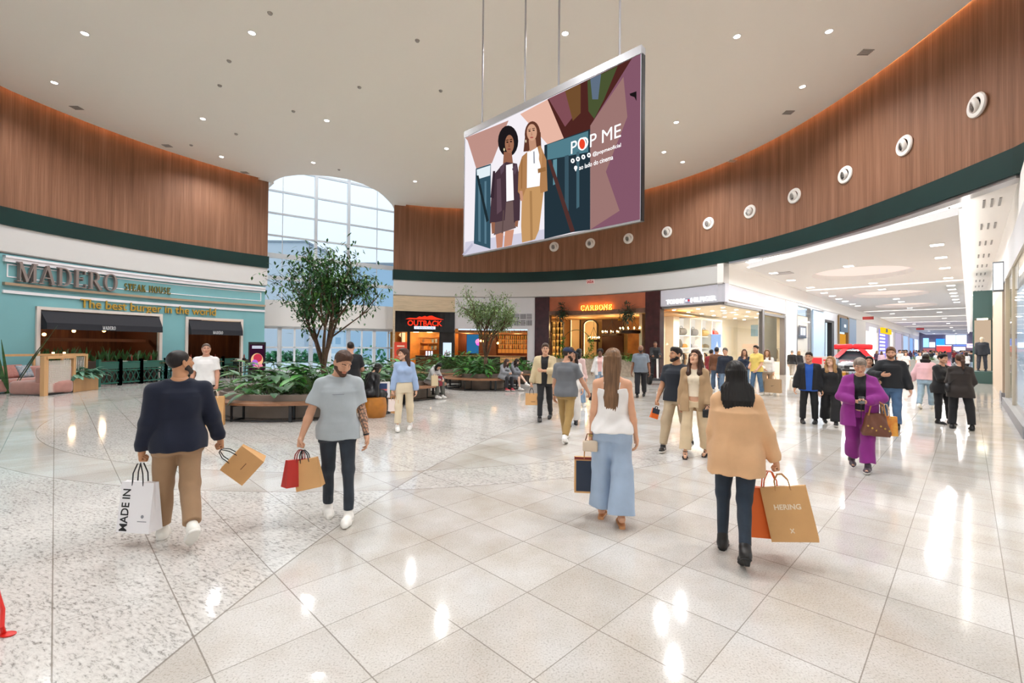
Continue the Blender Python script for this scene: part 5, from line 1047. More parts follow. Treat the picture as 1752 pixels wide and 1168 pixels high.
def garment(P, w, h, m, label, group, R):
 t = MB(); prof = [(-.06, 0), (.06, 0), (w * .5, -.12), (w * .55, -.45), (w * .4, -.42), (w * .42, -h), (-w * .42, -h), (-w * .4, -.42), (-w * .55, -.45), (-w * .5, -.12)]
 t.prism(prof, lambda a, b, d: np.array(P) + R @ np.array([d, a, b]), -.04, .04); return tag(t.build('hanging_garment', m, None), label, 'garment', group)
for k in range(26):
 c = RN.choice(gc); garment(ST(SA + .2 + (SB - SA - .4) * k / 25, TB + .35, 1.38), .48, RN.uniform(.7, .95), mat('cloth_' + c[1:], c, .8), 'garment hanging on the rail under the store shelving', 'garments on the long store rail', rotz(PI / 4))
for k in range(14):
 c = RN.choice(gc[:6] + ['#c9392e']); garment(ST(S1 - .5, -13 + 3.6 * k / 13, 1.7), .48, RN.uniform(.7, 1.), mat('cloth_' + c[1:], c, .8), 'garment hanging along the back wall of the store', 'garments on the back store rail', rotz(PI / 4 + PI / 2))
rl = thing('clothes_rail', 'rail of hanging clothes along the back store wall', 'clothes rail', ST(S1 - .5, -11, 1.72)); MB().tube([ST(S1 - .5, -13.2, 1.72), ST(S1 - .5, -9.2, 1.72)], .02, 6).build('rail_tube', M_STEEL, rl)
ps = thing('video_panel', 'tall pale blue lit picture panel inside the store', 'screen', ST(40, -13.5, 0)); A2 = atY(1216.5, 630, 35.); B2 = atY(1233, 630, 35.)
MB().box(((A2[0] + B2[0]) / 2, 35., 1.5), (B2[0] - A2[0], .08, 2.6)).build('display', emis('pale_blue_picture', '#a9c8f4', 1.1), ps)
MB().box((A2[0] - .35, 35.05, 1.5), (.7, .1, 2.6)).build('side_panel', mat('panel_grey', '#9aa2a8', .5), ps)
fb = lambda a, b, d: np.array([A2[0] + (B2[0] - A2[0]) * a, 35 - .04 - d, .2 + 2.6 * b])
mb = MB(); mb.prism([(.3, .1), (.5, .3), (.4, .55), (.6, .8), (.75, .6), (.65, .35), (.8, .1)], fb, 0, .005); mb.build('picture', emis('picture_white', '#eef4ff', 1.2), ps)
def wallpic(name, px0, px1, y0, y1, col, lab, s=S1 - .03):
 def hit(px, py):
  d = ray(px, py); k = s / ((d[0] + d[1]) * S2); return (d[0] - d[1]) * S2 * k, CAM_H + d[2] * k
 (ta_, z1_), (tb_, z0_) = hit(px0, y0), hit(px1, y1); mb = MB(); sbox(mb, s - .05, s, ta_, tb_, z0_, z1_); return tag(mb.build(name, mat('pic_' + col[1:], col, .5)), lab, 'picture')
wallpic('framed_picture', 1285, 1297, 556, 575, '#8fb0c4', 'blue grey framed picture on the back store wall')
o = thing('display_plinth', 'white display cube by the store door', 'display', ST(36.5, -10, 0)); mb = MB(); sbox(mb, 36, 37.2, -10.6, -9.4, 0, .8); mb.build('cube', WHS, o)
mb = MB(); sbox(mb, 33.2, 33.9, -9.9, -9.2, 0, .95); tag(mb.build('display_table', mat('orange_wood', '#c98a4a', .5)), 'orange brown wooden table just inside the store door', 'table')
# ================================================================ hanging LED screen
Yl = 12.3; Yr = Yl / 1.414
QL = atY(794.5, 400, Yl); QR = atY(1096, 300, Yr); e_ = (QR - QL)[:2]
def sz(px, py): return atplane(px, py, QL, QR)
zb_s = (sz(793.5, 437)[1] + sz(1096, 375.6)[1]) / 2; zt_s = (sz(795, 237)[1] + sz(1096.4, 92)[1]) / 2; ztf = (sz(795, 227)[1] + sz(1096.4, 77)[1]) / 2
n_ = nrm((e_[1], -e_[0], 0)); n_ = n_ if n_[1] < 0 else -n_
def SP(a, z, d=0.): return np.array([QL[0] + e_[0] * a + n_[0] * d, QL[1] + e_[1] * a + n_[1] * d, z])
scr = thing('led_screen', 'large LED advertising screen hung on rods from the ceiling', 'screen', SP(.5, zb_s))
def spbox(mb, a0, a1, z0, z1, d0, d1):
 P = [SP(a, z, d) for a in (a0, a1) for z in (z0, z1) for d in (d0, d1)]; return mb.add(P, [(0, 1, 3, 2), (4, 6, 7, 5), (0, 4, 5, 1), (2, 3, 7, 6), (0, 2, 6, 4), (1, 5, 7, 3)])
mb = MB(); spbox(mb, -.002, 1.004, zb_s - .02, zt_s + .02, -.12, -.005); mb.build('cabinet', M_BLACK, scr)
mb = MB(); spbox(mb, -.003, 1.003, zt_s, ztf, -.13, .03); spbox(mb, -.004, 0, zb_s - .03, ztf, -.02, .02); spbox(mb, 0, 1, zb_s - .03, zb_s, -.02, .015); mb.build('frame', mat('silver_frame', '#b9b9bd', .35, .6), scr)
DE = 1.12
mb = MB(); mb.quad(SP(0, zb_s), SP(1, zb_s), SP(1, zt_s), SP(0, zt_s)); mb.build('display', emis('advert_ground', '#e9e4ea', DE), scr)
LY = [0]
def cp(pts, colr, name='picture', e=DE):
 LY[0] += 1; V = []
 for x, y in pts:
  a, z = sz(780 + x / 2.994, 60 + y / 2.994); V.append(SP(min(1, max(0, a)), min(zt_s, max(zb_s, z)), .0012 * LY[0]))
 return MB().add(V, [tuple(range(len(V)))]).build(name, emis('ad_' + colr[1:], colr, e), scr)
for pts, c in [([(40, 530), (270, 437), (185, 655), (105, 685), (60, 540)], '#b58a80'), ([(48, 1060), (480, 990), (480, 1050), (40, 1128)], '#c9c6d6'), ([(330, 405), (470, 330), (600, 560), (480, 570)], '#dcae9c'), ([(470, 330), (905, 115), (690, 470), (690, 490), (560, 545)], '#4a2420'), ([(475, 326), (560, 286), (600, 420), (560, 470)], '#7a4a52'), ([(560, 286), (640, 250), (640, 400), (600, 440)], '#6b4a2c'), ([(675, 235), (830, 160), (760, 330), (710, 430), (680, 390)], '#465030'), ([(690, 225), (745, 200), (730, 330), (700, 330)], '#5b6a7c'), ([(905, 115), (948, 92), (948, 948), (690, 998), (690, 465)], '#7d5364'), ([(690, 465), (860, 215), (880, 420), (770, 700), (840, 900), (690, 996)], '#94706c'), ([(455, 565), (690, 482), (690, 998), (600, 1010), (455, 1052)], '#22313a'), ([(470, 562), (680, 492), (680, 600), (470, 640)], '#4f7884'), ([(500, 640), (520, 635), (520, 760), (500, 770)], '#5d8894'), ([(560, 620), (580, 614), (580, 900), (560, 910)], '#39525e'), ([(620, 600), (635, 596), (635, 880), (620, 890)], '#43616d'), ([(472, 640), (490, 640), (612, 1004), (590, 1010)], '#4d2f2c'), ([(105, 685), (182, 660), (180, 1095), (95, 1068)], '#33505f'), ([(110, 690), (180, 668), (178, 720), (112, 740)], '#d9e4ea'), ([(118, 760), (130, 757), (130, 1060), (118, 1056)], '#567686'), ([(150, 750), (160, 748), (160, 1070), (150, 1068)], '#567686'), ([(108, 720), (120, 720), (172, 950), (160, 960)], '#1d2a30')]: cp(pts, c)
for pts, c in [([(207, 1015), (248, 1010), (242, 1086), (213, 1092)], '#b87f68'), ([(256, 1005), (302, 995), (290, 1076), (250, 1086)], '#c48b72'), ([(212, 870), (302, 848), (312, 988), (198, 1026)], '#6b5655'), (oval(272, 545, 52, 80), '#1c181b'), ([(250, 600), (290, 600), (300, 680), (245, 680)], '#8f5f4a'), (oval(279, 560, 23, 47), '#9b6a52'), ([(230, 680), (262, 652), (318, 660), (336, 760), (332, 950), (302, 962), (298, 850), (262, 858), (255, 950), (178, 966), (186, 830), (205, 710)], '#45323b'), ([(262, 668), (296, 660), (302, 846), (264, 854)], '#f3eff1'), ([(215, 740), (235, 735), (240, 900), (215, 920)], '#5d4751'), ([(186, 960), (206, 960), (204, 1015), (190, 1020)], '#8f5f4a'), ([(310, 955), (326, 950), (322, 985), (308, 980)], '#8f5f4a')]: cp(pts, c)
for pts, c in [(oval(398, 512, 40, 68), '#5c3629'), ([(360, 520), (440, 500), (444, 590), (352, 600)], '#5c3629'), ([(345, 790), (440, 770), (456, 800), (432, 1000), (412, 1048), (345, 1064), (340, 980)], '#bd9160'), ([(384, 800), (396, 800), (400, 1050), (388, 1055)], '#a37a4e'), ([(345, 625), (382, 592), (440, 568), (470, 640), (476, 800), (440, 812), (436, 775), (365, 790), (348, 835), (324, 805), (328, 680)], '#a97a50'), ([(372, 602), (424, 576), (442, 650), (436, 775), (370, 786)], '#f5f2f3'), ([(380, 540), (415, 535), (420, 580), (385, 600)], '#b98a70'), (oval(396, 502, 26, 43), '#c99a80'), ([(332, 800), (348, 800), (352, 850), (338, 852)], '#c08e74'), ([(404, 600), (410, 598), (412, 660), (405, 660)], '#8b8f98')]: cp(pts, c)
for pts, c in [(oval(271, 552, 6, 4, 10), '#2a1a16'), (oval(290, 549, 6, 4, 10), '#2a1a16'), ([(264, 541), (277, 538), (277, 542), (264, 545)], '#241612'), ([(284, 537), (297, 535), (297, 539), (284, 541)], '#241612'), ([(280, 552), (286, 576), (276, 578)], '#84543f'), (oval(281, 588, 9, 4, 12), '#7c3f3a'), (oval(256, 590, 4, 8, 10), '#d8c9a0'), (oval(386, 496, 6, 3.5, 10), '#33221c'), (oval(407, 492, 6, 3.5, 10), '#33221c'), ([(379, 488), (393, 484), (393, 487), (379, 491)], '#4a2c20'), ([(400, 482), (414, 480), (414, 483), (400, 486)], '#4a2c20'), ([(396, 496), (403, 518), (393, 520)], '#b5856c'), (oval(398, 529, 9, 4, 12), '#a8564e'), (oval(368, 548, 3, 8, 10), '#e6d9b8'), ([(235, 680), (262, 655), (255, 700), (240, 720)], '#574450'), ([(318, 662), (325, 690), (312, 720), (298, 690)], '#574450'), ([(188, 835), (200, 700), (212, 700), (205, 840)], '#362630'), ([(245, 1020), (252, 900), (258, 900), (252, 1015)], '#5a4746'), ([(440, 572), (455, 600), (448, 690), (436, 640)], '#b98a5e'), ([(345, 640), (352, 640), (350, 790), (344, 790)], '#94683f'), ([(430, 690), (470, 680), (472, 700), (432, 712)], '#94683f'), ([(40, 1128), (95, 1066), (98, 1080), (60, 1126)], '#b5b2c6')]: cp(pts, c)
def ad_text(txt, x0, yb0, yt0, x1, yb1, yt1, b=.0, name='lettering', colr='#ffffff'):
 pa = [sz(780 + x / 2.994, 60 + y / 2.994) for x, y in ((x0, yb0), (x0, yt0), (x1, yb1), (x1, yt1))]; a0, a1 = pa[0][0], pa[2][0]; z0 = (pa[0][1] + pa[2][1]) / 2; z1 = (pa[1][1] + pa[3][1]) / 2
 mb = MB(); put_text(mb, txt, lambda a, bb, d: SP(a0 + (a1 - a0) * a, z0 + (z1 - z0) * bb, .094 + d), 0, .002, b); mb.build(name, emis('ad_text_white', colr, 1.25), scr)
ad_text('POP ME', 603, 614, 552, 858, 532, 462); ad_text('@popmeoficial', 714, 626, 604, 858, 592, 562, .005); ad_text('ao lado do cinema', 645, 694, 672, 818, 648, 622, .005)
LY[0] = 82
cp(oval(660, 566, 22, 33), '#f4f0f0', 'emblem', 1.2); cp(oval(661, 566, 15, 26), '#e0452c', 'emblem', 1.1)
for x, y in ((613, 651), (640, 642), (668, 632), (697, 623)): cp(oval(x, y, 10, 12, 14), '#ffffff', 'icon', 1.2); cp(oval(x, y, 4, 5, 10), '#3a4a50', 'icon', 1.)
cp([(630, 706), (621, 690), (623, 680), (630, 676), (637, 680), (638, 688)], '#ffffff', 'icon', 1.2); cp([(905, 312), (940, 300), (940, 350), (930, 330), (908, 322)], '#1a1416', 'picture')
for x, y in ((822, 214), (895, 180), (953, 148), (1057.5, 96)):
 a, z = sz(x, y); MB().tube([SP(a, ztf, -.06), SP(a, Z_CEIL, -.06)], .022, 8).build('hanging_rod', mat('rod_grey', '#b4b2b8', .4, .5), scr, True)
# ================================================================ planters, ring benches, trees
PLG = mat('taupe_concrete', '#8d8177', .7, var=.12, vscale=3, bump=.1); BW = mat('teak_bench_top', '#96694a', .45, var=.25, vscale=4, stretch=(1, 1, 1))
def planter(c, r, h, lab):
 o = MB().lathe([(0, 0), (r * .97, 0), (r, .02), (r, h), (r - .07, h), (r - .09, h - .1), (0, h - .1)], (c[0], c[1], 0), 56).build('round_planter', [PLG], None, True); tag(o, lab, 'planter'); return o
def ring_bench(c, r0, r1, z, lab, a0=0, a1=2 * PI, legs=10):
 t = thing('ring_bench', lab, 'bench', (c[0], c[1], 0)); mb = MB(); n = 56; P = lambda a, r, zz: (c[0] + r * math.cos(a), c[1] + r * math.sin(a), zz)
 full = abs(a1 - a0 - 2 * PI) < 1e-6; A = [a0 + (a1 - a0) * k / n for k in range(n + 1)]
 for k in range(n):
  a, b = A[k], A[k + 1]; mb.add([P(a, r0, z - .05), P(a, r1, z - .05), P(b, r1, z - .05), P(b, r0, z - .05), P(a, r0, z), P(a, r1, z), P(b, r1, z), P(b, r0, z)], [(0, 1, 2, 3), (7, 6, 5, 4), (1, 5, 6, 2), (3, 7, 4, 0)] + ([(0, 4, 5, 1)] if k == 0 and not full else []) + ([(2, 6, 7, 3)] if k == n - 1 and not full else []))
 mb.build('seat', BW, t)
 for k in range(legs):
  a = a0 + (a1 - a0) * (k + .5) / legs; mb = MB(); w = .03 if k % 3 else .07
  for r in (r0 + .06, r1 - .06): mb.bar(P(a, r, 0), P(a, r, z - .05), w, .05)
  mb.bar(P(a, r0 + .06, .03), P(a, r1 - .06, .03), .04, .04); mb.bar(P(a, r0 + .06, z - .07), P(a, r1 - .06, z - .07), .04, .04); mb.build('leg', M_BLACK, t)
 mb = MB()
 for k in range(n): mb.bar(P(A[k], r1 - .06, .03), P(A[k + 1], r1 - .06, .03), .03, .03)
 mb.build('foot_rail', M_BLACK, t); return t
C1 = (-5.62, 12.75); C2 = (-4.3, 15.7); C3 = (-1.22, 19.2); C4 = (-2.95, 23.0); C5 = (.45, 22.5)
planter(C1, 2.12, .56, 'large round taupe planter under the left tree'); ring_bench(C1, 2.17, 2.62, .42, 'ring bench around the planter under the left tree', legs=12)
planter(C2, 1.5, .56, 'round taupe planter behind the woman in the blue shirt'); ring_bench(C2, 1.55, 2.05, .44, 'ring bench behind the woman in the blue shirt', legs=9)
planter(C3, .88, .62, 'round taupe planter at the foot of the right tree'); ring_bench(C3, .95, 1.62, .46, 'ring bench around the planter of the right tree', legs=8)
planter(C4, 1.35, .62, 'round planter behind the left side of the right tree'); ring_bench(C4, 1.4, 1.95, .46, 'ring bench behind the left side of the right tree', legs=8)
planter(C5, .85, .62, 'round planter behind the seated girls'); ring_bench(C5, .9, 1.5, .46, 'ring bench behind the seated girls', legs=7)
def fill(c, r, h, n, L, w, tall, m, label, group, seed, per=22, rmin=.0):
 rg = random.Random(seed)
 for k in range(n):
  a = 2 * PI * (k + rg.random() * .4) / n * 1.0; rr = r * (.82 if k % 2 else .45); bushy((c[0] + rr * math.cos(a), c[1] + rr * math.sin(a), h - .1), per, L, w, seed * 100 + k, label, m if k % 3 else LEAFB, group=group, tall=tall, rad=.3, droop=.9)
fill(C1, 1.85, .56, 18, .42, .11, .85, LEAF, 'big-leaved green plant in the planter under the left tree', 'plants under the left tree', 1, 26)
fill(C2, 1.25, .56, 11, .42, .11, .85, LEAF, 'big-leaved green plant in the planter behind the blue shirt', 'plants behind the woman in blue', 2, 22)
fill(C3, .72, .62, 9, .42, .085, .72, LEAF, 'long-leaved green plant at the foot of the right tree', 'plants under the right tree', 3, 26)
fill(C4, 1.1, .62, 10, .45, .09, .95, LEAF, 'long-leaved green plant left behind the right tree', 'plants behind the right tree', 4, 24)
fill(C5, .7, .62, 7, .4, .08, .6, LEAF, 'long-leaved plant behind the seated girls', 'plants behind the seated girls', 5, 22)
BARK = mat('bark_brown', '#6d5240', .85, col2='#4a382b', vscale=18, bump=.5, bscale=30)
def tree(P, H, trunk_h, r0, crown_r, seed, label, m, nleaf, Ls, up=.55, forks=6, sd=.62):
 rg = random.Random(seed); t = thing('indoor_tree', label, 'tree', P); P = np.array(P, float); mt = MB(); ml = MB(); tips = []
 top = P + np.array([.05 * rg.uniform(-1, 1), .05, trunk_h]); mt.tube([P, P + (rg.uniform(-.05, .05), 0, trunk_h * .35), P + (rg.uniform(-.06, .06), 0, trunk_h * .7), top], [r0 * 1.25, r0, r0 * .92, r0 * .85], 10)
 def grow(p, d, L, r, lev):
  q = p.copy(); pts = [p]
  for i in range(3): d = nrm(d + np.array([rg.gauss(0, .12), rg.gauss(0, .12), .05])); q = q + d * L / 3; pts.append(q)
  mt.tube(pts, [r, r * .85, r * .72, r * .55], 6 if lev < 2 else 4, caps=False)
  if lev >= 1: tips.extend([(x, d) for x in pts[1:]])
  if lev < 3:
   for k in range(3 if lev < 2 else 2): ax = nrm([rg.gauss(0, 1), rg.gauss(0, 1), rg.gauss(.12, .5)]); grow(pts[rg.choice((2, 3))], nrm(d * .75 + ax * sd), L * rg.uniform(.55, .8), r * .58, lev + 1)
 for k in range(forks):
  a = 2 * PI * (k + rg.random() * .5) / forks; s = rg.uniform(.25, up); grow(top - (0, 0, rg.uniform(0, trunk_h * .12)), nrm([math.cos(a) * s, math.sin(a) * s, 1]), (H - trunk_h) * rg.uniform(.36, .5), r0 * .5, 0)
 for k in range(nleaf):
  p, d = rg.choice(tips); q = p + np.array([rg.gauss(0, .12), rg.gauss(0, .12), rg.gauss(0, .10)]) * crown_r / 1.1
  leafblade(ml, q, [rg.gauss(0, 1), rg.gauss(0, 1), rg.gauss(-.2, .6)], Ls * rg.uniform(.7, 1.2), Ls * .22, .5, .2, n=2)
 mt.build('trunk', BARK, t, 'all'); ml.build('foliage', m, t, 'all'); return t
TL1 = mat('ficus_leaf', '#4d7a2d', .42, col2='#23503a', vscale=3); TL2 = mat('pale_tree_leaf', '#8ba368', .55, col2='#5f7a49', vscale=3)
p1 = atY(553, 620, 12.9); tree((p1[0], 12.9, .45), 3.75, .62, .10, 1.25, 11, 'taller green-leaved tree in the large round planter, left', TL1, 4600, .15, .36, 7, .46)
p2 = atY(829, 620, 19.2); tree((p2[0], 19.2, .5), 3.6, .75, .085, 1.1, 23, 'paler fine-leaved tree in the round planter, right', TL2, 5200, .11, .40, 8, .5)
ps_ = fl(643, 713); tag(MB().lathe([(0, 0), (.21, 0), (.235, .04), (.26, .16), (.262, .28), (.24, .42), (.225, .46), (0, .47)], ps_, 32).build('barrel_stool', mat('honey_leather', '#b06f22', .4, var=.25, vscale=5), None, True), 'round honey brown barrel stool in front of the ring bench', 'stool')
pr = fl(12, 1086); rs = thing('red_stand', 'red metal stand foot cut off by the lower left edge', 'stand', pr); RD = mat('red_enamel', '#d0241c', .35)
MB().tube([pr + (-.02, 0, .01), pr + (-.01, -.02, .06), pr + (-.05, .02, .14), pr + (-.09, .03, .22), pr + (-.2, .05, .55)], [.012, .012, .011, .011, .011], 8).build('leg', RD, rs, True); MB().lathe([(0, 0), (.045, 0), (.05, .008), (0, .014)], pr, 18, sx=1, sy=.6).build('foot', RD, rs, True)
# ================================================================ corridor objects
PC = fl(1583, 641); o = thing('corridor_planter', 'square grey planter with low greenery in the corridor', 'planter', PC)
MB().box(PC + (0, 0, .52), (1.7, 1.7, 1.04), rotz(PI / 4)).build('box', mat('planter_grey', '#a3a09a', .7), o)
for k in range(6): bushy(PC + ST((k % 3 - 1) * .5, (k // 3 - .5) * .6, 1.0), 20, .22, .05, 300 + k, 'low green plant in the square corridor planter', LEAF, group='plants in the square corridor planter', tall=.25, rad=.3)
PK = fl(1391, 641) + np.array([.35, -.35, 0]); k_ = thing('promo_counter', 'grey promotional counter with red lettering behind the young man in blue', 'counter', PK)
MB().box(PK + (0, .4, .62), (1.9, .8, 1.24), rotz(.0)).build('body', mat('kiosk_grey', '#b7aeaa', .5), k_)
MB().box(PK + (-.35, -.01, .95), (.7, .03, .42)).build('red_panel', mat('promo_red', '#d8232a', .4), k_); MB().box(PK + (.45, -.01, 1.0), (.7, .03, .1)).build('red_stripe', mat('promo_red', '#d8232a', .4), k_); MB().box(PK + (.45, -.01, .8), (.6, .03, .08)).build('red_stripe', mat('promo_red', '#d8232a', .4), k_)
def car(P, rz):
 t = thing('display_car', 'grey display car wearing a big red bow on its roof', 'car', P); R = rotz(rz); P = np.array(P); W = lambda x, y, z: P + R @ np.array([x, y, z])   # x across, y back (front at -y)
 CB = mat('car_grey', '#8e9196', .25, .6, coat=.5); CG = mat('car_glass', '#2b3238', .06, spec=.8)
 sec = [(-2.25, .62, .42, .62), (-2.15, .80, .30, .82), (-1.7, .90, .26, .98), (-.9, .93, .24, 1.08), (0, .94, .24, 1.10), (1.2, .94, .24, 1.12), (1.95, .90, .26, 1.12), (2.2, .80, .34, 1.08), (2.26, .6, .46, .95)]
 prof = lambda w, a, b: [(-w * .94, a), (-w, a + .16), (-w, (a + b) / 2), (-w * .97, b - .1), (-w * .86, b), (0, b + .03), (w * .86, b), (w * .97, b - .1), (w, (a + b) / 2), (w, a + .16), (w * .94, a)]
 V = []; n = 11
 for y, w, a, b in sec: V += [W(x, y, z) for x, z in prof(w, a, b)]
 F = [tuple(range(n)), tuple((len(sec) - 1) * n + k for k in range(n))[::-1]]
 for i in range(len(sec) - 1):
  for k in range(n): F.append((i * n + k, i * n + (k + 1) % n, i * n + n + (k + 1) % n, i * n + n + k))
 MB().add(V, F).build('body', CB, t, True)
 rows = [(-1.05, .86, 1.07), (-.35, .74, 1.62), (.2, .72, 1.70), (1.2, .72, 1.68), (1.8, .70, 1.55), (2.05, .82, 1.1)]
 lo = [(-1.05, .86, 1.06), (-.5, .88, 1.09), (.2, .89, 1.1), (1.2, .89, 1.11), (1.85, .87, 1.11), (2.08, .82, 1.08)]
 V = []
 for (y, w, z), (y2, w2, z2) in zip(rows, lo): V += [W(-w2, y2, z2), W(-w, y, z), W(w, y, z), W(w2, y2, z2)]
 F = []
 for i in range(5): F += [(i * 4 + k, i * 4 + k + 1, i * 4 + 5 + k, i * 4 + 4 + k) for k in range(3)]
 F += [(0, 1, 2, 3), (20, 21, 22, 23)]; MB().add(V, F).build('windows', CG, t)
 V = [W(x, y, z + .012) for y, w, z in rows[1:5] for x in (-w * 1.01, 0, w * 1.01)]; MB().add(V, [(i * 3 + k, i * 3 + k + 1, i * 3 + 4 + k, i * 3 + 3 + k) for i in range(3) for k in (0, 1)]).build('roof', CB, t)
 for s in (-1, 1):
  MB().bar(W(s * .87, -1.05, 1.07), W(s * .745, -.35, 1.63), .05, .05).build('pillar', CB, t); MB().box(W(s * 1.0, -.75, 1.12), (.2, .1, .14), R).build('mirror', CB, t, bevel=.03)
  MB().box(W(s * .66, -2.16, .74), (.34, .14, .14), R).build('headlight', emis('headlight', '#f4f8ff', 1.3), t, bevel=.03)
  for y in (-1.45, 1.4):
   w = MB().lathe([(0, -.11), (.20, -.11), (.22, -.12), (.33, -.11), (.345, -.06), (.345, .06), (.33, .11), (.2, .11), (0, .1)], W(s * .85, y, .345), 24, R=R @ roty(PI / 2)).build('wheel', mat('tyre', '#17181a', .8), t, True)
   MB().lathe([(0, -.125), (.21, -.125), (.21, -.115), (0, -.11)], W(s * .85, y, .345), 20, R=R @ roty(PI / 2 * (1 if s < 0 else -1))).build('rim', M_STEEL, t, True)
 MB().box(W(0, -2.24, .55), (1.0, .06, .22), R).build('grille', M_BLACK, t); MB().box(W(0, -2.2, .36), (1.2, .1, .12), R).build('bumper', M_BLACK, t); MB().box(W(0, -2.285, .5), (.42, .02, .11), R).build('plate', M_WHITE, t)
 RB = mat('red_satin', '#d3121f', .4); bw = thing('red_bow', 'giant red satin bow laid over the roof of the display car', 'bow', W(0, -.2, 1.7)); fr_ = lambda x, y, z: W(x, y, z)
 def ribbon(cx, wdt, name):
  V = []
  for y, z in cx: V += [fr_(y[0] - wdt / 2, y[1], z), fr_(y[0] + wdt / 2, y[1], z)]
  V2 = [v + np.array([0, 0, .03]) for v in V]; n = len(cx); F = []
  for i in range(n - 1): F += [(2 * i, 2 * i + 1, 2 * i + 3, 2 * i + 2), (2 * n + 2 * i, 2 * n + 2 * i + 2, 2 * n + 2 * i + 3, 2 * n + 2 * i + 1), (2 * i, 2 * i + 2, 2 * n + 2 * i + 2, 2 * n + 2 * i), (2 * i + 1, 2 * n + 2 * i + 1, 2 * n + 2 * i + 3, 2 * i + 3)]
  MB().add(V + V2, F).build(name, RB, bw, 'all')
 for s in (-1, 1):
  MB().box(fr_(s * .55, -.35, 1.92), (1.05, .5, .36), R @ roty(s * .03)).build('loop', RB, bw, 'all', bevel=.1, seg=3)
  tail = [(.1, -.5, 1.88), (.45, -.6, 1.72), (.75, -.85, 1.36), (.98, -1.2, 1.13)]
  V = [fr_(s * x + dx, y, z + .03) for x, y, z in tail for dx in (-.17, .17)]; MB().add(V, [(2 * i, 2 * i + 1, 2 * i + 3, 2 * i + 2) for i in range(3)]).build('tail', RB, bw, 'all')
 MB().box(fr_(0, -.22, 1.93), (.26, .75, .26), R).build('knot', RB, bw, 'all', bevel=.08, seg=3); return t
pcar = atY(1459, 640, 32.0); car((pcar[0], 32.0, 0), -.62)
pg_ = fl(1123, 657.5); sw = thing('self_balancing_scooter', 'two-wheeled self-balancing scooter with a white post, ridden by the guard', 'scooter', pg_)
for s in (-1, 1):
 MB().lathe([(0, -.06), (.15, -.06), (.24, -.07), (.26, -.03), (.26, .03), (.24, .07), (.15, .06), (0, .05)], pg_ + (s * .33, .0, .26), 28, R=roty(PI / 2)).build('wheel', mat('tyre', '#17181a', .8), sw, True)
 MB().box(pg_ + (s * .30, 0, .5), (.16, .34, .05)).build('fender', mat('dark_grey_plastic', '#3b3c40', .4), sw, bevel=.015)
MB().box(pg_ + (0, 0, .24), (.5, .42, .12)).build('platform', mat('dark_grey_plastic', '#3b3c40', .4), sw, bevel=.02); MB().bar(pg_ + (0, -.18, .28), pg_ + (0, -.12, 1.22), .09, .05).build('post', M_WHITE, sw, bevel=.01)
MB().tube([pg_ + (-.26, -.06, 1.22), pg_ + (0, -.12, 1.22), pg_ + (.26, -.06, 1.22)], .022, 8).build('handlebar', M_BLACK, sw, True)
# ================================================================ paper bags
def paper_bag(name, label, top, w, h, d, rz, m, hm, tilt=0., hl=.14, roll=0., text=None, tm=None, group=None, side_m=None):
 """bag whose handles meet at `top`; w along local x, d along local y"""
 t = thing(name, label, 'bag', top, 0, group); R = rotz(rz) @ roty(roll) @ rotx(tilt); top = np.array(top); Q = lambda x, y, z: top + R @ np.array([x, y, z])
 mb = MB(); z1, z0 = -hl, -hl - h; yt = d / 2 * .35
 V = [Q(-w / 2, -yt, z1), Q(w / 2, -yt, z1), Q(w / 2, yt, z1), Q(-w / 2, yt, z1), Q(-w / 2, -d / 2, z0), Q(w / 2, -d / 2, z0), Q(w / 2, d / 2, z0), Q(-w / 2, d / 2, z0), Q(-w / 2 * .93, 0, z1), Q(w / 2 * .93, 0, z1), Q(-w / 2 * .96, 0, z0 + h * .3), Q(w / 2 * .96, 0, z0 + h * .3)]
 mb.add(V, [(0, 1, 5, 4), (2, 3, 7, 6), (4, 5, 6, 7), (0, 8, 9, 1), (8, 3, 2, 9), (0, 4, 10, 8), (8, 10, 7, 3), (4, 7, 10), (1, 9, 11, 5), (9, 2, 6, 11), (5, 11, 6)], 0)
 mb.build('bag_body', m, t)
 for y in (-yt, yt):
  MB().tube([Q(-w * .17, y, z1 - .03), Q(-w * .15, y, z1 + hl * .45), Q(-w * .05, y * .6, -.012), Q(w * .05, y * .6, -.012), Q(w * .15, y, z1 + hl * .45), Q(w * .17, y, z1 - .03)], .005, 6).build('handle', hm, t, True)
 def face(a, b, d_, side=-1): return Q((a - .5) * w * (-side), side * (yt + (d / 2 - yt) * (1 - b)) + side * d_, z0 + h * b)
 return t, face, Q
KRAFT = mat('kraft_paper', '#d2a26b', .75, var=.06, vscale=6); CORD = mat('kraft_cord', '#b98a58', .8); BLKC = mat('black_ribbon', '#15151a', .6); WHP = mat('white_paper', '#efedf0', .6)
def bag_print(t, fn, txt, a0, a1, b0, b1, colr, bold=.01, vertical=False, name='printed_lettering'):
 mb = MB()
 if vertical: put_text(mb, txt, lambda a, b, d: fn(a1 - (a1 - a0) * b, b0 + (b1 - b0) * a, d), .001, .002, bold)
 else: put_text(mb, txt, lambda a, b, d: fn(a0 + (a1 - a0) * a, b0 + (b1 - b0) * b, d), .001, .002, bold)
 mb.build(name, mat('ink_' + colr[1:], colr, .6), t)
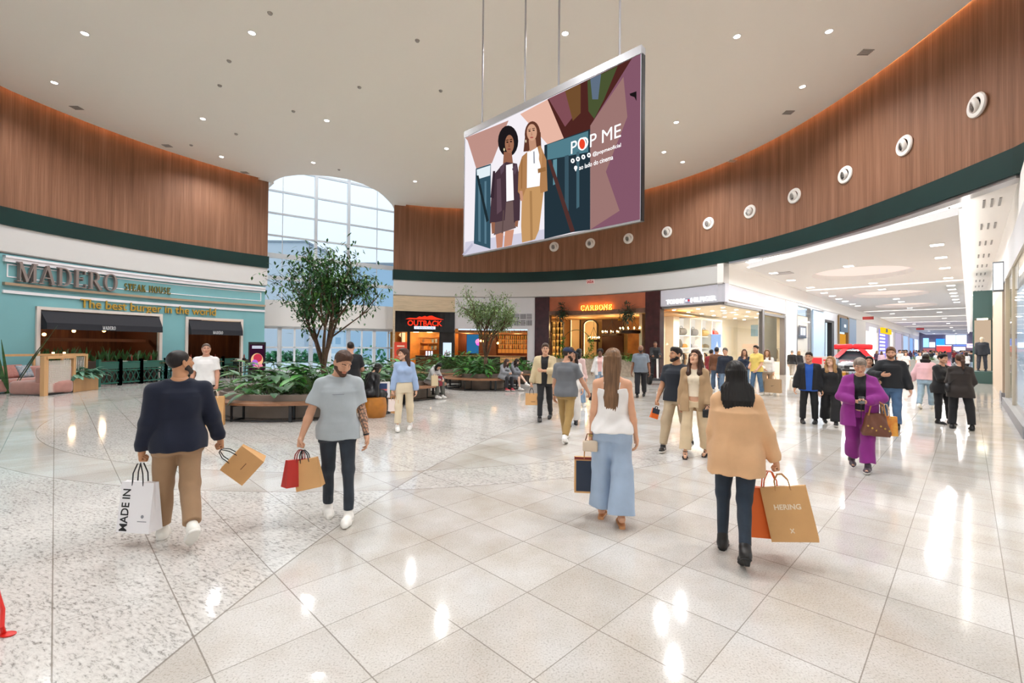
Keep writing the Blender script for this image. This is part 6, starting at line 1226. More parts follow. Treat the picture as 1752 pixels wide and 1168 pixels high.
# ================================================================ figures: bodies and clothes grown as smooth surfaces
class Field:
 def __init__(s): s.p = []
 def add(s, fn, lo, hi, k=.012, op='u'): s.p.append((fn, np.array(lo), np.array(hi), k, op)); return s
 def cone(s, A, B, ra, rb, k=.012, flat=False, op='u', sq=None):
  A = np.array(A, float); B = np.array(B, float); L = np.linalg.norm(B - A) + 1e-9; d = (B - A) / L
  def fn(x, y, z):
   ax, ay, az = x - A[0], y - A[1], z - A[2]; h = ax * d[0] + ay * d[1] + az * d[2]; t = np.clip(h / L, 0, 1)
   r = np.sqrt((ax - t * L * d[0]) ** 2 + (ay - t * L * d[1]) ** 2 + (az - t * L * d[2]) ** 2)
   if flat: rr = np.sqrt(np.maximum(ax ** 2 + ay ** 2 + az ** 2 - h * h, 0)); q = np.where(h > L * .5, np.maximum(rr - (ra + (rb - ra) * np.minimum(t, 1)), h - L), r - (ra + (rb - ra) * t)); return q
   return r - (ra + (rb - ra) * t)
  m = max(ra, rb); return s.add(fn, np.minimum(A, B) - m, np.maximum(A, B) + m, k, op)
 def ell(s, c, r, R=None, k=.012, op='u'):
  c = np.array(c, float); r = np.array(r, float) if hasattr(r, '__len__') else np.array([r] * 3, float); Rt = np.eye(3) if R is None else np.array(R).T
  def fn(x, y, z):
   X, Y, Z = x - c[0], y - c[1], z - c[2]; q = [(Rt[i, 0] * X + Rt[i, 1] * Y + Rt[i, 2] * Z) / r[i] for i in range(3)]
   k0 = np.sqrt(q[0] ** 2 + q[1] ** 2 + q[2] ** 2) + 1e-9; k1 = np.sqrt((q[0] / r[0]) ** 2 + (q[1] / r[1]) ** 2 + (q[2] / r[2]) ** 2) + 1e-9; return k0 * (k0 - 1) / k1
  m = max(r); return s.add(fn, c - m, c + m, k, op)
 def loft(s, O, X, Fv, U, prof, k=.012, n=2.3, op='u'):
  """prof rows: (h, a, b, c): half width, half depth, forward shift"""
  P = np.array(prof, float); O = np.array(O, float)
  def fn(x, y, z):
   dx, dy, dz = x - O[0], y - O[1], z - O[2]; h = dx * U[0] + dy * U[1] + dz * U[2]; u = dx * X[0] + dy * X[1] + dz * X[2]; v = dx * Fv[0] + dy * Fv[1] + dz * Fv[2]
   hc = np.clip(h, P[0, 0], P[-1, 0]); a = np.interp(hc, P[:, 0], P[:, 1]); b = np.interp(hc, P[:, 0], P[:, 2]); c = np.interp(hc, P[:, 0], P[:, 3])
   q = (np.abs(u / a) ** n + np.abs((v - c) / b) ** n) ** (1 / n); return np.maximum((q - 1) * np.minimum(a, b), np.maximum(h - P[-1, 0], P[0, 0] - h))
  m = max(P[:, 1].max(), P[:, 2].max() + np.abs(P[:, 3]).max()) * 1.05; e0, e1 = O + U * P[0, 0], O + U * P[-1, 0]
  return s.add(fn, np.minimum(e0, e1) - m, np.maximum(e0, e1) + m, k, op)
 def half(s, o, n, op='i', k=0.):   # keep the side the normal points to
  o = np.array(o, float); n = nrm(n); return s.add(lambda x, y, z: -((x - o[0]) * n[0] + (y - o[1]) * n[1] + (z - o[2]) * n[2]), (-9,) * 3, (9,) * 3, k, op)
 def mesh(s, v, disp=None, pad=.02):
  U = [q for q in s.p if q[4] == 'u']; lo = np.min([q[1] for q in U], 0) - pad; hi = np.max([q[2] for q in U], 0) + pad
  n = np.ceil((hi - lo) / v).astype(int) + 1; ax = [lo[i] + v * np.arange(n[i]) for i in range(3)]; F = np.full(n, .5, np.float32)
  for fn, l, h, k, op in s.p:
   i0 = np.clip(np.floor((l - k - 2 * v - lo) / v).astype(int), 0, n); i1 = np.clip(np.ceil((h + k + 2 * v - lo) / v).astype(int) + 1, 0, n)
   if (i1 <= i0).any(): continue
   sl = tuple(slice(a, b) for a, b in zip(i0, i1)); x, y, z = ax[0][sl[0]][:, None, None], ax[1][sl[1]][None, :, None], ax[2][sl[2]][None, None, :]
   d = np.broadcast_to(fn(x, y, z), F[sl].shape).astype(np.float32); f = F[sl]
   if op == 'u':
    if k > 0: hh = np.maximum(k - np.abs(f - d), 0) / k; F[sl] = np.minimum(f, d) - hh * hh * k * .25
    else: F[sl] = np.minimum(f, d)
   else:
    g = -d if op == 's' else d
    if k > 0: hh = np.maximum(k - np.abs(f - g), 0) / k; F[sl] = np.maximum(f, g) + hh * hh * k * .25
    else: F[sl] = np.maximum(f, g)
  if disp is not None: F = F + disp(ax[0][:, None, None], ax[1][None, :, None], ax[2][None, None, :]).astype(np.float32)
  F[0] = F[-1] = 1; F[:, 0] = F[:, -1] = 1; F[:, :, 0] = F[:, :, -1] = 1
  return nets(F, lo, v)
def nets(F, lo, v):
 S = F < 0; c = np.zeros(np.array(F.shape) - 1, np.uint8)
 for i in (0, 1):
  for j in (0, 1):
   for k in (0, 1): c += S[i:F.shape[0] - 1 + i, j:F.shape[1] - 1 + j, k:F.shape[2] - 1 + k]
 I = np.argwhere((c > 0) & (c < 8)); idx = -np.ones(c.shape, np.int64); idx[tuple(I.T)] = np.arange(len(I)); acc = np.zeros((len(I), 3)); cnt = np.zeros(len(I))
 for a in range(3):
  b, e = [(1, 2), (0, 2), (0, 1)][a]
  for p in (0, 1):
   for q in (0, 1):
    o = np.zeros(3, int); o[b] = p; o[e] = q; o2 = o.copy(); o2[a] = 1; f0 = F[tuple((I + o).T)]; f1 = F[tuple((I + o2).T)]; m = (f0 < 0) != (f1 < 0)
    t = np.where(m, f0 / np.where(m, f0 - f1, 1), 0); w = np.repeat(o[None].astype(float), len(I), 0); w[:, a] = t; acc[m] += w[m]; cnt[m] += 1
 V = lo + v * (I + acc / cnt[:, None]); Q = []
 for a in range(3):
  b, e = [(1, 2), (2, 0), (0, 1)][a]; sl0 = [slice(None)] * 3; sl1 = [slice(None)] * 3; sl0[a] = slice(0, -1); sl1[a] = slice(1, None); A0, A1 = S[tuple(sl0)], S[tuple(sl1)]
  J = np.argwhere(A0 != A1)
  if not len(J): continue
  J = J[(J[:, b] > 0) & (J[:, e] > 0) & (J[:, b] < F.shape[b] - 1) & (J[:, e] < F.shape[e] - 1)]; ub = np.zeros(3, int); ub[b] = 1; ue = np.zeros(3, int); ue[e] = 1
  q = np.stack([idx[tuple((J - ub - ue).T)], idx[tuple((J - ue).T)], idx[tuple(J.T)], idx[tuple((J - ub).T)]], 1); fl_ = ~A0[tuple(J.T)]; q[fl_] = q[fl_][:, ::-1]; Q.append(q)
 return V, np.concatenate(Q) if Q else np.zeros((0, 4), int)
def mesh_obj(name, V, Q, mats, parent, mi=None):
 me = bpy.data.meshes.new(name); me.vertices.add(len(V)); me.vertices.foreach_set('co', np.asarray(V, np.float32).ravel()); nq = len(Q); me.loops.add(nq * 4); me.loops.foreach_set('vertex_index', np.asarray(Q, np.int32).ravel())
 me.polygons.add(nq); me.polygons.foreach_set('loop_start', np.arange(0, nq * 4, 4, dtype=np.int32)); me.polygons.foreach_set('use_smooth', np.ones(nq, bool))
 for m in (mats if isinstance(mats, (list, tuple)) else [mats]): me.materials.append(m)
 if mi is not None: me.polygons.foreach_set('material_index', np.asarray(mi, np.int32))
 me.update(calc_edges=True); me.validate(); o = bpy.data.objects.new(name, me); COL.objects.link(o)
 if parent is not None: o.parent = parent; KIDS.setdefault(parent.name, []).append(o)   # figures are modelled in their own space
 return o
def folds(amp, seed=0, f=22., stretch=.45, bias=0.):
 r = np.random.RandomState(seed); W = [(r.normal(size=3) * np.array([1, 1, stretch]) * f, r.uniform(0, 6.3)) for _ in range(5)]
 def d(x, y, z):
  q = 0
  for w, p in W: q = q + np.sin(x * w[0] + y * w[1] + z * w[2] + p + 1.2 * np.sin(z * 9 + x * 7))
  return q * amp / 2.2 - bias
 return d
def cloth(c, rough=.8, kind=None):
 n = 'cloth_' + c.lstrip('#') + (kind or '')
 if n in _M: return _M[n]
 m = mat(n, c, rough, var=.10 if kind != 'denim' else .28, vscale=5 if kind != 'denim' else 7, bump=.08, bscale=160, sheen=.1); return m
SKIN = {}
def skin(c):
 if c in SKIN: return SKIN[c]
 b = mat('skin_' + c.lstrip('#'), c, .5, var=.06, vscale=9); b.node_tree.nodes['Principled BSDF'].inputs['Subsurface Weight'].default_value = .0
 r = srgb(c); SKIN[c] = [b, mat('eye_white', '#cfc8c2', .25), mat('iris_brown', '#2a1a12', .2), None, mat('lip_' + c.lstrip('#'), tuple(np.array(r) * np.array([.80, .52, .50])), .4), mat('nail_' + c.lstrip('#'), c, .3)]
 return SKIN[c]
def hairmat(c):
 n = 'hair_' + c.lstrip('#')
 if n in _M: return _M[n]
 return mat(n, c, .42, var=.45, vscale=40, stretch=(1, 1, .06), spec=.35)
def person(sp):
 """build one figure; returns dict of hand grips in world space"""
 H = sp.get('H', 1.75); s = H / 1.75; f_ = sp.get('sex', 'm') == 'f'; w = sp.get('w', 1.); g = sp.get('lod', 1)
 vb, vc, vh = {0: (.011, .0075, .0048), 1: (.013, .010, .0065), 2: (.018, .014, .010), 3: (.028, .024, .02)}[g]
 rad = math.radians; D = np.array([0, 0, -1.]); ex = np.array([1., 0, 0])
 hipw = (.088 if not f_ else .092) * s * (.5 + .5 * w); th_, sh_, an = .43 * s, .43 * s, .085 * s
 J = {}; legs = sp.get('legs', {}); hipz = th_ + sh_ + an
 def ldir(fx, ab): return np.array([math.sin(rad(ab)), -math.sin(rad(fx)) * math.cos(rad(ab)), -math.cos(rad(fx)) * math.cos(rad(ab))])
 feet = {}
 for sd, sg in (('r', -1), ('l', 1)):
  fx, ab, kn, fp, ty = (list(legs.get(sd, (0, 3, 0, 0, 6))) + [0, 3, 0, 0, 6])[:5] if sd in legs else (0, 3, 2, 0, 8)
  hip = np.array([sg * hipw, 0, hipz]); d1 = ldir(fx, sg * ab); d2 = ldir(fx - kn, sg * ab * .6); kne = hip + d1 * th_; ank = kne + d2 * sh_
  fw = rotz(rad(-sg * ty)) @ np.array([0, -math.cos(rad(fp)), -math.sin(rad(fp))]); fw = nrm(fw); sx = nrm(np.cross(fw, (0, 0, 1))); up = np.cross(sx, fw)
  J['hip' + sd], J['knee' + sd], J['ank' + sd] = hip, kne, ank; feet[sd] = (fw, up, sx)
 heel = sp.get('heel', 0.) * s
 low = min(min((J['ank' + q] - feet[q][1] * an - feet[q][0] * .06 * s)[2], (J['ank' + q] - feet[q][1] * an + feet[q][0] * .17 * s)[2]) for q in 'rl') - heel * .3
 if 'seat' in sp: low = hipz - sp['seat'] - .11 * s
 dz = np.array([0, 0, -low])
 for k in list(J): J[k] = J[k] + dz
 P0 = (J['hipr'] + J['hipl']) / 2; ln, sl, tw = rad(sp.get('lean', 0)), rad(sp.get('side', 0)), rad(sp.get('twist', 0))
 RT = rotz(tw) @ roty(sl) @ rotx(ln); X, Fv, U = RT @ ex, RT @ np.array([0, -1., 0]), RT @ np.array([0, 0, 1.])
 T = lambda x, fwd, h: P0 + X * x * s + Fv * fwd * s + U * h * s
 shw = (.172 if not f_ else .152) * (.6 + .4 * w); N = T(0, -.01, .53); neck_t = T(0, .015, .60)
 ua, fa = .295 * s, .262 * s; arms = sp.get('arms', {}); hands = {}
 for sd, sg in (('r', -1), ('l', 1)):
  S_ = T(sg * shw, -.005, .452); J['sh' + sd] = S_; a = arms.get(sd, (4, 8, 12, 10, 'relax'))
  if a[0] == 'ik':
   tg = np.array(a[1], float) * s; pole = nrm(a[2]); v = tg - S_; L = min(np.linalg.norm(v), (ua + fa) * .999); v = nrm(v); ca = (ua * ua + L * L - fa * fa) / (2 * ua * L); ca = max(-1, min(1, ca)); pv = nrm(pole - v * np.dot(pole, v))
   E = S_ + ua * (v * ca + pv * math.sqrt(1 - ca * ca)); Wp = S_ + v * L; st = a[3] if len(a) > 3 else 'relax'
  else:
   fx, ab, el, tws, st = a; d1 = RT @ ldir(fx, sg * ab); bend = RT @ (rotz(rad(-sg * tws)) @ np.array([0, -1., 0])); bend = rotz(0) @ bend; bv = nrm(bend - d1 * np.dot(bend, d1)); E = S_ + d1 * ua; d2 = d1 * math.cos(rad(el)) + bv * math.sin(rad(el)); Wp = E + d2 * fa
  d2 = nrm(Wp - E); J['el' + sd], J['wr' + sd] = E, Wp
  pn = a[4] if a[0] == 'ik' and len(a) > 4 else RT @ np.array([-sg * 1., .15, 0]); pn = nrm(np.array(pn) - d2 * np.dot(pn, d2)); td = np.cross(pn, d2) * (sg)
  if np.dot(td, RT @ np.array([0, -1., 0])) < 0 and a[0] != 'ik': td = -td
  hands[sd] = (Wp, d2, pn, td, st)
 hy, hp, hr = [rad(q) for q in sp.get('head', (0, 0, 0))]; RH = RT @ rotz(hy) @ rotx(hp) @ roty(hr); hs = H * .13 / .2275 * sp.get('hs', 1.03); piv = T(0, .01, .59); HC = piv + RH @ np.array([0, -.022, .105]) * hs; hd = lambda x, y, z: HC + RH @ np.array([x, y, z]) * hs
 root = bpy.data.objects.new('person', None); COL.objects.link(root); pos = np.array(sp['at'], float); yaw = rad(sp.get('yaw', 0)); root.location = (pos[0], pos[1], sp.get('z', 0)); root.rotation_euler = (0, 0, yaw); root.empty_display_size = .2
 tag(root, sp['label'], 'person', sp.get('group')); SK = list(skin(sp.get('skin', '#c99878'))); hm = hairmat(sp.get('hairc', '#33241c')); SK[3] = hm
 prof_m = [(-.12, .13, .10, 0), (-.03, .17, .118, -.008), (.08, .165, .112, 0), (.19, .152, .104, .006), (.30, .162, .112, .006), (.38, .170, .118, .004), (.43, .158, .106, 0), (.47, .118, .084, -.008), (.51, .078, .066, -.012), (.55, .060, .058, -.01)]
 prof_f = [(-.12, .14, .10, 0), (-.04, .176, .122, -.012), (.06, .158, .108, -.004), (.17, .124, .086, .004), (.26, .132, .09, .004), (.36, .144, .098, .004), (.42, .130, .090, 0), (.465, .096, .070, -.006), (.51, .060, .054, -.01), (.55, .048, .048, -.008)]
 bel = sp.get('belly', 0.); base = [(h * s, a * s * (1 + (w - 1) * (1 if h < .47 else .4)), b * s * (1 + (w - 1) * (1.1 if h < .47 else .3)) + bel * s * math.exp(-((h - .14) / .14) ** 2) * .5, c * s + bel * s * math.exp(-((h - .14) / .14) ** 2) * .5) for h, a, b, c in (prof_f if f_ else prof_m)]
 lw = (.9 if f_ else 1.) * s * (.55 + .45 * w); lw = lw * (.76 if any(b[1].get('len', .96) > .6 for b in sp.get('bottoms', [])) else 1.); aw = (.82 if f_ else 1.) * s * (.55 + .45 * w)
 B = Field(); B.loft(P0, X, Fv, U, base, .03)
 for sd, sg in (('r', -1), ('l', 1)):
  B.cone(J['hip' + sd] - (0, 0, .02 * s), J['knee' + sd], .088 * lw, .056 * lw, .04); kn, ak = J['knee' + sd], J['ank' + sd]; mid = kn + (ak - kn) * .3 + np.array([0, .012, 0]); B.cone(kn, mid, .054 * lw, .056 * lw, .03); B.cone(mid, ak, .054 * lw, .036 * lw, .03); B.ell(T(sg * .075 * w, -.055, -.045), .092 * s, None, .04)
  B.cone(T(sg * .045, -.015, .500), J['sh' + sd], .042 * s, .052 * aw, .05); B.cone(J['sh' + sd], J['el' + sd], .055 * aw, .040 * aw, .03); e, q = J['el' + sd], J['wr' + sd]; B.cone(e, e + (q - e) * .3, .041 * aw, .042 * aw, .02); B.cone(e + (q - e) * .3, q, .042 * aw, .027 * aw, .02)
  if f_: B.ell(T(sg * .068, .078, .335), .060 * s, None, .03)
  fw, up, sx = feet[sd]; so = ak - up * an; B.cone(ak, so + up * .04 * s - fw * .02 * s, .036 * lw, .036 * s, .02); B.cone(so + up * .04 * s, so + up * .022 * s + fw * .16 * s, .036 * s, .022 * s, .02)
 B.cone(N - U * .04 * s, neck_t + (HC - neck_t) * .3, (.060 if not f_ else .048) * s, (.056 if not f_ else .046) * s, .03)
 V1, Q1 = B.mesh(vb); Vs, Qs = [V1], [Q1]; nv = len(V1)
 hf = Field(); G = lambda c, r, k=.012, op='u': hf.ell(hd(*c), np.array(r) * hs, RH, k * hs, op)
 fem = .94 if f_ else 1.
 G((0, .014, .034), (.073, .092, .080)); G((0, -.018, -.03), (.058 * fem, .068, .082), .03); G((0, -.066, -.094), (.022 * fem, .018, .017), .03)
 for q in (-1, 1):
  hf.cone(hd(q * .054 * fem, .0, -.05), hd(q * .012, -.066, -.098), .020 * hs, .015 * hs, .03 * hs); G((q * .034, -.064, -.026), (.024, .018, .022), .025); hf.cone(hd(q * .012, -.087, .026), hd(q * .046, -.068, .026), .010 * hs, .010 * hs, .018 * hs)
  G((q * .031, -.098, .006), (.016, .014, .010), .012, 's'); G((q * .031, -.0745, .005), (.0125,) * 3, .003); hf.cone(hd(q * .019, -.0855, .0125), hd(q * .044, -.077, .0105), .0036 * hs, .0034 * hs, .004 * hs)
  G((q * .010, -.100, -.033), (.0085, .010, .0075), .008); hf.ell(hd(q * .076, .012, -.004), np.array([.009, .019, .032]) * hs, RH @ rotz(-q * .35), .008 * hs); G((q * .083, .008, -.002), (.006, .010, .018), .006, 's')
 hf.cone(hd(0, -.086, .022), hd(0, -.108, -.026), .0085 * hs, .0125 * hs, .012 * hs); G((0, -.084, -.0575), (.024, .011, .0065), .007); G((0, -.084, -.0685), (.021, .011, .0075), .007); G((0, -.099, -.0632), (.022, .009, .0014), .003, 's')
 hf.cone(HC + (neck_t - HC) * .35, N + (neck_t - N) * .25, (.056 if not f_ else .046) * s, (.060 if not f_ else .048) * s, .025 * s)
 V2, Q2 = hf.mesh(vh, pad=.012); Vs.append(V2); Qs.append(Q2 + nv); nv2 = nv; nv += len(V2)
 grips = {}
 for sd in 'rl':
  Wp, d, n_p, t, st = hands[sd]; k = s * (.90 if f_ else 1.); hfield = Field(); pc = Wp + d * .048 * k; Rm = np.column_stack([t, n_p, d]); hfield.ell(pc, np.array([.041, .019, .052]) * k, Rm, .01); hfield.cone(Wp - d * .03, Wp + d * .02, .027 * aw, .027 * k, .02)
  cur = {'relax': (22, 30, 22), 'grip': (78, 92, 55), 'flat': (4, 6, 4), 'hold': (50, 60, 40), 'point': (60, 80, 50)}[st]
  for i, (o, l) in enumerate(((.029, .95), (.0095, 1.06), (-.0105, 1.0), (-.029, .8))):
   p = Wp + (d * (.087 - abs(o + .004) * .25) + t * o + n_p * .002) * k; c = 0; rr = .0094 * k
   for L, cc, r2 in ((.043 * l, cur[0] + 5 * i, .0090), (.027 * l, cur[1], .0082), (.022 * l, cur[2], .0070)):
    c += rad(cc); dd = d * math.cos(c) + n_p * math.sin(c) + t * o * 1.2; q = p + nrm(dd) * L * k; hfield.cone(p, q, rr, r2 * k, .003); p, rr = q, r2 * k
  b0 = Wp + (d * .028 + t * .030) * k; hfield.cone(Wp + (d * .02 + t * .012) * k, b0, .018 * k, .014 * k, .012); m_ = (.9, .55, .35) if st in ('relax', 'flat') else (.5, .7, .75)
  d1 = nrm(t * m_[0] + d * .8 + n_p * m_[2] * .6); q = b0 + d1 * .038 * k; hfield.cone(b0, q, .0135 * k, .0108 * k, .008); d2_ = nrm(t * m_[0] * .2 + d * (.95 if st in ('relax', 'flat') else .75) + n_p * m_[2]); hfield.cone(q, q + d2_ * .03 * k, .0106 * k, .0085 * k, .004)
  V3, Q3 = hfield.mesh(vh if g < 3 else .012, pad=.01); Vs.append(V3); Qs.append(Q3 + nv); nv += len(V3)
  gp = Wp + (d * .105 + n_p * .030) * k if st == 'grip' else Wp + (d * .10 + n_p * .02) * k; grips[sd] = gp; grips['w' + sd] = Wp
 V = np.concatenate(Vs); Q = np.concatenate(Qs); mi = np.zeros(len(Q), int); C = V[Q].mean(1); L = (C - HC) @ RH / hs; isH = (Q[:, 0] >= nv2) & (Q[:, 0] < nv2 + len(V2)); ax_ = np.abs(L[:, 0])
 ey = isH & (np.linalg.norm(np.stack([ax_ - .031, L[:, 1] + .0745, L[:, 2] - .005], 1), axis=1) < .0140) & (L[:, 1] < -.078) & (np.abs(L[:, 2] - .0045) < .0047)
 if g < 3:
  if not sp.get('closed'): mi[ey] = 1; mi[ey & (np.hypot(ax_ - .031, L[:, 2] - .0045) < .0074)] = 2
  else: mi[ey & (L[:, 2] < .002)] = 2
  mi[isH & (L[:, 1] < -.06) & (np.abs(L[:, 2] - .0275 + .25 * np.abs(ax_ - .03)) < .0052) & (ax_ > .010) & (ax_ < .048)] = 3
  mi[isH & (L[:, 1] < -.075) & (((L[:, 0] / .025) ** 2 + ((L[:, 2] + .063) / .0115) ** 2) < 1)] = 4
  tt = sp.get('tattoo')
  if tt:
   e, q = J['el' + tt], J['wr' + tt]; dd = nrm(q - e); pr = (C - e) @ dd; rd_ = np.linalg.norm(C - e - pr[:, None] * dd, axis=1); pat = np.sin(C[:, 2] * 150 + np.sin(C[:, 1] * 190) * 2) + np.sin(C[:, 0] * 230 + C[:, 2] * 90); m_ = (rd_ < .075) & (pr > -.16) & (pr < .25) & (pat > -.15); mi[m_] = len(SK); SK.append(mat('tattoo_ink', '#7b665b', .5, var=.35, vscale=40))
 mesh_obj('body', V, Q, SK, root, mi)
 hx = lambda x, y, z: ((x - HC[0]) * RH[0, 0] + (y - HC[1]) * RH[1, 0] + (z - HC[2]) * RH[2, 0], (x - HC[0]) * RH[0, 1] + (y - HC[1]) * RH[1, 1] + (z - HC[2]) * RH[2, 1], (x - HC[0]) * RH[0, 2] + (y - HC[1]) * RH[1, 2] + (z - HC[2]) * RH[2, 2])
 ht = sp.get('hair', 'short'); hv = vh * (1.15 if g else 1.1)
 def strands(amp, fr):
  def d(x, y, z):
   a, b, c = hx(x, y, z); return amp * np.sin(np.arctan2(a, b + .02) * fr + c * 14) + amp * .6 * np.sin(a * 310 + c * 25 + b * 90)
  return d
 def capcut(fd, z0=-.026, sl=.95, th=.0): fd.half(hd(0, 0, z0), RH @ np.array([0, sl, 1.]))
 if ht not in ('bald', 'none'):
  hf = Field(); vol = sp.get('vol', .010); GG = lambda c, r, k=.012, op='u': hf.ell(hd(*c), np.array(r) * hs, RH, k * hs, op)
  if ht in ('short', 'quiff', 'buzz', 'fade'):
   v_ = {'short': vol, 'quiff': .006, 'buzz': .003, 'fade': .003}[ht]; GG((0, .016, .034), (.073 + v_, .092 + v_, .082 + v_)); 
   if ht in ('short', 'quiff', 'fade'): GG((0, -.012, .075), (.060 + v_ * .5, .082, .050 + v_), .03)
   if ht == 'quiff': GG((0.005, -.052, .098), (.046, .036, .026), .03)
   capcut(hf, -.014, 1.0)
  elif ht in ('long', 'bob', 'ponytail', 'bun', 'updo'):
   GG((0, .016, .036), (.082, .100, .089)); GG((0, -.03, .085), (.06, .06, .035), .03)
   if ht in ('long', 'bob'):
    Lh = sp.get('hlen', .35); wd = sp.get('hwid', .10)
    capcut(hf, -.02, 1.05); bk = RH @ np.array([0, 1., 0]); bk[2] = 0; bk = nrm(bk); sdv = np.cross(bk, (0, 0, 1)); dn = np.array([0, 0, 1.]); O = HC + bk * .045 * hs
    hf.loft(O, sdv, bk, dn, [(-Lh, wd * .80, .030, .045 + sp.get('hback', 0)), (-Lh * .7, wd * 1.02, .044, .042 + sp.get('hback', 0)), (-Lh * .35, wd, .052, .030), (-.06, .092 * hs, .062, .008), (.03, .082 * hs, .06, 0)], .03, 2.6)
    if sp.get('front', 0):
     for q in (-1, 1):
      c0 = hd(q * .080, -.02, .02); c1 = HC + RH[:, 0] * q * .088 - bk * .02 - dn * .14; c2 = T(q * .085, .085, .44) ; c3 = T(q * .085, .105, .44) - dn * sp['front'] * .6; hf.cone(c0, c1, .022, .030, .03); hf.cone(c1, c2, .030, .034, .03); hf.cone(c2, c3, .034, .008, .03)
   else:
    capcut(hf, -.030, .9)
    if ht == 'bun': GG((0, .05, .11), (.038, .038, .032), .012)
    if ht == 'updo': GG((0, .105, .03), (.035, .03, .035), .015)
    if ht == 'ponytail': a_, b_ = hd(0, .115, .02), hd(0, .15, -.05); hf.cone(hd(0, .09, .03), a_, .02 * hs, .022 * hs, .01); hf.cone(a_, b_, .024 * hs, .036 * hs, .02); hf.cone(b_, b_ + (0, 0, -sp.get('hlen', .2)) + RH @ np.array([0, .01, 0]), .036 * hs, .018 * hs, .02)
   GG((0, -.075, -.02), (.062, .06, .085), .006, 's') if ht in ('long', 'bob') else None
  elif ht == 'afro': GG((0, .025, .045), (.118, .122, .105)); GG((0, -.09, -.03), (.062, .055, .085), .006, 's'); capcut(hf, -.05, .9)
  am = .0014 if ht not in ('buzz', 'fade') else .0004
  V_, Q_ = hf.mesh(hv, strands(am * (3 if ht == 'afro' else 1.3), 46), pad=.015)
  if len(Q_): mesh_obj('hair', V_, Q_, hm, root)
 if sp.get('beard'):
  hf = Field(); GG = lambda c, r, k=.012, op='u': hf.ell(hd(*c), np.array(r) * hs, RH, k * hs, op); e = .0025
  GG((0, -.018, -.03), (.058 + e, .068 + e, .082 + e)); GG((0, -.066, -.094), (.022 + e, .018 + e, .018 + e), .03); GG((0, -.084, -.046), (.028, .0085, .006), .01)
  for q in (-1, 1): hf.cone(hd(q * .054, .0, -.05), hd(q * .012, -.066, -.098), (.020 + e) * hs, (.016 + e) * hs, .03 * hs)
  GG((0, -.07, -.008), (.064, .055, .046), .004, 's'); GG((0, -.09, -.063), (.023, .02, .0105), .003, 's'); hf.half(hd(0, .005, 0), RH @ np.array([0, -1., -.25])); hf.half(hd(0, 0, -.118), RH @ np.array([0, -.5, 1.]))
  V_, Q_ = hf.mesh(vh, pad=.012)
  if len(Q_): mesh_obj('beard', V_, Q_, hm, root)
 def torso_prof(h0, h1, m, flare=0., fl_from=.1, depth=0.):
  hs_ = [h for h, *_ in base]; out = []
  for h in sorted(set([h0 * s, h1 * s] + [q for q in hs_ if h0 * s < q < h1 * s] + [fl_from * s] * (h0 < fl_from < h1))):
   hh = max(h, base[1][0]); a = np.interp(hh, hs_, [b[1] for b in base]); b = np.interp(hh, hs_, [b[2] for b in base]); c = np.interp(hh, hs_, [b[3] for b in base]); e = m + flare * max(0, (fl_from * s - h)) / max(.01, (fl_from - h0) * s)
   out.append((h, a + e, b + e + depth, c))
  return out
 def shrug(prof, lim, kk=.5):   # keep the waist loose: widen narrow rows
  mx = max(p[1] for p in prof); mb_ = max(p[2] for p in prof); return [(h, max(a, mx * lim) if h < .40 * s else a, max(b, mb_ * lim) if h < .40 * s else b, c) for h, a, b, c in prof]
 def top(d, name):
  fd = Field(); m = d.get('m', .016) * s; pf = torso_prof(d.get('hem', -.08), d.get('up', .525), m, d.get('flare', 0.) * s, d.get('ff', .15)); pf = shrug(pf, d.get('loose', .88)); fd.loft(P0, X, Fv, U, pf, .03)
  if f_ and d.get('bust', 1):
   for q in (-1, 1): fd.ell(T(q * .068, .080, .335), (.062 * s + m * .7), None, .035)
  if d.get('hem', -.08) < 0:
   for sd, sg in (('r', -1), ('l', 1)):
    fd.ell(T(sg * .075 * w, -.055, -.045), .096 * s + m, None, .05); h_, k_ = J['hip' + sd], J['knee' + sd]; fd.cone(h_, h_ + (k_ - h_) * .7, (.100 * s * (.6 + .4 * w)) + m * .9, (.085 * s * (.6 + .4 * w)) + m * 1.2, .05)
   fd.half(P0 + U * d.get('hem', -.08) * s, U)
  sl_ = d.get('sleeve', 'short'); ma = m * d.get('am', 1.)
  if sl_ != 'none':
   for sd, sg in (('r', -1), ('l', 1)):
    fd.cone(T(sg * .045, -.015, .497), J['sh' + sd], .042 * s + m * .5, .054 * aw + ma * .6, .05); S_, E, Wp = J['sh' + sd], J['el' + sd], J['wr' + sd]
    if sl_ == 'short': fd.cone(S_, S_ + (E - S_) * d.get('sl', .72), .052 * aw + ma * .5, .052 * aw + ma * 1.0, .04, True)
    else:
     fd.cone(S_, E, .054 * aw + ma * .7, .046 * aw + ma, .04); pe = d.get('se', .95); puff = d.get('puff', 0.); fd.cone(E, E + (Wp - E) * pe * .8, .046 * aw + ma, .040 * aw + ma * .9 + puff, .025); fd.cone(E + (Wp - E) * pe * .8, E + (Wp - E) * pe, .040 * aw + ma * .9 + puff, .034 * aw + ma * .7, .015, True)
  nk = d.get('neck', 'crew')
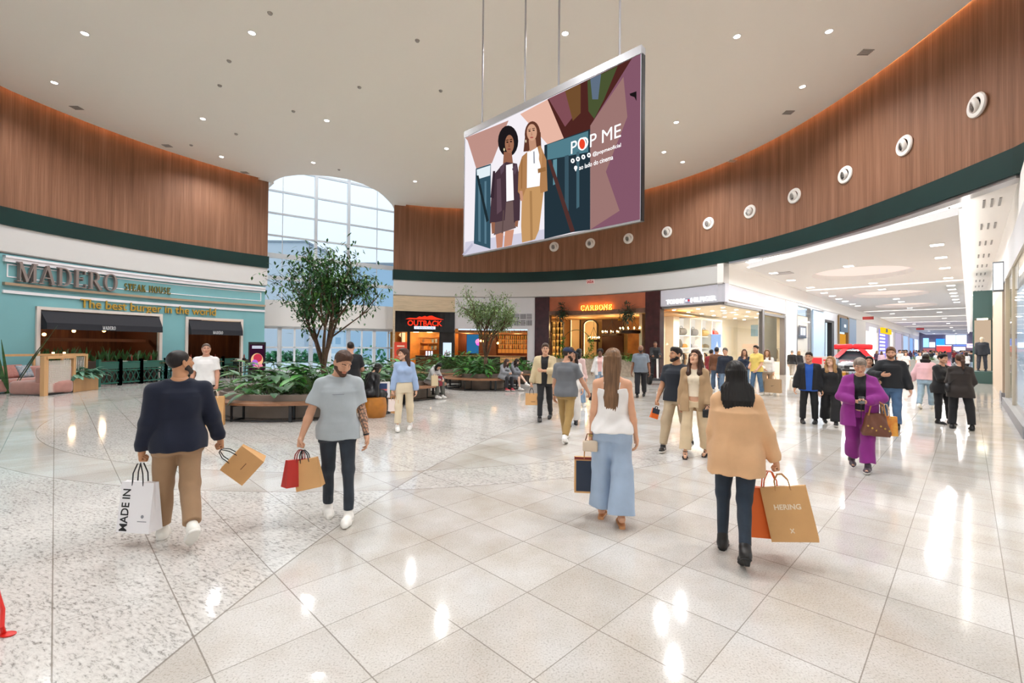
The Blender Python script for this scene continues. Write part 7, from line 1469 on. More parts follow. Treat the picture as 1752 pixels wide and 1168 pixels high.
  if nk == 'crew': fd.cone(T(0, .0, .515), T(0, .02, .62), .066 * s, .085 * s, .01, op='s')
  elif nk == 'v': fd.ell(T(0, .10, .50), np.array([.075, .09, .12]) * s, np.column_stack([X, -Fv, U]), .01, 's'); fd.cone(T(0, .0, .52), T(0, .02, .62), .066 * s, .085 * s, .01, op='s')
  elif nk == 'scoop': fd.ell(T(0, .08, .52), np.array([.10, .10, .10]) * s, np.column_stack([X, -Fv, U]), .01, 's')
  elif nk == 'hood': fd.cone(T(0, -.07, .50), T(0, -.06, .56), .085 * s, .07 * s, .03); fd.cone(T(0, .01, .52), T(0, .04, .66), .064 * s, .09 * s, .01, op='s')
  elif nk == 'polo': fd.cone(T(0, -.01, .515), T(0, .0, .555), .072 * s, .070 * s, .01, True); fd.cone(T(0, .0, .52), T(0, .03, .64), .060 * s, .075 * s, .006, op='s')
  if d.get('open'):
   gp = d['open'] * s; x0 = d.get('ox', 0.) * s
   fd.add(lambda x, y, z: np.maximum(np.abs((x - P0[0]) * X[0] + (y - P0[1]) * X[1] + (z - P0[2]) * X[2] - x0) - gp * (1 + .5 * np.clip(((z - P0[2]) / s - .15) * 1.2, -.4, .5)), .02 - ((x - P0[0]) * Fv[0] + (y - P0[1]) * Fv[1] + (z - P0[2]) * Fv[2])), (-9,) * 3, (9,) * 3, .008, 's')
  V_, Q_ = fd.mesh(vc, folds(d.get('fold', .0035) * (1 if g < 3 else 0), sp.get('seed', 1), d.get('ffreq', 20), bias=.004))
  o = mesh_obj(name, V_, Q_, d['mat'], root)
  if d.get('crop_straps'):
   for q in (-1, 1):
    mesh_strap = MB().tube([T(q * .075, .098, .36), T(q * .083, .085, .43), T(q * .083, .010, .505), T(q * .080, -.065, .47), T(q * .07, -.088, .40)], .0055 * s, 6)
    me_ = mesh_strap.build('strap', d['mat'], None, 'all'); me_.parent = root; KIDS.setdefault(root.name, []).append(me_)
  return o
 def bottom(d, name):
  hm_ = min([b[1].get('hem', -.08) for b in sp.get('tops', [])] + [9]); wst = d.get('waist', .12); wst = min(wst, max(hm_ + .06, -.02)) if hm_ < .04 else wst; fd = Field(); m = d.get('m', .012) * s; fd.loft(P0, X, Fv, U, torso_prof(-.13, wst, m), .03); r0, r1, r2 = [q * s * (.6 + .4 * w) for q in d.get('r', (.098, .070, .058))]; ln_ = d.get('len', .96)
  for sd, sg in (('r', -1), ('l', 1)):
   h_, k_, a_ = J['hip' + sd], J['knee' + sd], J['ank' + sd]; fd.ell(T(sg * .075 * w, -.055, -.045), .094 * s + m * .6, None, .04)
   if ln_ <= .5: fd.cone(h_ - (0, 0, .02), h_ + (k_ - h_) * ln_ * 2, r0, r1, .04, True)
   else:
    fd.cone(h_ - (0, 0, .02), k_, r0, r1, .035); e = k_ + (a_ - k_) * ((ln_ - .5) * 2)
    if d.get('heelcover'): e = e + (0, 0, -.03 * s)
    fd.cone(k_, e, r1, r2, .03, True)
    if d.get('cuff'): u_ = nrm(e - k_); fd.cone(e - u_ * .07, e - u_ * .01, r2 * .98, r2 * .8, .01)
  V_, Q_ = fd.mesh(vc, folds(d.get('fold', .004) * (1 if g < 3 else 0), sp.get('seed', 1) + 7, d.get('ffreq', 17), bias=-.003))
  return mesh_obj(name, V_, Q_, d['mat'], root)
 for nm, d in sp.get('tops', []): top(d, nm)
 for nm, d in sp.get('bottoms', []): bottom(d, nm)
 sh = sp.get('shoes', {'kind': 'sneaker', 'c': '#eeece8'})
 for sd, sg in (('r', -1), ('l', 1)):
  fw, up, sx = feet[sd]; A = J['ank' + sd]; O = A - up * (an + (heel * .25)); R_ = np.column_stack([sx, -fw, up]); q = lambda x, f, u: O + sx * x * s + fw * f * s + up * u * s; k = sh['kind']; fd = Field(); wid = sh.get('wid', 1.)
  if k in ('sneaker', 'shoe', 'boot', 'heelboot'):
   th = .9 if k == 'sneaker' else .8; fd.ell(q(0, -.022, .040), np.array([.039 * wid, .052, .05]) * s, R_, .02); fd.cone(q(0, -.0, .045), q(sg * .004, .10, .034 * th), .038 * s * wid, .040 * s * wid, .03); fd.cone(q(sg * .004, .10, .034 * th), q(0, .168, .026 * th), .040 * s * wid, (.030 if k == 'sneaker' else .022) * s, .03); fd.cone(q(0, -.005, .05), A + up * .01 * s, .043 * s, .044 * s, .02)
   if k in ('boot', 'heelboot'): fd.cone(q(0, -.005, .05), A + (J['knee' + sd] - A) * .20, .043 * s, .046 * s, .02, True)
   fd.half(q(0, 0, .014), up); V_, Q_ = fd.mesh(vc * .8); o = mesh_obj('shoe', V_, Q_, cloth(sh['c'], .5) if k == 'sneaker' else mat('leather_' + sh['c'][1:], sh['c'], .35), root)
   so = Field(); so.cone(q(0, -.025, .012), q(sg * .004, .10, .012), .042 * s * wid, .045 * s * wid, .03); so.cone(q(sg * .004, .10, .012), q(0, .170, .012), .045 * s * wid, .030 * s, .02); so.half(q(0, 0, .0), up); so.half(q(0, 0, .026 if k == 'sneaker' else .014), -up)
   if k == 'heelboot': so.loft(q(0, -.035, 0), sx, fw, up, [(-.045 * s, .02 * s, .02 * s, 0), (.016 * s, .032 * s, .03 * s, 0)], .004)
   V_, Q_ = so.mesh(min(vc * .8, .0075)); mesh_obj('sole', V_, Q_, mat('sole_' + sh.get('sole', '#e9e6df')[1:], sh.get('sole', '#e9e6df'), .6), o)
   if sh.get('stripe'):
    st_ = MB()
    for u in (-.012, .006, .024):
     for e in (-1, 1): st_.box(q(e * .0405, .055 + u, .052), (.004, .010, .036), R_ @ rotx(.4))
    o2 = st_.build('stripe', M_WHITE, None); o2.parent = o; KIDS.setdefault(o.name, []).append(o2)
  else:   # sandal or block heel
   fd.loft(q(0, .055, .0), sx, fw, up, [(0, .040 * s, .115 * s, 0), (.012 * s, .041 * s, .117 * s, 0)], .004, 3.)
   hh = heel if heel > 0 else .02
   if heel > 0.03: fd.loft(q(0, -.04, 0), sx, fw, up, [(-hh * 1.0, .028 * s, .026 * s, 0), (.008, .033 * s, .032 * s, 0)], .004, 3.); fd.loft(q(0, .11, 0), sx, fw, up, [(-.028 * s, .036 * s, .055 * s, 0), (.01, .040 * s, .06 * s, 0)], .004, 3.)
   fd.cone(q(-.038, .10, .02), q(0, .095, .062), .010 * s, .012 * s, .01); fd.cone(q(.038, .10, .02), q(0, .095, .062), .010 * s, .012 * s, .01); fd.cone(A + sx * .034 * s - fw * .02, A - fw * .046 * s, .007 * s, .007 * s, .006); fd.cone(A - sx * .034 * s - fw * .02, A - fw * .046 * s, .007 * s, .007 * s, .006); fd.cone(A + sx * .036 * s, A + fw * .036 * s, .007 * s, .007 * s, .006); fd.cone(A - sx * .036 * s, A + fw * .036 * s, .007 * s, .007 * s, .006)
   V_, Q_ = fd.mesh(min(vc * .8, .0065)); mesh_obj('shoe', V_, Q_, mat('leather_' + sh['c'][1:], sh['c'], .4), root)
 W_ = lambda p: rotz(yaw) @ np.array(p) + np.array([pos[0], pos[1], sp.get('z', 0)])
 def part(name, mb, m, smooth=True): o = mb.build(name, m, None, 'all' if smooth else False); o.parent = root; KIDS.setdefault(root.name, []).append(o); return o
 return {'r': W_(grips['r']), 'l': W_(grips['l']), 'wr': W_(grips['wr']), 'wl': W_(grips['wl']), 'root': root, 'T': T, 'hd': hd, 'RH': RH, 'hs': hs, 'J': J, 'part': part, 'W': W_, 'hands': hands, 's': s, 'sx': X, 'F': Fv, 'U': U}
def cap_hat(r, colr):
 hd, RH, hs = r['hd'], r['RH'], r['hs']; fd = Field(); fd.ell(hd(0, .012, .052), np.array([.086, .104, .078]) * hs, RH, .01); fd.half(hd(0, 0, .042), RH @ np.array([0, .12, 1.])); V, Q = fd.mesh(.007); o = mesh_obj('cap', V, Q, cloth(colr), r['root'])
 fd = Field(); fd.ell(hd(0, -.105, .050), np.array([.068, .075, .008]) * hs, RH @ rotx(.22), .01); V, Q = fd.mesh(.005); mesh_obj('cap_visor', V, Q, cloth(colr), o)
def watch(r, sd, c='#17171a'):
 Wp, d, n, t, st = r['hands'][sd]; k = r['s']; p = Wp - d * .012; r['part']('watch', MB().tube([p - d * .009, p + d * .009], .032 * k, 14), mat('watch_' + c[1:], c, .4)); return
# ================================================================ the people in the hall
def yc(p): return math.degrees(math.atan2(-p[0], p[1]))
def px_at(px, Y): return np.array([ (ray(px, 600)[0] / ray(px, 600)[1]) * Y, Y])
DEN = lambda c: cloth(c, .8, 'denim')
WALK_R = {'r': (15, 0, 3, -6, 6), 'l': (-13, 0, 16, 18, 6)}; WALK_L = {'l': (15, 0, 3, -6, 6), 'r': (-13, 0, 16, 18, 6)}
STAND = {'r': (2, 4, 3, 0, 10), 'l': (-2, 4, 2, 0, 10)}; STEP = {'r': (9, 2, 3, 0, 6), 'l': (-7, 2, 6, 4, 8)}
SNK = dict(kind='sneaker', c='#efedea'); BLK = dict(kind='shoe', c='#17171a', sole='#111113'); BSN = dict(kind='sneaker', c='#1c1c20', sole='#e9e6df')
p = fl(303, 921)[:2]
navy = person(dict(label='man in a navy sweater and khaki trousers, seen from behind, carrying two paper bags', at=p, H=1.68, lod=0, w=1.10, yaw=yc(p) + 184, skin='#b98560', hair='buzz', hairc='#1e1614', beard=1, head=(-62, -10, 0), belly=.02,
 legs={'l': (9, 1, 4, 0, 8), 'r': (-12, -1, 34, 44, 6)}, arms={'l': (-2, 10, 14, 10, 'grip'), 'r': (4, 17, 12, 0, 'grip')}, seed=3,
 tops=[('sweater', dict(mat=cloth('#0a1329', .9), hem=-.10, sleeve='long', m=.016, loose=.90, fold=.0045))], bottoms=[('trousers', dict(mat=cloth('#99795a'), r=(.102, .080, .070), fold=.006))], shoes=dict(kind='sneaker', c='#f1eee6', wid=1.1)))
tp_ = navy['l'] + (0, 0, .0)
bg, fn, Q = paper_bag('paper_bag', 'white paper bag printed MADE IN, held in the left hand of the man in navy', tp_ + (-.03, 0, 0), .31, .42, .14, -.12, WHP, BLKC, hl=.17)
bag_print(bg, fn, 'MADE IN', .08, .32, .03, .86, '#17171a', .015, True)
mb = MB(); mb.prism([(.62, .225), (.9, .225), (.9, .24), (.62, .24)], fn, .001, .002); mb.prism(oval(.76, .33, .045, .035, 14), fn, .001, .002); mb.build('printed_emblem', mat('ink_grey', '#8d8f97', .6), bg)
bg, fn, Q = paper_bag('paper_bag', 'kraft paper bag swinging from the right hand of the man in navy', navy['r'], .30, .25, .15, math.radians(yc(p) - 28), KRAFT, BLKC, tilt=.3, hl=.13, roll=-.85)
mb = MB(); mb.prism([(.38, .44), (.64, .44), (.64, .465), (.38, .465)], fn, .001, .002); mb.build('printed_mark', mat('ink_brown', '#6a4a2c', .6), bg)
p = fl(577, 886)[:2]
gt = person(dict(label='bearded man in a light grey tee and dark jeans looking down, tattooed left arm', at=p, H=1.70, lod=0, w=.99, yaw=yc(p) - 2, skin='#cc9a7c', hair='quiff', hairc='#4a3022', beard=1, head=(26, 27, 4), belly=.03,
 legs={'l': (12, 2, 3, 0, 10), 'r': (-7, 1, 8, 4, 8)}, arms={'r': (4, 19, 10, 10, 'grip'), 'l': (-2, 12, 10, 10, 'relax')}, tattoo='l', closed=1, seed=5,
 tops=[('t_shirt', dict(mat=cloth('#a9b1b6'), hem=-.10, sleeve='short', m=.020, fold=.0055, loose=.9))], bottoms=[('jeans', dict(mat=DEN('#262f3a'), r=(.098, .066, .050), fold=.005))], shoes=dict(kind='sneaker', c='#f3f0ea', wid=1.1)))
watch(gt, 'l')
gt['part']('chest_print', MB().box(gt['T'](0, .150, .36), (.11, .004, .005)), mat('ink_grey', '#8d8f97', .6), False)
RP = mat('red_paper', '#b32a22', .6)
bg, fn, Q = paper_bag('paper_bag', 'red paper bag in the right hand of the man in the grey tee', gt['r'] + (-.0, .0, 0), .26, .25, .10, math.radians(yc(p) + 35), RP, mat('red_cord', '#8f1f1b', .6), hl=.10, roll=.10)
bg, fn, Q = paper_bag('paper_bag', 'narrow kraft paper bag beside the red one, held by the man in the grey tee', gt['r'] + (.03, -.02, 0), .24, .28, .10, math.radians(yc(p) - 20), KRAFT, BLKC, hl=.10, roll=-.22)
p = fl(1046, 892)[:2]
cw = person(dict(label='long-haired woman in a white camisole and pale blue wide trousers, seen from behind', at=p, sex='f', H=1.69, lod=0, yaw=yc(p) + 178, skin='#dba584', hair='long', hlen=.52, hwid=.078, hback=.02, hairc='#7d5c40', head=(-6, 0, 0), heel=.085,
 legs={'l': (8, 1, 3, 4, 6), 'r': (-5, 1, 5, 2, 8)}, arms={'l': (-6, 7, 12, 10, 'grip'), 'r': (-3, 10, 10, 8, 'relax')}, seed=8,
 tops=[('camisole', dict(mat=cloth('#f3f0ee', .6), hem=-.035, up=.40, sleeve='none', m=.014, neck='none', crop_straps=1, fold=.006, loose=.82))], bottoms=[('trousers', dict(mat=cloth('#a4b8d1', .75), r=(.106, .115, .135), waist=.13, heelcover=1, fold=.009, ffreq=15))], shoes=dict(kind='heel', c='#c98f5f')))
watch(cw, 'l', '#b79a52')
NV = mat('navy_paper', '#1f2c40', .5)
bg, fn, Q = paper_bag('paper_bag', 'navy paper bag with kraft edges held by the woman in the camisole', cw['l'] + np.array([-.02, .13, 0]), .30, .36, .12, math.radians(yc(p) + 6), KRAFT, CORD, hl=.15)
mb = MB(); mb.prism([(.06, .05), (.94, .05), (.94, .90), (.06, .90)], fn, .001, .002); mb.build('navy_panel', NV, bg); mb = MB(); mb.prism([(.0, .93), (1, .93), (1, 1.0), (0, 1.0)], fn, .001, .002); mb.build('red_band', mat('dark_red_paper', '#7c1f1c', .6), bg)
hb = thing('handbag', 'small cream handbag with a brown strap at the hip of the woman in the camisole', 'handbag', cw['wl'])
q = cw['wl'] + np.array([-.02, -.05, -.02]); MB().box(q + (0, 0, -.07), (.15, .06, .11), rotz(math.radians(yc(p)))).build('bag_body', mat('cream_leather', '#d8c6b0', .5), hb, 'all', bevel=.02, seg=3); MB().tube([q + (-.05, 0, -.02), q + (-.03, 0, .05), q + (.03, 0, .05), q + (.05, 0, -.02)], .006, 6).build('strap', mat('brown_leather', '#6b3f2a', .5), hb, True)
p = fl(1258, 948)[:2]
pb = person(dict(label='black-haired woman in a peach blazer and dark jeans, seen from behind, carrying bags', at=p, sex='f', H=1.61, lod=0, w=1.0, yaw=yc(p) + 183, skin='#d2a07e', hair='long', hlen=.30, hwid=.125, hback=.03, hairc='#17120f', head=(8, 2, 0), heel=.05,
 legs={'l': (8, 1, 4, 2, 6), 'r': (-10, -3, 26, 34, 6)}, arms={'l': (4, 6, 18, 20, 'relax'), 'r': (-2, 19, 10, 10, 'grip')}, seed=11,
 tops=[('blazer', dict(mat=cloth('#dcae82', .7), hem=-.20, sleeve='long', m=.026, flare=.035, ff=.12, loose=.9, fold=.0045, neck='v'))], bottoms=[('jeans', dict(mat=DEN('#23303f'), r=(.098, .066, .048), fold=.004))], shoes=dict(kind='heelboot', c='#1b1716', sole='#100e0d')))
ORP = mat('orange_paper', '#e2671d', .6)
bg, fn, Q = paper_bag('paper_bag', 'large kraft paper bag printed HERING, held by the woman in the peach blazer', pb['r'] + np.array([.015, -.02, 0]), .33, .42, .13, math.radians(yc(p) - 6), KRAFT, CORD, hl=.11, roll=-.22, tilt=-.05)
bag_print(bg, fn, 'HERING', .22, .80, .58, .68, '#ead9bd', .03)
mb = MB(); [mb.prism(_ln(a, .16, b, .24, .02), fn, .001, .002) for a, b in ((.46, .54), (.54, .46))]; mb.build('printed_emblem', mat('ink_cream', '#ead9bd', .6), bg)
bg, fn, Q = paper_bag('paper_bag', 'bright orange paper bag behind the kraft bag of the woman in the peach blazer', pb['r'] + np.array([-.02, .06, 0]), .32, .40, .15, math.radians(yc(p) + 14), ORP, mat('orange_ribbon', '#e2671d', .6), hl=.15)
fd = Field(); q = Q(-.17, -.02, -.20)
for k, (a, b, c) in enumerate(((0, 0, 0), (-.03, .01, -.05), (.02, -.01, -.04), (-.02, 0, .04))): fd.ell(q + np.array([a, b, c]), (.035, .03, .026), rotz(k), .02)
V, QQ = fd.mesh(.008, folds(.008, 4, 60)); o = mesh_obj('tissue_bow', V, QQ, ORP, None); o.parent = bg; o.matrix_parent_inverse = bg.matrix_basis.inverted(); KIDS.setdefault(bg.name, []).append(o)
p = fl(1471, 804)[:2]
MAG = cloth('#86247e', .85)
pw = person(dict(label='woman in a purple shirt and trousers looking at her phone', at=p, sex='f', H=1.61, lod=0, w=1.06, yaw=yc(p) + 2, skin='#cf9c7e', hair='updo', hairc='#8b7b6e', head=(0, 22, 0), closed=1, heel=.03,
 legs={'l': (11, 0, 4, 0, 8), 'r': (-9, 0, 16, 20, 6)}, arms={'r': ('ik', (-.05, -.24, .98 + .12), (-1, .3, -.5), 'hold', (.6, .4, .6)), 'l': ('ik', (.07, -.24, .98 + .12), (1, .3, -.5), 'hold', (-.6, .4, .6))}, seed=13,
 tops=[('top', dict(mat=cloth('#15141a'), hem=.0, sleeve='short', sl=.3, m=.010)), ('overshirt', dict(mat=MAG, hem=-.26, sleeve='long', m=.020, am=1.3, puff=.014, flare=.045, open=.065, neck='v', fold=.006, loose=.88))], bottoms=[('trousers', dict(mat=MAG, r=(.106, .100, .100), waist=.15, fold=.008))], shoes=dict(kind='shoe', c='#4b3f48')))
ph = (pw['r'] + pw['l']) / 2; th = math.radians(yc(p)); t = thing('smartphone', 'dark smartphone held by the woman in purple', 'phone', ph); MB().box(ph + (0, 0, .03), (.075, .012, .15), rotz(th) @ rotx(-.9)).build('case', M_BLACK, t, bevel=.005)
pw['part']('drawstring', MB().tube([pw['T'](.01, .155, .10), pw['T'](.012, .17, -.05), pw['T'](.012, .165, -.22)], .005, 6), mat('cord_dark', '#2a1428', .6))
q = (pw['wl'] * .55 + pw['W'](pw['J']['ell']) * .45) + np.array([.03, 0, -.05]); hb = thing('tote_bag', 'brown leather tote hanging from the arm of the woman in purple', 'handbag', q); fd = Field(); Rz = rotz(th + .3)
fd.loft(q + (0, 0, -.45), Rz @ np.array([1., 0, 0]), Rz @ np.array([0, 1., 0]), np.array([0, 0, 1.]), [(0, .15, .085, 0), (.05, .165, .095, 0), (.30, .115, .055, 0), (.32, .11, .05, 0)], .01, 2.8); V, QQ = fd.mesh(.009, folds(.006, 9, 30))
def child(name, V, QQ, m, par): o = mesh_obj(name, V, QQ, m, None); o.parent = par; o.matrix_parent_inverse = par.matrix_basis.inverted(); KIDS.setdefault(par.name, []).append(o); return o
child('bag_body', V, QQ, mat('brown_leather', '#6b3f2a', .4, var=.3, vscale=8), hb)
for y in (-.05, .05): MB().tube([q + Rz @ np.array([-.10, y, -.16]), q + Rz @ np.array([-.07, y, .0]), q + Rz @ np.array([0, y, .05]), q + Rz @ np.array([.07, y, .0]), q + Rz @ np.array([.10, y, -.16])], .010, 8).build('handle', mat('tan_leather', '#a8743f', .5), hb, True)
for k in range(6): MB().lathe([(0, -.004), (.013, -.004), (.013, .004), (0, .004)], q + Rz @ np.array([-.12 + .05 * k, -.10 + .004 * k, -.30 - .03 * (k % 3)]), 10, R=rotx(PI / 2)).build('stud', GOLD, hb)
q2 = q + Rz @ np.array([.16, .14, 0]); t, fn, Q = paper_bag('paper_bag', 'orange patterned bag behind the brown tote of the woman in purple', q2, .26, .27, .12, th + .3, mat('orange_pattern', '#d9701f', .6, col2='#eeb04a', vscale=14), mat('cream_strap', '#dcc7a4', .6), hl=.18)
p = fl(1157, 771)[:2]
bt = person(dict(label='bearded man in a black tee and beige trousers beside the woman in beige', at=p, H=1.76, lod=0, w=1.06, yaw=yc(p) - 22, skin='#c4916f', hair='quiff', hairc='#2a211d', beard=1, head=(-32, -4, 0),
 legs={'r': (16, 4, 4, -4, 10), 'l': (-15, 2, 16, 18, 6)}, arms={'r': (8, 12, 16, 10, 'grip'), 'l': (-4, 9, 10, 10, 'relax')}, seed=15, tops=[('t_shirt', dict(mat=cloth('#1b212c'), hem=-.07, sleeve='short', m=.018))], bottoms=[('trousers', dict(mat=cloth('#bba88c'), r=(.104, .084, .064), cuff=1, fold=.007))], shoes=dict(kind='sneaker', c='#1d1c1f', stripe=1)))
bg, fn, Q = paper_bag('small_bag', 'small orange and navy bag in the hand of the man in the black tee', bt['r'], .13, .17, .06, math.radians(yc(p) + 30), mat('orange_paper', '#e2671d', .6), BLKC, hl=.05, roll=.3)
mb = MB(); mb.prism([(0, .5), (1, .5), (1, 1), (0, 1)], fn, .001, .002); mb.build('navy_panel', NV, bg)
p = fl(1188, 782)[:2]
bc = person(dict(label='smiling dark-haired woman in a beige blazer and cream trousers looking up', at=p, sex='f', H=1.69, lod=0, yaw=yc(p) - 8, skin='#dcaa8b', hair='long', front=.16, hlen=.30, hairc='#43291d', head=(-16, -14, 4), heel=.04, legs={'r': (8, 3, 3, 0, 8), 'l': (-10, 5, 8, 10, 8)}, arms={'r': (-4, 9, 10, 10, 'relax'), 'l': (2, 10, 22, 20, 'relax')}, seed=17,
 tops=[('top', dict(mat=cloth('#e4d5bd'), hem=.06, sleeve='short', sl=.3, m=.008)), ('cardigan', dict(mat=cloth('#ad8e6a'), hem=-.18, sleeve='long', m=.024, neck='v', open=.085, fold=.005))], bottoms=[('trousers', dict(mat=cloth('#d8c19e'), r=(.100, .086, .098), waist=.14, fold=.005))], shoes=dict(kind='sandal', c='#2a2020')))
hb = thing('handbag', 'small black handbag at the hip of the woman in the beige blazer', 'handbag', bc['l']); q = bc['l']; MB().box(q + (.02, -.03, -.03), (.17, .06, .13), rotz(math.radians(yc(p)))).build('bag_body', mat('black_leather', '#18171b', .4), hb, 'all', bevel=.02, seg=3); MB().tube([q + (-.05, -.03, .03), q + (0, -.02, .10), q + (.07, -.03, .03)], .005, 6).build('strap', mat('black_leather', '#18171b', .4), hb, True)
p = fl(932, 719)[:2]
bj = person(dict(label='man in an open beige jacket over black clothes, holding a kraft bag', at=p, H=1.82, lod=1, yaw=yc(p) - 8, skin='#d3a284', hair='short', hairc='#4b3526', head=(12, 2, 0), legs=WALK_R, arms={'r': (6, 14, 12, 10, 'grip'), 'l': ('ik', (-.02, -.24, 1.14), (1, .2, -.3), 'hold', (0, .8, .4))}, tops=[('t_shirt', dict(mat=cloth('#16171b'), hem=-.08, sleeve='short', sl=.3, m=.008)), ('jacket', dict(mat=cloth('#c9b692'), hem=-.08, sleeve='long', m=.026, open=.07, neck='crew', fold=.005))], bottoms=[('trousers', dict(mat=cloth('#1b1c21'), r=(.10, .072, .058)))], shoes=BLK))
bg, fn, Q = paper_bag('paper_bag', 'small kraft bag with black handles held by the man in the beige jacket', bj['r'], .28, .27, .12, math.radians(yc(p) + 8), KRAFT, BLKC, hl=.13); mb = MB(); mb.prism([(.45, .26), (.8, .26), (.8, .31), (.45, .31)], fn, .001, .002); mb.build('printed_mark', mat('ink_brown', '#6a4a2c', .6), bg)
p = fl(968, 754)[:2]
cm = person(dict(label='man in a navy cap and charcoal tee turned away, phone in his right hand', at=p, H=1.74, lod=0, w=1.1, yaw=yc(p) + 160, skin='#c8967a', hair='short', hairc='#3a2a20', beard=1, head=(-62, 8, 0), legs=WALK_L, arms={'l': (0, 9, 12, 10, 'relax'), 'r': (16, 22, 18, 10, 'hold')}, seed=21, tops=[('t_shirt', dict(mat=cloth('#686b70'), hem=-.09, sleeve='short', m=.016, fold=.005))], bottoms=[('trousers', dict(mat=cloth('#a3844f'), r=(.100, .076, .060), cuff=1, fold=.006))], shoes=SNK)); cap_hat(cm, '#1c2b49'); watch(cm, 'l')
t = thing('smartphone', 'dark smartphone in the hand of the man in the cap', 'phone', cm['r']); MB().box(cm['r'] + (.01, 0, 0), (.02, .07, .14), rotz(.4)).build('case', M_BLACK, t, bevel=.004)
p = fl(979, 727)[:2]
person(dict(label='dark-haired woman in white wide trousers mostly hidden behind the man in the cap', at=p, sex='f', H=1.66, lod=1, yaw=yc(p) + 10, skin='#dcaa8e', hair='long', front=.1, hairc='#2a1c17', head=(-10, 0, 0), legs=STEP, tops=[('shirt', dict(mat=cloth('#e6e2de'), hem=-.10, sleeve='long', m=.018))], bottoms=[('trousers', dict(mat=cloth('#eae7e4'), r=(.100, .105, .12), waist=.12))], shoes=BLK))
p = fl(691, 736)[:2]
bs_ = person(dict(label='woman in a cropped pale blue shirt and cream trousers looking back over her shoulder', at=p, sex='f', H=1.66, lod=0, yaw=yc(p) - 4, skin='#d9a98c', hair='long', hlen=.36, hwid=.11, hairc='#4b3227', head=(-66, 0, 0), legs={'r': (9, 3, 3, 0, 8), 'l': (-4, 3, 8, 8, 8)}, arms={'r': (2, 11, 12, 10, 'grip'), 'l': (-2, 11, 10, 10, 'relax')}, seed=23, tops=[('shirt', dict(mat=cloth('#9db3d6'), hem=.09, sleeve='long', m=.022, am=1.3, loose=.95, fold=.006))], bottoms=[('trousers', dict(mat=cloth('#dfcfb2'), r=(.100, .082, .072), waist=.17, fold=.004, len=.92))], shoes=SNK))
bg, fn, Q = paper_bag('paper_bag', 'small white gift bag held by the woman in the blue shirt', bs_['r'], .17, .24, .08, math.radians(yc(p) + 20), mat('pinkish_paper', '#e9d9d3', .6), CORD, hl=.08)
bg, fn, Q = paper_bag('paper_bag', 'tan gift bag behind the white one of the woman in the blue shirt', bs_['r'] + np.array([.05, .03, 0]), .18, .28, .08, math.radians(yc(p) - 40), KRAFT, CORD, hl=.09)
p = px_at(353, 9.9)
wt = person(dict(label='short-haired man in a white sports tee behind the man in navy, holding a kraft bag', at=p, H=1.74, lod=0, w=1.0, yaw=yc(p) - 14, skin='#cc967c', hair='buzz', hairc='#5a4a40', head=(16, 0, 0), legs=STEP, arms={'l': (6, 10, 18, 20, 'grip'), 'r': (0, 12, 10, 10, 'relax')}, tops=[('t_shirt', dict(mat=cloth('#eceae8'), hem=-.08, sleeve='short', m=.016))], bottoms=[('trousers', dict(mat=cloth('#1b1c22'), r=(.10, .08, .07)))], shoes=SNK))
wt['part']('shoulder_stripe', MB().box(wt['T'](.13, .01, .505), (.12, .03, .012), roty(.35)), M_BLACK, False)
bg, fn, Q = paper_bag('paper_bag', 'tall kraft bag held by the man in the white sports tee', wt['l'], .36, .68, .16, math.radians(yc(p) - 18), KRAFT, mat('white_cord', '#e6dfd4', .7), hl=.14)
p = px_at(600, 10.9)
person(dict(label='man in a black tee seen from behind, standing by the ring bench', at=p, H=1.80, lod=1, w=1.2, yaw=yc(p) + 170, skin='#cf9c82', hair='fade', hairc='#2a211d', head=(20, 6, 0), legs=STAND, arms={'r': (24, 12, 60, 10, 'hold'), 'l': (6, 10, 20, 10, 'relax')}, tops=[('t_shirt', dict(mat=cloth('#15151a'), hem=-.10, sleeve='short', m=.02))], bottoms=[('trousers', dict(mat=cloth('#b98f62'), r=(.10, .08, .068)))], shoes=SNK))
def seated(**k):
 b = dict(lod=1, seat=.45, legs={'r': (84, 5, 84, 0, 6), 'l': (82, 5, 80, 0, 6)}); b.update(k); return person(b)
q = np.array([C1[0] + 2.35 * math.cos(.02), C1[1] + 2.35 * math.sin(.02)])
seated(label='person in a black leather jacket seated on the ring bench beside the white carrier bag', at=px_at(632, 11.3), yaw=150, H=1.72, seat=.44, skin='#b98a6c', hair='long', hlen=.16, hairc='#17120f', sex='f', lean=18, head=(0, 25, 0), tops=[('jacket', dict(mat=mat('black_leather_jacket', '#141418', .35, bump=.3, bscale=40), hem=-.06, sleeve='long', m=.03, fold=.008))], bottoms=[('trousers', dict(mat=cloth('#1b1b20'), r=(.1, .075, .06)))], shoes=BLK)
seated(label='dark-haired woman in a grey coat bent forward on the bench, near the steak house', at=px_at(737, 15.2), yaw=60, H=1.62, sex='f', skin='#d9a98c', hair='long', hlen=.16, hairc='#15110f', lean=26, head=(0, 30, 0), arms={'r': (50, 6, 60, 30, 'hold'), 'l': (50, 6, 60, 30, 'hold')}, tops=[('coat', dict(mat=cloth('#b1b0b0'), hem=-.06, sleeve='long', m=.03, neck='hood'))], bottoms=[('trousers', dict(mat=cloth('#55564f'), r=(.1, .08, .07)))], shoes=SNK)
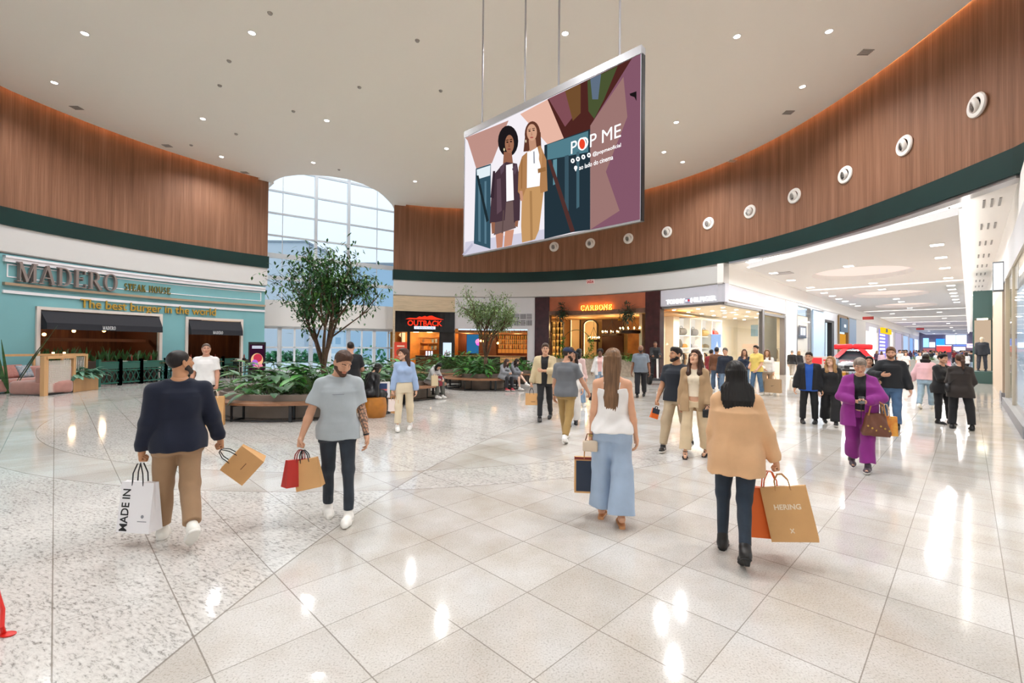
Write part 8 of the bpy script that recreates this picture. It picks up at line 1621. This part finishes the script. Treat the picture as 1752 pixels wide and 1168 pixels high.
seated(label='girl in grey hoodie and shorts with crossed bare legs on the ring bench', at=px_at(876, 18.3), yaw=58, H=1.62, sex='f', skin='#e0b8a4', hair='long', front=.1, hlen=.25, hairc='#2a1d19', lean=14, head=(10, 25, 0), legs={'r': (84, 2, 78, 0, 6), 'l': (96, -6, 52, 10, 6)}, arms={'r': (46, 4, 62, 30, 'hold'), 'l': (46, 4, 62, 30, 'hold')}, tops=[('hoodie', dict(mat=cloth('#7d8087'), hem=-.06, sleeve='long', m=.026, neck='hood'))], bottoms=[('shorts', dict(mat=cloth('#3c3f49'), len=.2, m=.01))], shoes=SNK)
seated(label='girl with long brown hair and dark trousers beside the girl in the grey hoodie', at=px_at(861, 18.0), yaw=40, H=1.6, sex='f', skin='#d9ab92', hair='long', front=.15, hlen=.35, hairc='#46302a', lean=12, head=(20, 25, 0), arms={'r': (44, 4, 60, 30, 'hold'), 'l': (44, 4, 60, 30, 'hold')}, tops=[('hoodie', dict(mat=cloth('#8b8d93'), hem=-.06, sleeve='long', m=.024))], bottoms=[('trousers', dict(mat=cloth('#1c1c22'), r=(.1, .08, .07)))], shoes=dict(kind='sneaker', c='#b8404a'))
p = px_at(990, 13.4)
person(dict(label='black-haired woman in pale pink shirt and jeans behind the man in the cap', at=p, sex='f', H=1.68, lod=1, yaw=yc(p) + 150, skin='#cf9c82', hair='long', hlen=.2, hairc='#15110f', legs=STEP, tops=[('shirt', dict(mat=cloth('#e3c4c0'), hem=-.05, sleeve='long', m=.02))], bottoms=[('jeans', dict(mat=DEN('#8fa9c4'), r=(.1, .085, .08)))], shoes=SNK))
p = px_at(1027, 16.6)
person(dict(label='woman with an afro in a pink top and open white cardigan by the stone planter', at=p, sex='f', H=1.68, lod=1, yaw=yc(p) - 6, skin='#7a5240', hair='afro', hairc='#17110e', legs=WALK_R, arms={'r': (4, 16, 16, 10, 'relax'), 'l': (4, 16, 16, 10, 'relax')}, tops=[('top', dict(mat=cloth('#e6b8b4'), hem=-.04, sleeve='short', sl=.3, m=.008)), ('cardigan', dict(mat=cloth('#e9e6e4'), hem=-.16, sleeve='long', m=.026, open=.08, neck='v'))], bottoms=[('jeans', dict(mat=DEN('#93a9c0'), r=(.1, .08, .07)))], shoes=SNK))
p = fl(1096, 679)[:2]
person(dict(label='bald man in a grey blue tee and black trousers by the maroon pillar', at=p, H=1.83, lod=1, w=1.18, yaw=yc(p) - 4, skin='#8a5e45', hair='none', beard=1, hairc='#1c1512', belly=.05, legs=WALK_R, arms={'r': (2, 12, 10, 10, 'relax'), 'l': (0, 12, 14, 10, 'relax')}, tops=[('t_shirt', dict(mat=cloth('#76808c'), hem=-.09, sleeve='short', m=.02))], bottoms=[('trousers', dict(mat=cloth('#1a1b22'), r=(.104, .086, .074)))], shoes=BLK))
p = pg_[:2] + np.array([-.05, .05])
person(dict(label='security guard in a black uniform standing on the two-wheeled scooter', at=p, z=.30, H=1.72, lod=1, yaw=yc(p) + 8, skin='#8f6248', hair='buzz', hairc='#17110e', legs=STAND, arms={'r': (34, 6, 40, 10, 'grip'), 'l': (34, 6, 40, 10, 'grip')}, tops=[('uniform', dict(mat=cloth('#17181c'), hem=-.07, sleeve='long', m=.022))], bottoms=[('trousers', dict(mat=cloth('#17181c'), r=(.1, .08, .07)))], shoes=BLK))
def mid(px, Y, lab, **k):
 p = px_at(px, Y); b = dict(label=lab, at=p, lod=2, yaw=yc(p) + k.pop('turn', 0)); b.update(k); return person(b)
mid(1241, 16.4, 'man in a navy zip jacket and jeans in front of the store, facing the hall', H=1.75, skin='#d6a78c', hair='short', hairc='#6a625c', turn=-12, legs=WALK_R, lod=1, tops=[('jacket', dict(mat=cloth('#1b2333'), hem=-.08, sleeve='long', m=.026, neck='polo'))], bottoms=[('jeans', dict(mat=DEN('#6f87a3'), r=(.1, .078, .066)))], shoes=SNK)
mid(1226, 18.2, 'man in a brown jacket and dark cap seen from behind in front of the store', H=1.76, turn=170, skin='#b98a6c', hair='short', hairc='#1d2432', legs=STAND, tops=[('jacket', dict(mat=cloth('#6b4228'), hem=-.08, sleeve='long', m=.03))], bottoms=[('jeans', dict(mat=DEN('#4a5f7a'), r=(.1, .08, .07)))])
mid(1216.5, 19.2, 'person in a dark red top seen from behind, left of the brown jacket', H=1.66, turn=150, skin='#b98a6c', hair='short', hairc='#1a1512', legs=STAND, tops=[('jacket', dict(mat=cloth('#8a2028'), hem=-.08, sleeve='long', m=.026))], bottoms=[('trousers', dict(mat=cloth('#23242c'), r=(.1, .08, .07)))])
mid(1273.5, 18.4, 'long-haired woman in a navy top and jeans eating ice cream by the store', sex='f', H=1.70, skin='#d9a98c', hair='long', front=.14, hlen=.3, hairc='#5a3c2a', legs=STAND, arms={'r': ('ik', (-.03, -.2, 1.36), (-1, 0, -.6), 'hold', (0, .8, .4)), 'l': (10, 6, 60, 40, 'relax')}, tops=[('top', dict(mat=cloth('#24324a'), hem=-.02, sleeve='long', m=.014))], bottoms=[('jeans', dict(mat=DEN('#6d8bac'), r=(.1, .08, .072)))])
ym = mid(1294.5, 17.15, 'young man in a yellow tee and blue jeans by the store door', H=1.84, turn=-38, lod=1, skin='#dba98c', hair='quiff', vol=.02, hairc='#2a201b', legs=STEP, arms={'r': (10, 6, 60, 30, 'hold'), 'l': (6, 9, 40, 30, 'relax')}, tops=[('t_shirt', dict(mat=cloth('#ecd272'), hem=-.10, sleeve='short', m=.02))], bottoms=[('jeans', dict(mat=DEN('#51708f'), r=(.102, .08, .07)))])
wb = mid(1313, 17.3, 'woman in a white shirt and taupe trousers behind the young man in yellow', sex='f', H=1.70, turn=-10, skin='#d6a78c', hair='long', front=.12, hlen=.28, hairc='#7a5a42', legs=STEP, arms={'l': (10, 12, 20, 10, 'grip'), 'r': (10, 6, 60, 40, 'relax')}, tops=[('shirt', dict(mat=cloth('#e9e7e6'), hem=-.06, sleeve='long', m=.022))], bottoms=[('trousers', dict(mat=cloth('#b09b86'), r=(.1, .085, .075)))])
bg, fn, Q = paper_bag('paper_bag', 'large kraft bag with a dark tick carried by the woman in white shirt', wb['l'], .55, .50, .2, math.radians(wb['root'].rotation_euler[2] * 57.3 - 10), mat('taupe_kraft', '#a88a68', .7), CORD, hl=.16); mb = MB(); mb.prism([(.38, .52), (.46, .46), (.66, .58), (.46, .50)], fn, .001, .002); mb.build('printed_emblem', M_BLACK, bg)
mid(1355, 27.6, 'grey-haired man in a black sweater and pale trousers walking away beside the pale blue shop', H=1.66, turn=165, skin='#d0a084', hair='buzz', hairc='#8f8a86', legs=WALK_L, tops=[('sweater', dict(mat=cloth('#1d1d21'), hem=-.06, sleeve='long', m=.02))], bottoms=[('trousers', dict(mat=cloth('#a79f95'), r=(.1, .08, .07)))])
mid(1367, 27.8, 'woman with a raised arm walking beside the man in the black sweater', sex='f', H=1.62, turn=170, skin='#d9ab8c', hair='long', hlen=.15, hairc='#a07a50', legs=WALK_R, arms={'l': (60, 30, 90, 10, 'relax')}, tops=[('sweater', dict(mat=cloth('#26252a'), hem=-.06, sleeve='long', m=.02))], bottoms=[('trousers', dict(mat=cloth('#d8d2ca'), r=(.1, .08, .075)))])
p = fl(1384, 724)[:2]
person(dict(label='young man in a black jacket over a bright blue tee, black trousers', at=p, H=1.66, lod=0, yaw=yc(p) + 0, skin='#cf9b7c', hair='fade', hairc='#2c211b', head=(-12, 0, 0), legs=STAND, arms={'r': (2, 14, 14, 10, 'relax'), 'l': (0, 12, 10, 10, 'relax')}, seed=31, tops=[('t_shirt', dict(mat=cloth('#1f55b0'), hem=-.13, sleeve='short', sl=.3, m=.010)), ('jacket', dict(mat=cloth('#15161c'), hem=-.10, sleeve='long', m=.028, open=.075))], bottoms=[('trousers', dict(mat=cloth('#15161a'), r=(.1, .08, .07)))], shoes=BSN | dict(sole='#26262a')))
p = fl(1421, 727)[:2]
person(dict(label='blonde woman all in black with wide trousers beside the young man in blue', at=p, sex='f', H=1.58, lod=0, w=1.06, yaw=yc(p) + 6, skin='#e2b69c', hair='long', front=.18, hlen=.3, hairc='#b0875a', head=(-24, -6, 0), legs=WALK_L, arms={'r': (0, 10, 8, 10, 'relax'), 'l': (2, 12, 10, 10, 'relax')}, seed=33, tops=[('top', dict(mat=cloth('#131317'), hem=-.08, sleeve='long', m=.016, neck='scoop'))], bottoms=[('trousers', dict(mat=cloth('#131317'), r=(.1, .105, .125), waist=.13, fold=.007))], shoes=BSN))
p = px_at(1487, 10.55)
person(dict(label='dark-haired woman in a grey shirt half hidden behind the woman in purple', at=p, sex='f', H=1.58, lod=1, w=1.08, yaw=yc(p), skin='#d2a085', hair='long', hlen=.2, hairc='#1c1512', legs=STEP, arms={'l': ('ik', (.24, -.24, 1.12), (1, .4, -.6), 'relax', (-1, 0, 0)), 'r': (0, 8, 10, 10, 'relax')}, tops=[('shirt', dict(mat=cloth('#a9adb3'), hem=-.08, sleeve='long', m=.02))], bottoms=[('trousers', dict(mat=cloth('#2a2a30'), r=(.1, .08, .07)))]))
p = fl(1524, 732)[:2]
person(dict(label='bearded man in a black hoodie and blue jeans, one hand raised to his chest', at=p, H=1.80, lod=0, w=1.06, yaw=yc(p) + 6, skin='#d3a084', hair='short', hairc='#6a4a34', beard=1, head=(-6, 2, 0), legs=WALK_L, arms={'r': ('ik', (-.18, -.30, 1.16), (-1, .5, -.5), 'relax', (1, 0, .2)), 'l': (4, 15, 14, 10, 'relax')}, seed=35, tops=[('hoodie', dict(mat=cloth('#14171d'), hem=-.05, sleeve='long', m=.030, neck='polo', loose=.95))], bottoms=[('jeans', dict(mat=DEN('#47668a'), r=(.104, .08, .064), fold=.006))], shoes=BLK))
p = fl(1584, 699)[:2]
person(dict(label='woman in a pink sweater and light jeans walking away down the corridor', at=p, sex='f', H=1.64, lod=1, w=1.1, yaw=yc(p) + 168, skin='#d9ab8f', hair='long', hlen=.16, hwid=.12, hairc='#211916', legs=WALK_R, arms={'l': (4, 22, 12, 10, 'relax'), 'r': (4, 12, 12, 10, 'relax')}, tops=[('sweater', dict(mat=cloth('#e3b7bf'), hem=.0, sleeve='long', m=.036, am=1.4, loose=.98))], bottoms=[('jeans', dict(mat=DEN('#92abc0'), r=(.104, .08, .07)))], shoes=SNK))
p = fl(1611, 724)[:2]
person(dict(label='woman in a black suit, arms folded, facing the woman in the brown blazer', at=p, sex='f', H=1.65, lod=1, yaw=yc(p) + 48, skin='#d3a084', hair='updo', hairc='#211713', legs={'r': (3, 3, 2, 0, 8), 'l': (8, 3, 4, 0, 6)}, arms={'r': ('ik', (.08, -.22, 1.12), (-1, .2, -.6), 'relax', (0, 1, 0)), 'l': ('ik', (-.06, -.24, 1.10), (1, .2, -.6), 'relax', (0, 1, 0))}, tops=[('top', dict(mat=cloth('#2a2a30'), hem=0, sleeve='short', sl=.3, m=.008)), ('blazer', dict(mat=cloth('#141418'), hem=-.17, sleeve='long', m=.022, neck='v', flare=.015))], bottoms=[('trousers', dict(mat=cloth('#141418'), r=(.1, .078, .066)))], shoes=BLK))
p = fl(1643, 734)[:2]
db = person(dict(label='ponytailed woman in a dark brown blazer seen from behind with a black bag', at=p, sex='f', H=1.65, lod=0, w=1.06, yaw=yc(p) + 176, skin='#cf9c82', hair='ponytail', hlen=.16, hairc='#4a3024', head=(24, 0, 0), legs={'l': (2, 4, 2, 0, 8), 'r': (-4, 9, 4, 0, 14)}, arms={'l': (14, 10, 60, 40, 'relax'), 'r': (8, 12, 50, 40, 'relax')}, seed=37, tops=[('blazer', dict(mat=cloth('#2a221f'), hem=-.19, sleeve='long', m=.024, flare=.02))], bottoms=[('trousers', dict(mat=cloth('#15151a'), r=(.1, .08, .076)))], shoes=BLK))
q = db['W'](db['T'](.20, -.06, .02)); hb = thing('crossbody_bag', 'black crossbody bag of the woman in the dark brown blazer', 'handbag', q); MB().lathe([(0, -.04), (.10, -.04), (.115, -.02), (.115, .02), (.10, .04), (0, .04)], q, 20, R=rotz(.6) @ rotx(PI / 2)).build('bag_body', mat('black_leather', '#18171b', .4), hb, True)
MB().tube([q + (0, 0, .10)] + [db['W'](db['T'](*a)) for a in ((.17, -.11, .12), (.06, -.145, .26), (-.06, -.14, .38), (-.10, -.07, .50), (-.10, .03, .49))], .008, 6).build('strap', mat('black_leather', '#18171b', .4), hb, True)
rc = np.random.RandomState(12); TPL = []
for i, (sx, c1, c2, hc) in enumerate([('f', '#e6e2df', '#1c1c22', '#2a1d18'), ('m', '#23262e', '#9fb0c2', '#1a1512'), ('m', '#8b2a30', '#2a2c34', '#2a1d18'), ('f', '#c9a7ae', '#3b4658', '#5a3c2a'), ('m', '#d9d6d0', '#4a4f59', '#3a2a20'), ('f', '#4c3a55', '#1f2026', '#8a6844'), ('m', '#3c5a8a', '#2c2c30', '#1a1512'), ('f', '#a86a4a', '#d8d2ca', '#1c1512')]):
 TPL.append(person(dict(label='shopper far down the corridor', group='distant shoppers in the corridor', at=(25 + i, 33 + 2 * i), sex=sx, H=1.72 if sx == 'm' else 1.62, lod=3, yaw=0, skin=['#d0a084', '#b98a6c'][i % 2], hair='short' if sx == 'm' else 'long', hlen=.2, hairc=hc, legs=[WALK_R, WALK_L, STEP][i % 3], tops=[('top', dict(mat=cloth(c1), hem=-.08, sleeve='long' if i % 2 else 'short', m=.022))], bottoms=[('trousers', dict(mat=cloth(c2), r=(.1, .08, .07)))]))['root'])
def put(i, s, t, rz, k):
 P = ST(s, t, 0)
 if k < len(TPL): TPL[k].location = tuple(P); TPL[k].rotation_euler = (0, 0, rz); return TPL[k]
 return dup(TPL[i], P, rz)
k = 0; spots = []
while k < 62:
 s = 38 + 75 * rc.rand() ** 1.1; t = -6.9 + 7.0 * rc.rand()
 if any(abs(s - a) < .9 and abs(t - b) < .6 for a, b in spots) or (s < 46 and t < -4.4) or (s < 44 and t > -.4): continue
 spots.append((s, t)); o = put(k % 8, s, t, rc.uniform(0, 6.3) if k % 3 else -PI / 4 + rc.uniform(-.4, .4) + (PI if k % 2 else 0), k); k += 1
P = fl(1662, 637); o = dup(TPL[1], (P[0], P[1], 0), 2.4, 'person in a dark jacket and pale jeans walking away, nearest of the distant corridor crowd'); del o['group']
P = fl(1653, 640); o = dup(TPL[0], (P[0], P[1], 0), 2.6, 'distant woman in a white top left of the person in pale jeans'); del o['group']
def mannequin(P, yaw, lab, top, bot, sx='f'):
 r = person(dict(label=lab, at=P, sex=sx, H=1.76, lod=2, yaw=yaw, skin='#e9e4dc', hair='none', closed=1, legs=STAND, tops=[('top', dict(mat=cloth(top), hem=-.05, sleeve='short', m=.018))], bottoms=[('shorts', dict(mat=cloth(bot), len=.28, m=.012))], shoes=dict(kind='shoe', c='#e9e4dc', sole='#e9e4dc'), hairc='#e9e4dc'))
 o = r['root']; o.name = 'mannequin'; o['category'] = 'mannequin'; return o
a = ST(31.2, -13.0, 0); mannequin(a[:2], yc(a) + 6, 'white mannequin in a pale top and black shorts at the left of the store window', '#dfe3ea', '#1b1c22')
a = ST(32.6, -12.2, 0); mannequin(a[:2], yc(a) - 10, 'second white mannequin in a white jacket behind the first in the store window', '#f0efec', '#8c8a86')
a = ST(34.5, -10.2, 0); mannequin(a[:2], yc(a), 'mannequin in a lilac grey shirt in the corridor window of the store', '#c4c6d8', '#dcd7cf')
a = ST(35.8, .50, 0); r = person(dict(label='mannequin in a dark jacket in the beige display window of the green portal', at=a[:2], H=1.86, z=.62, lod=2, yaw=yc(a), skin='#d8c2a8', hair='none', hairc='#d8c2a8', legs=STAND, tops=[('jacket', dict(mat=cloth('#2b2d35'), hem=-.12, sleeve='long', m=.024))], bottoms=[('trousers', dict(mat=cloth('#3a3a42'), r=(.1, .08, .07)))], shoes=BLK)); r['root'].name = 'mannequin'; r['root']['category'] = 'mannequin'
q = px_at(656, 11.6); bt_ = np.array([q[0], q[1], .42 + .46]); bg, fn, Q = paper_bag('carrier_bag', 'white carrier bag with a navy and red print standing on the ring bench', bt_, .34, .40, .14, math.radians(yc(q)), WHP, mat('white_cord', '#e6dfd4', .7), hl=.06)
mb = MB(); mb.prism([(.2, .12), (.8, .12), (.8, .9), (.2, .9)], fn, .001, .002); mb.build('navy_print', mat('flag_blue', '#27406f', .5), bg); mb = MB(); mb.prism([(.2, .42), (.8, .42), (.8, .55), (.2, .55)], fn, .002, .003); mb.build('red_print', mat('print_red', '#d06a72', .5), bg)
q = px_at(751, 14.9); bt_ = np.array([q[0], q[1], .44 + .38]); bg, fn, Q = paper_bag('carrier_bag', 'small dark red bag on the bench beside the woman in the grey coat', bt_, .24, .32, .1, .3, mat('wine_paper', '#7d1d2c', .6), BLKC, hl=.06)
q = px_at(744, 14.8); bt_ = np.array([q[0], q[1], .44 + .40]); bg, fn, Q = paper_bag('carrier_bag', 'beige bag on the bench left of the dark red one', bt_, .22, .34, .1, .5, mat('beige_paper', '#cdbb98', .7), CORD, hl=.06)
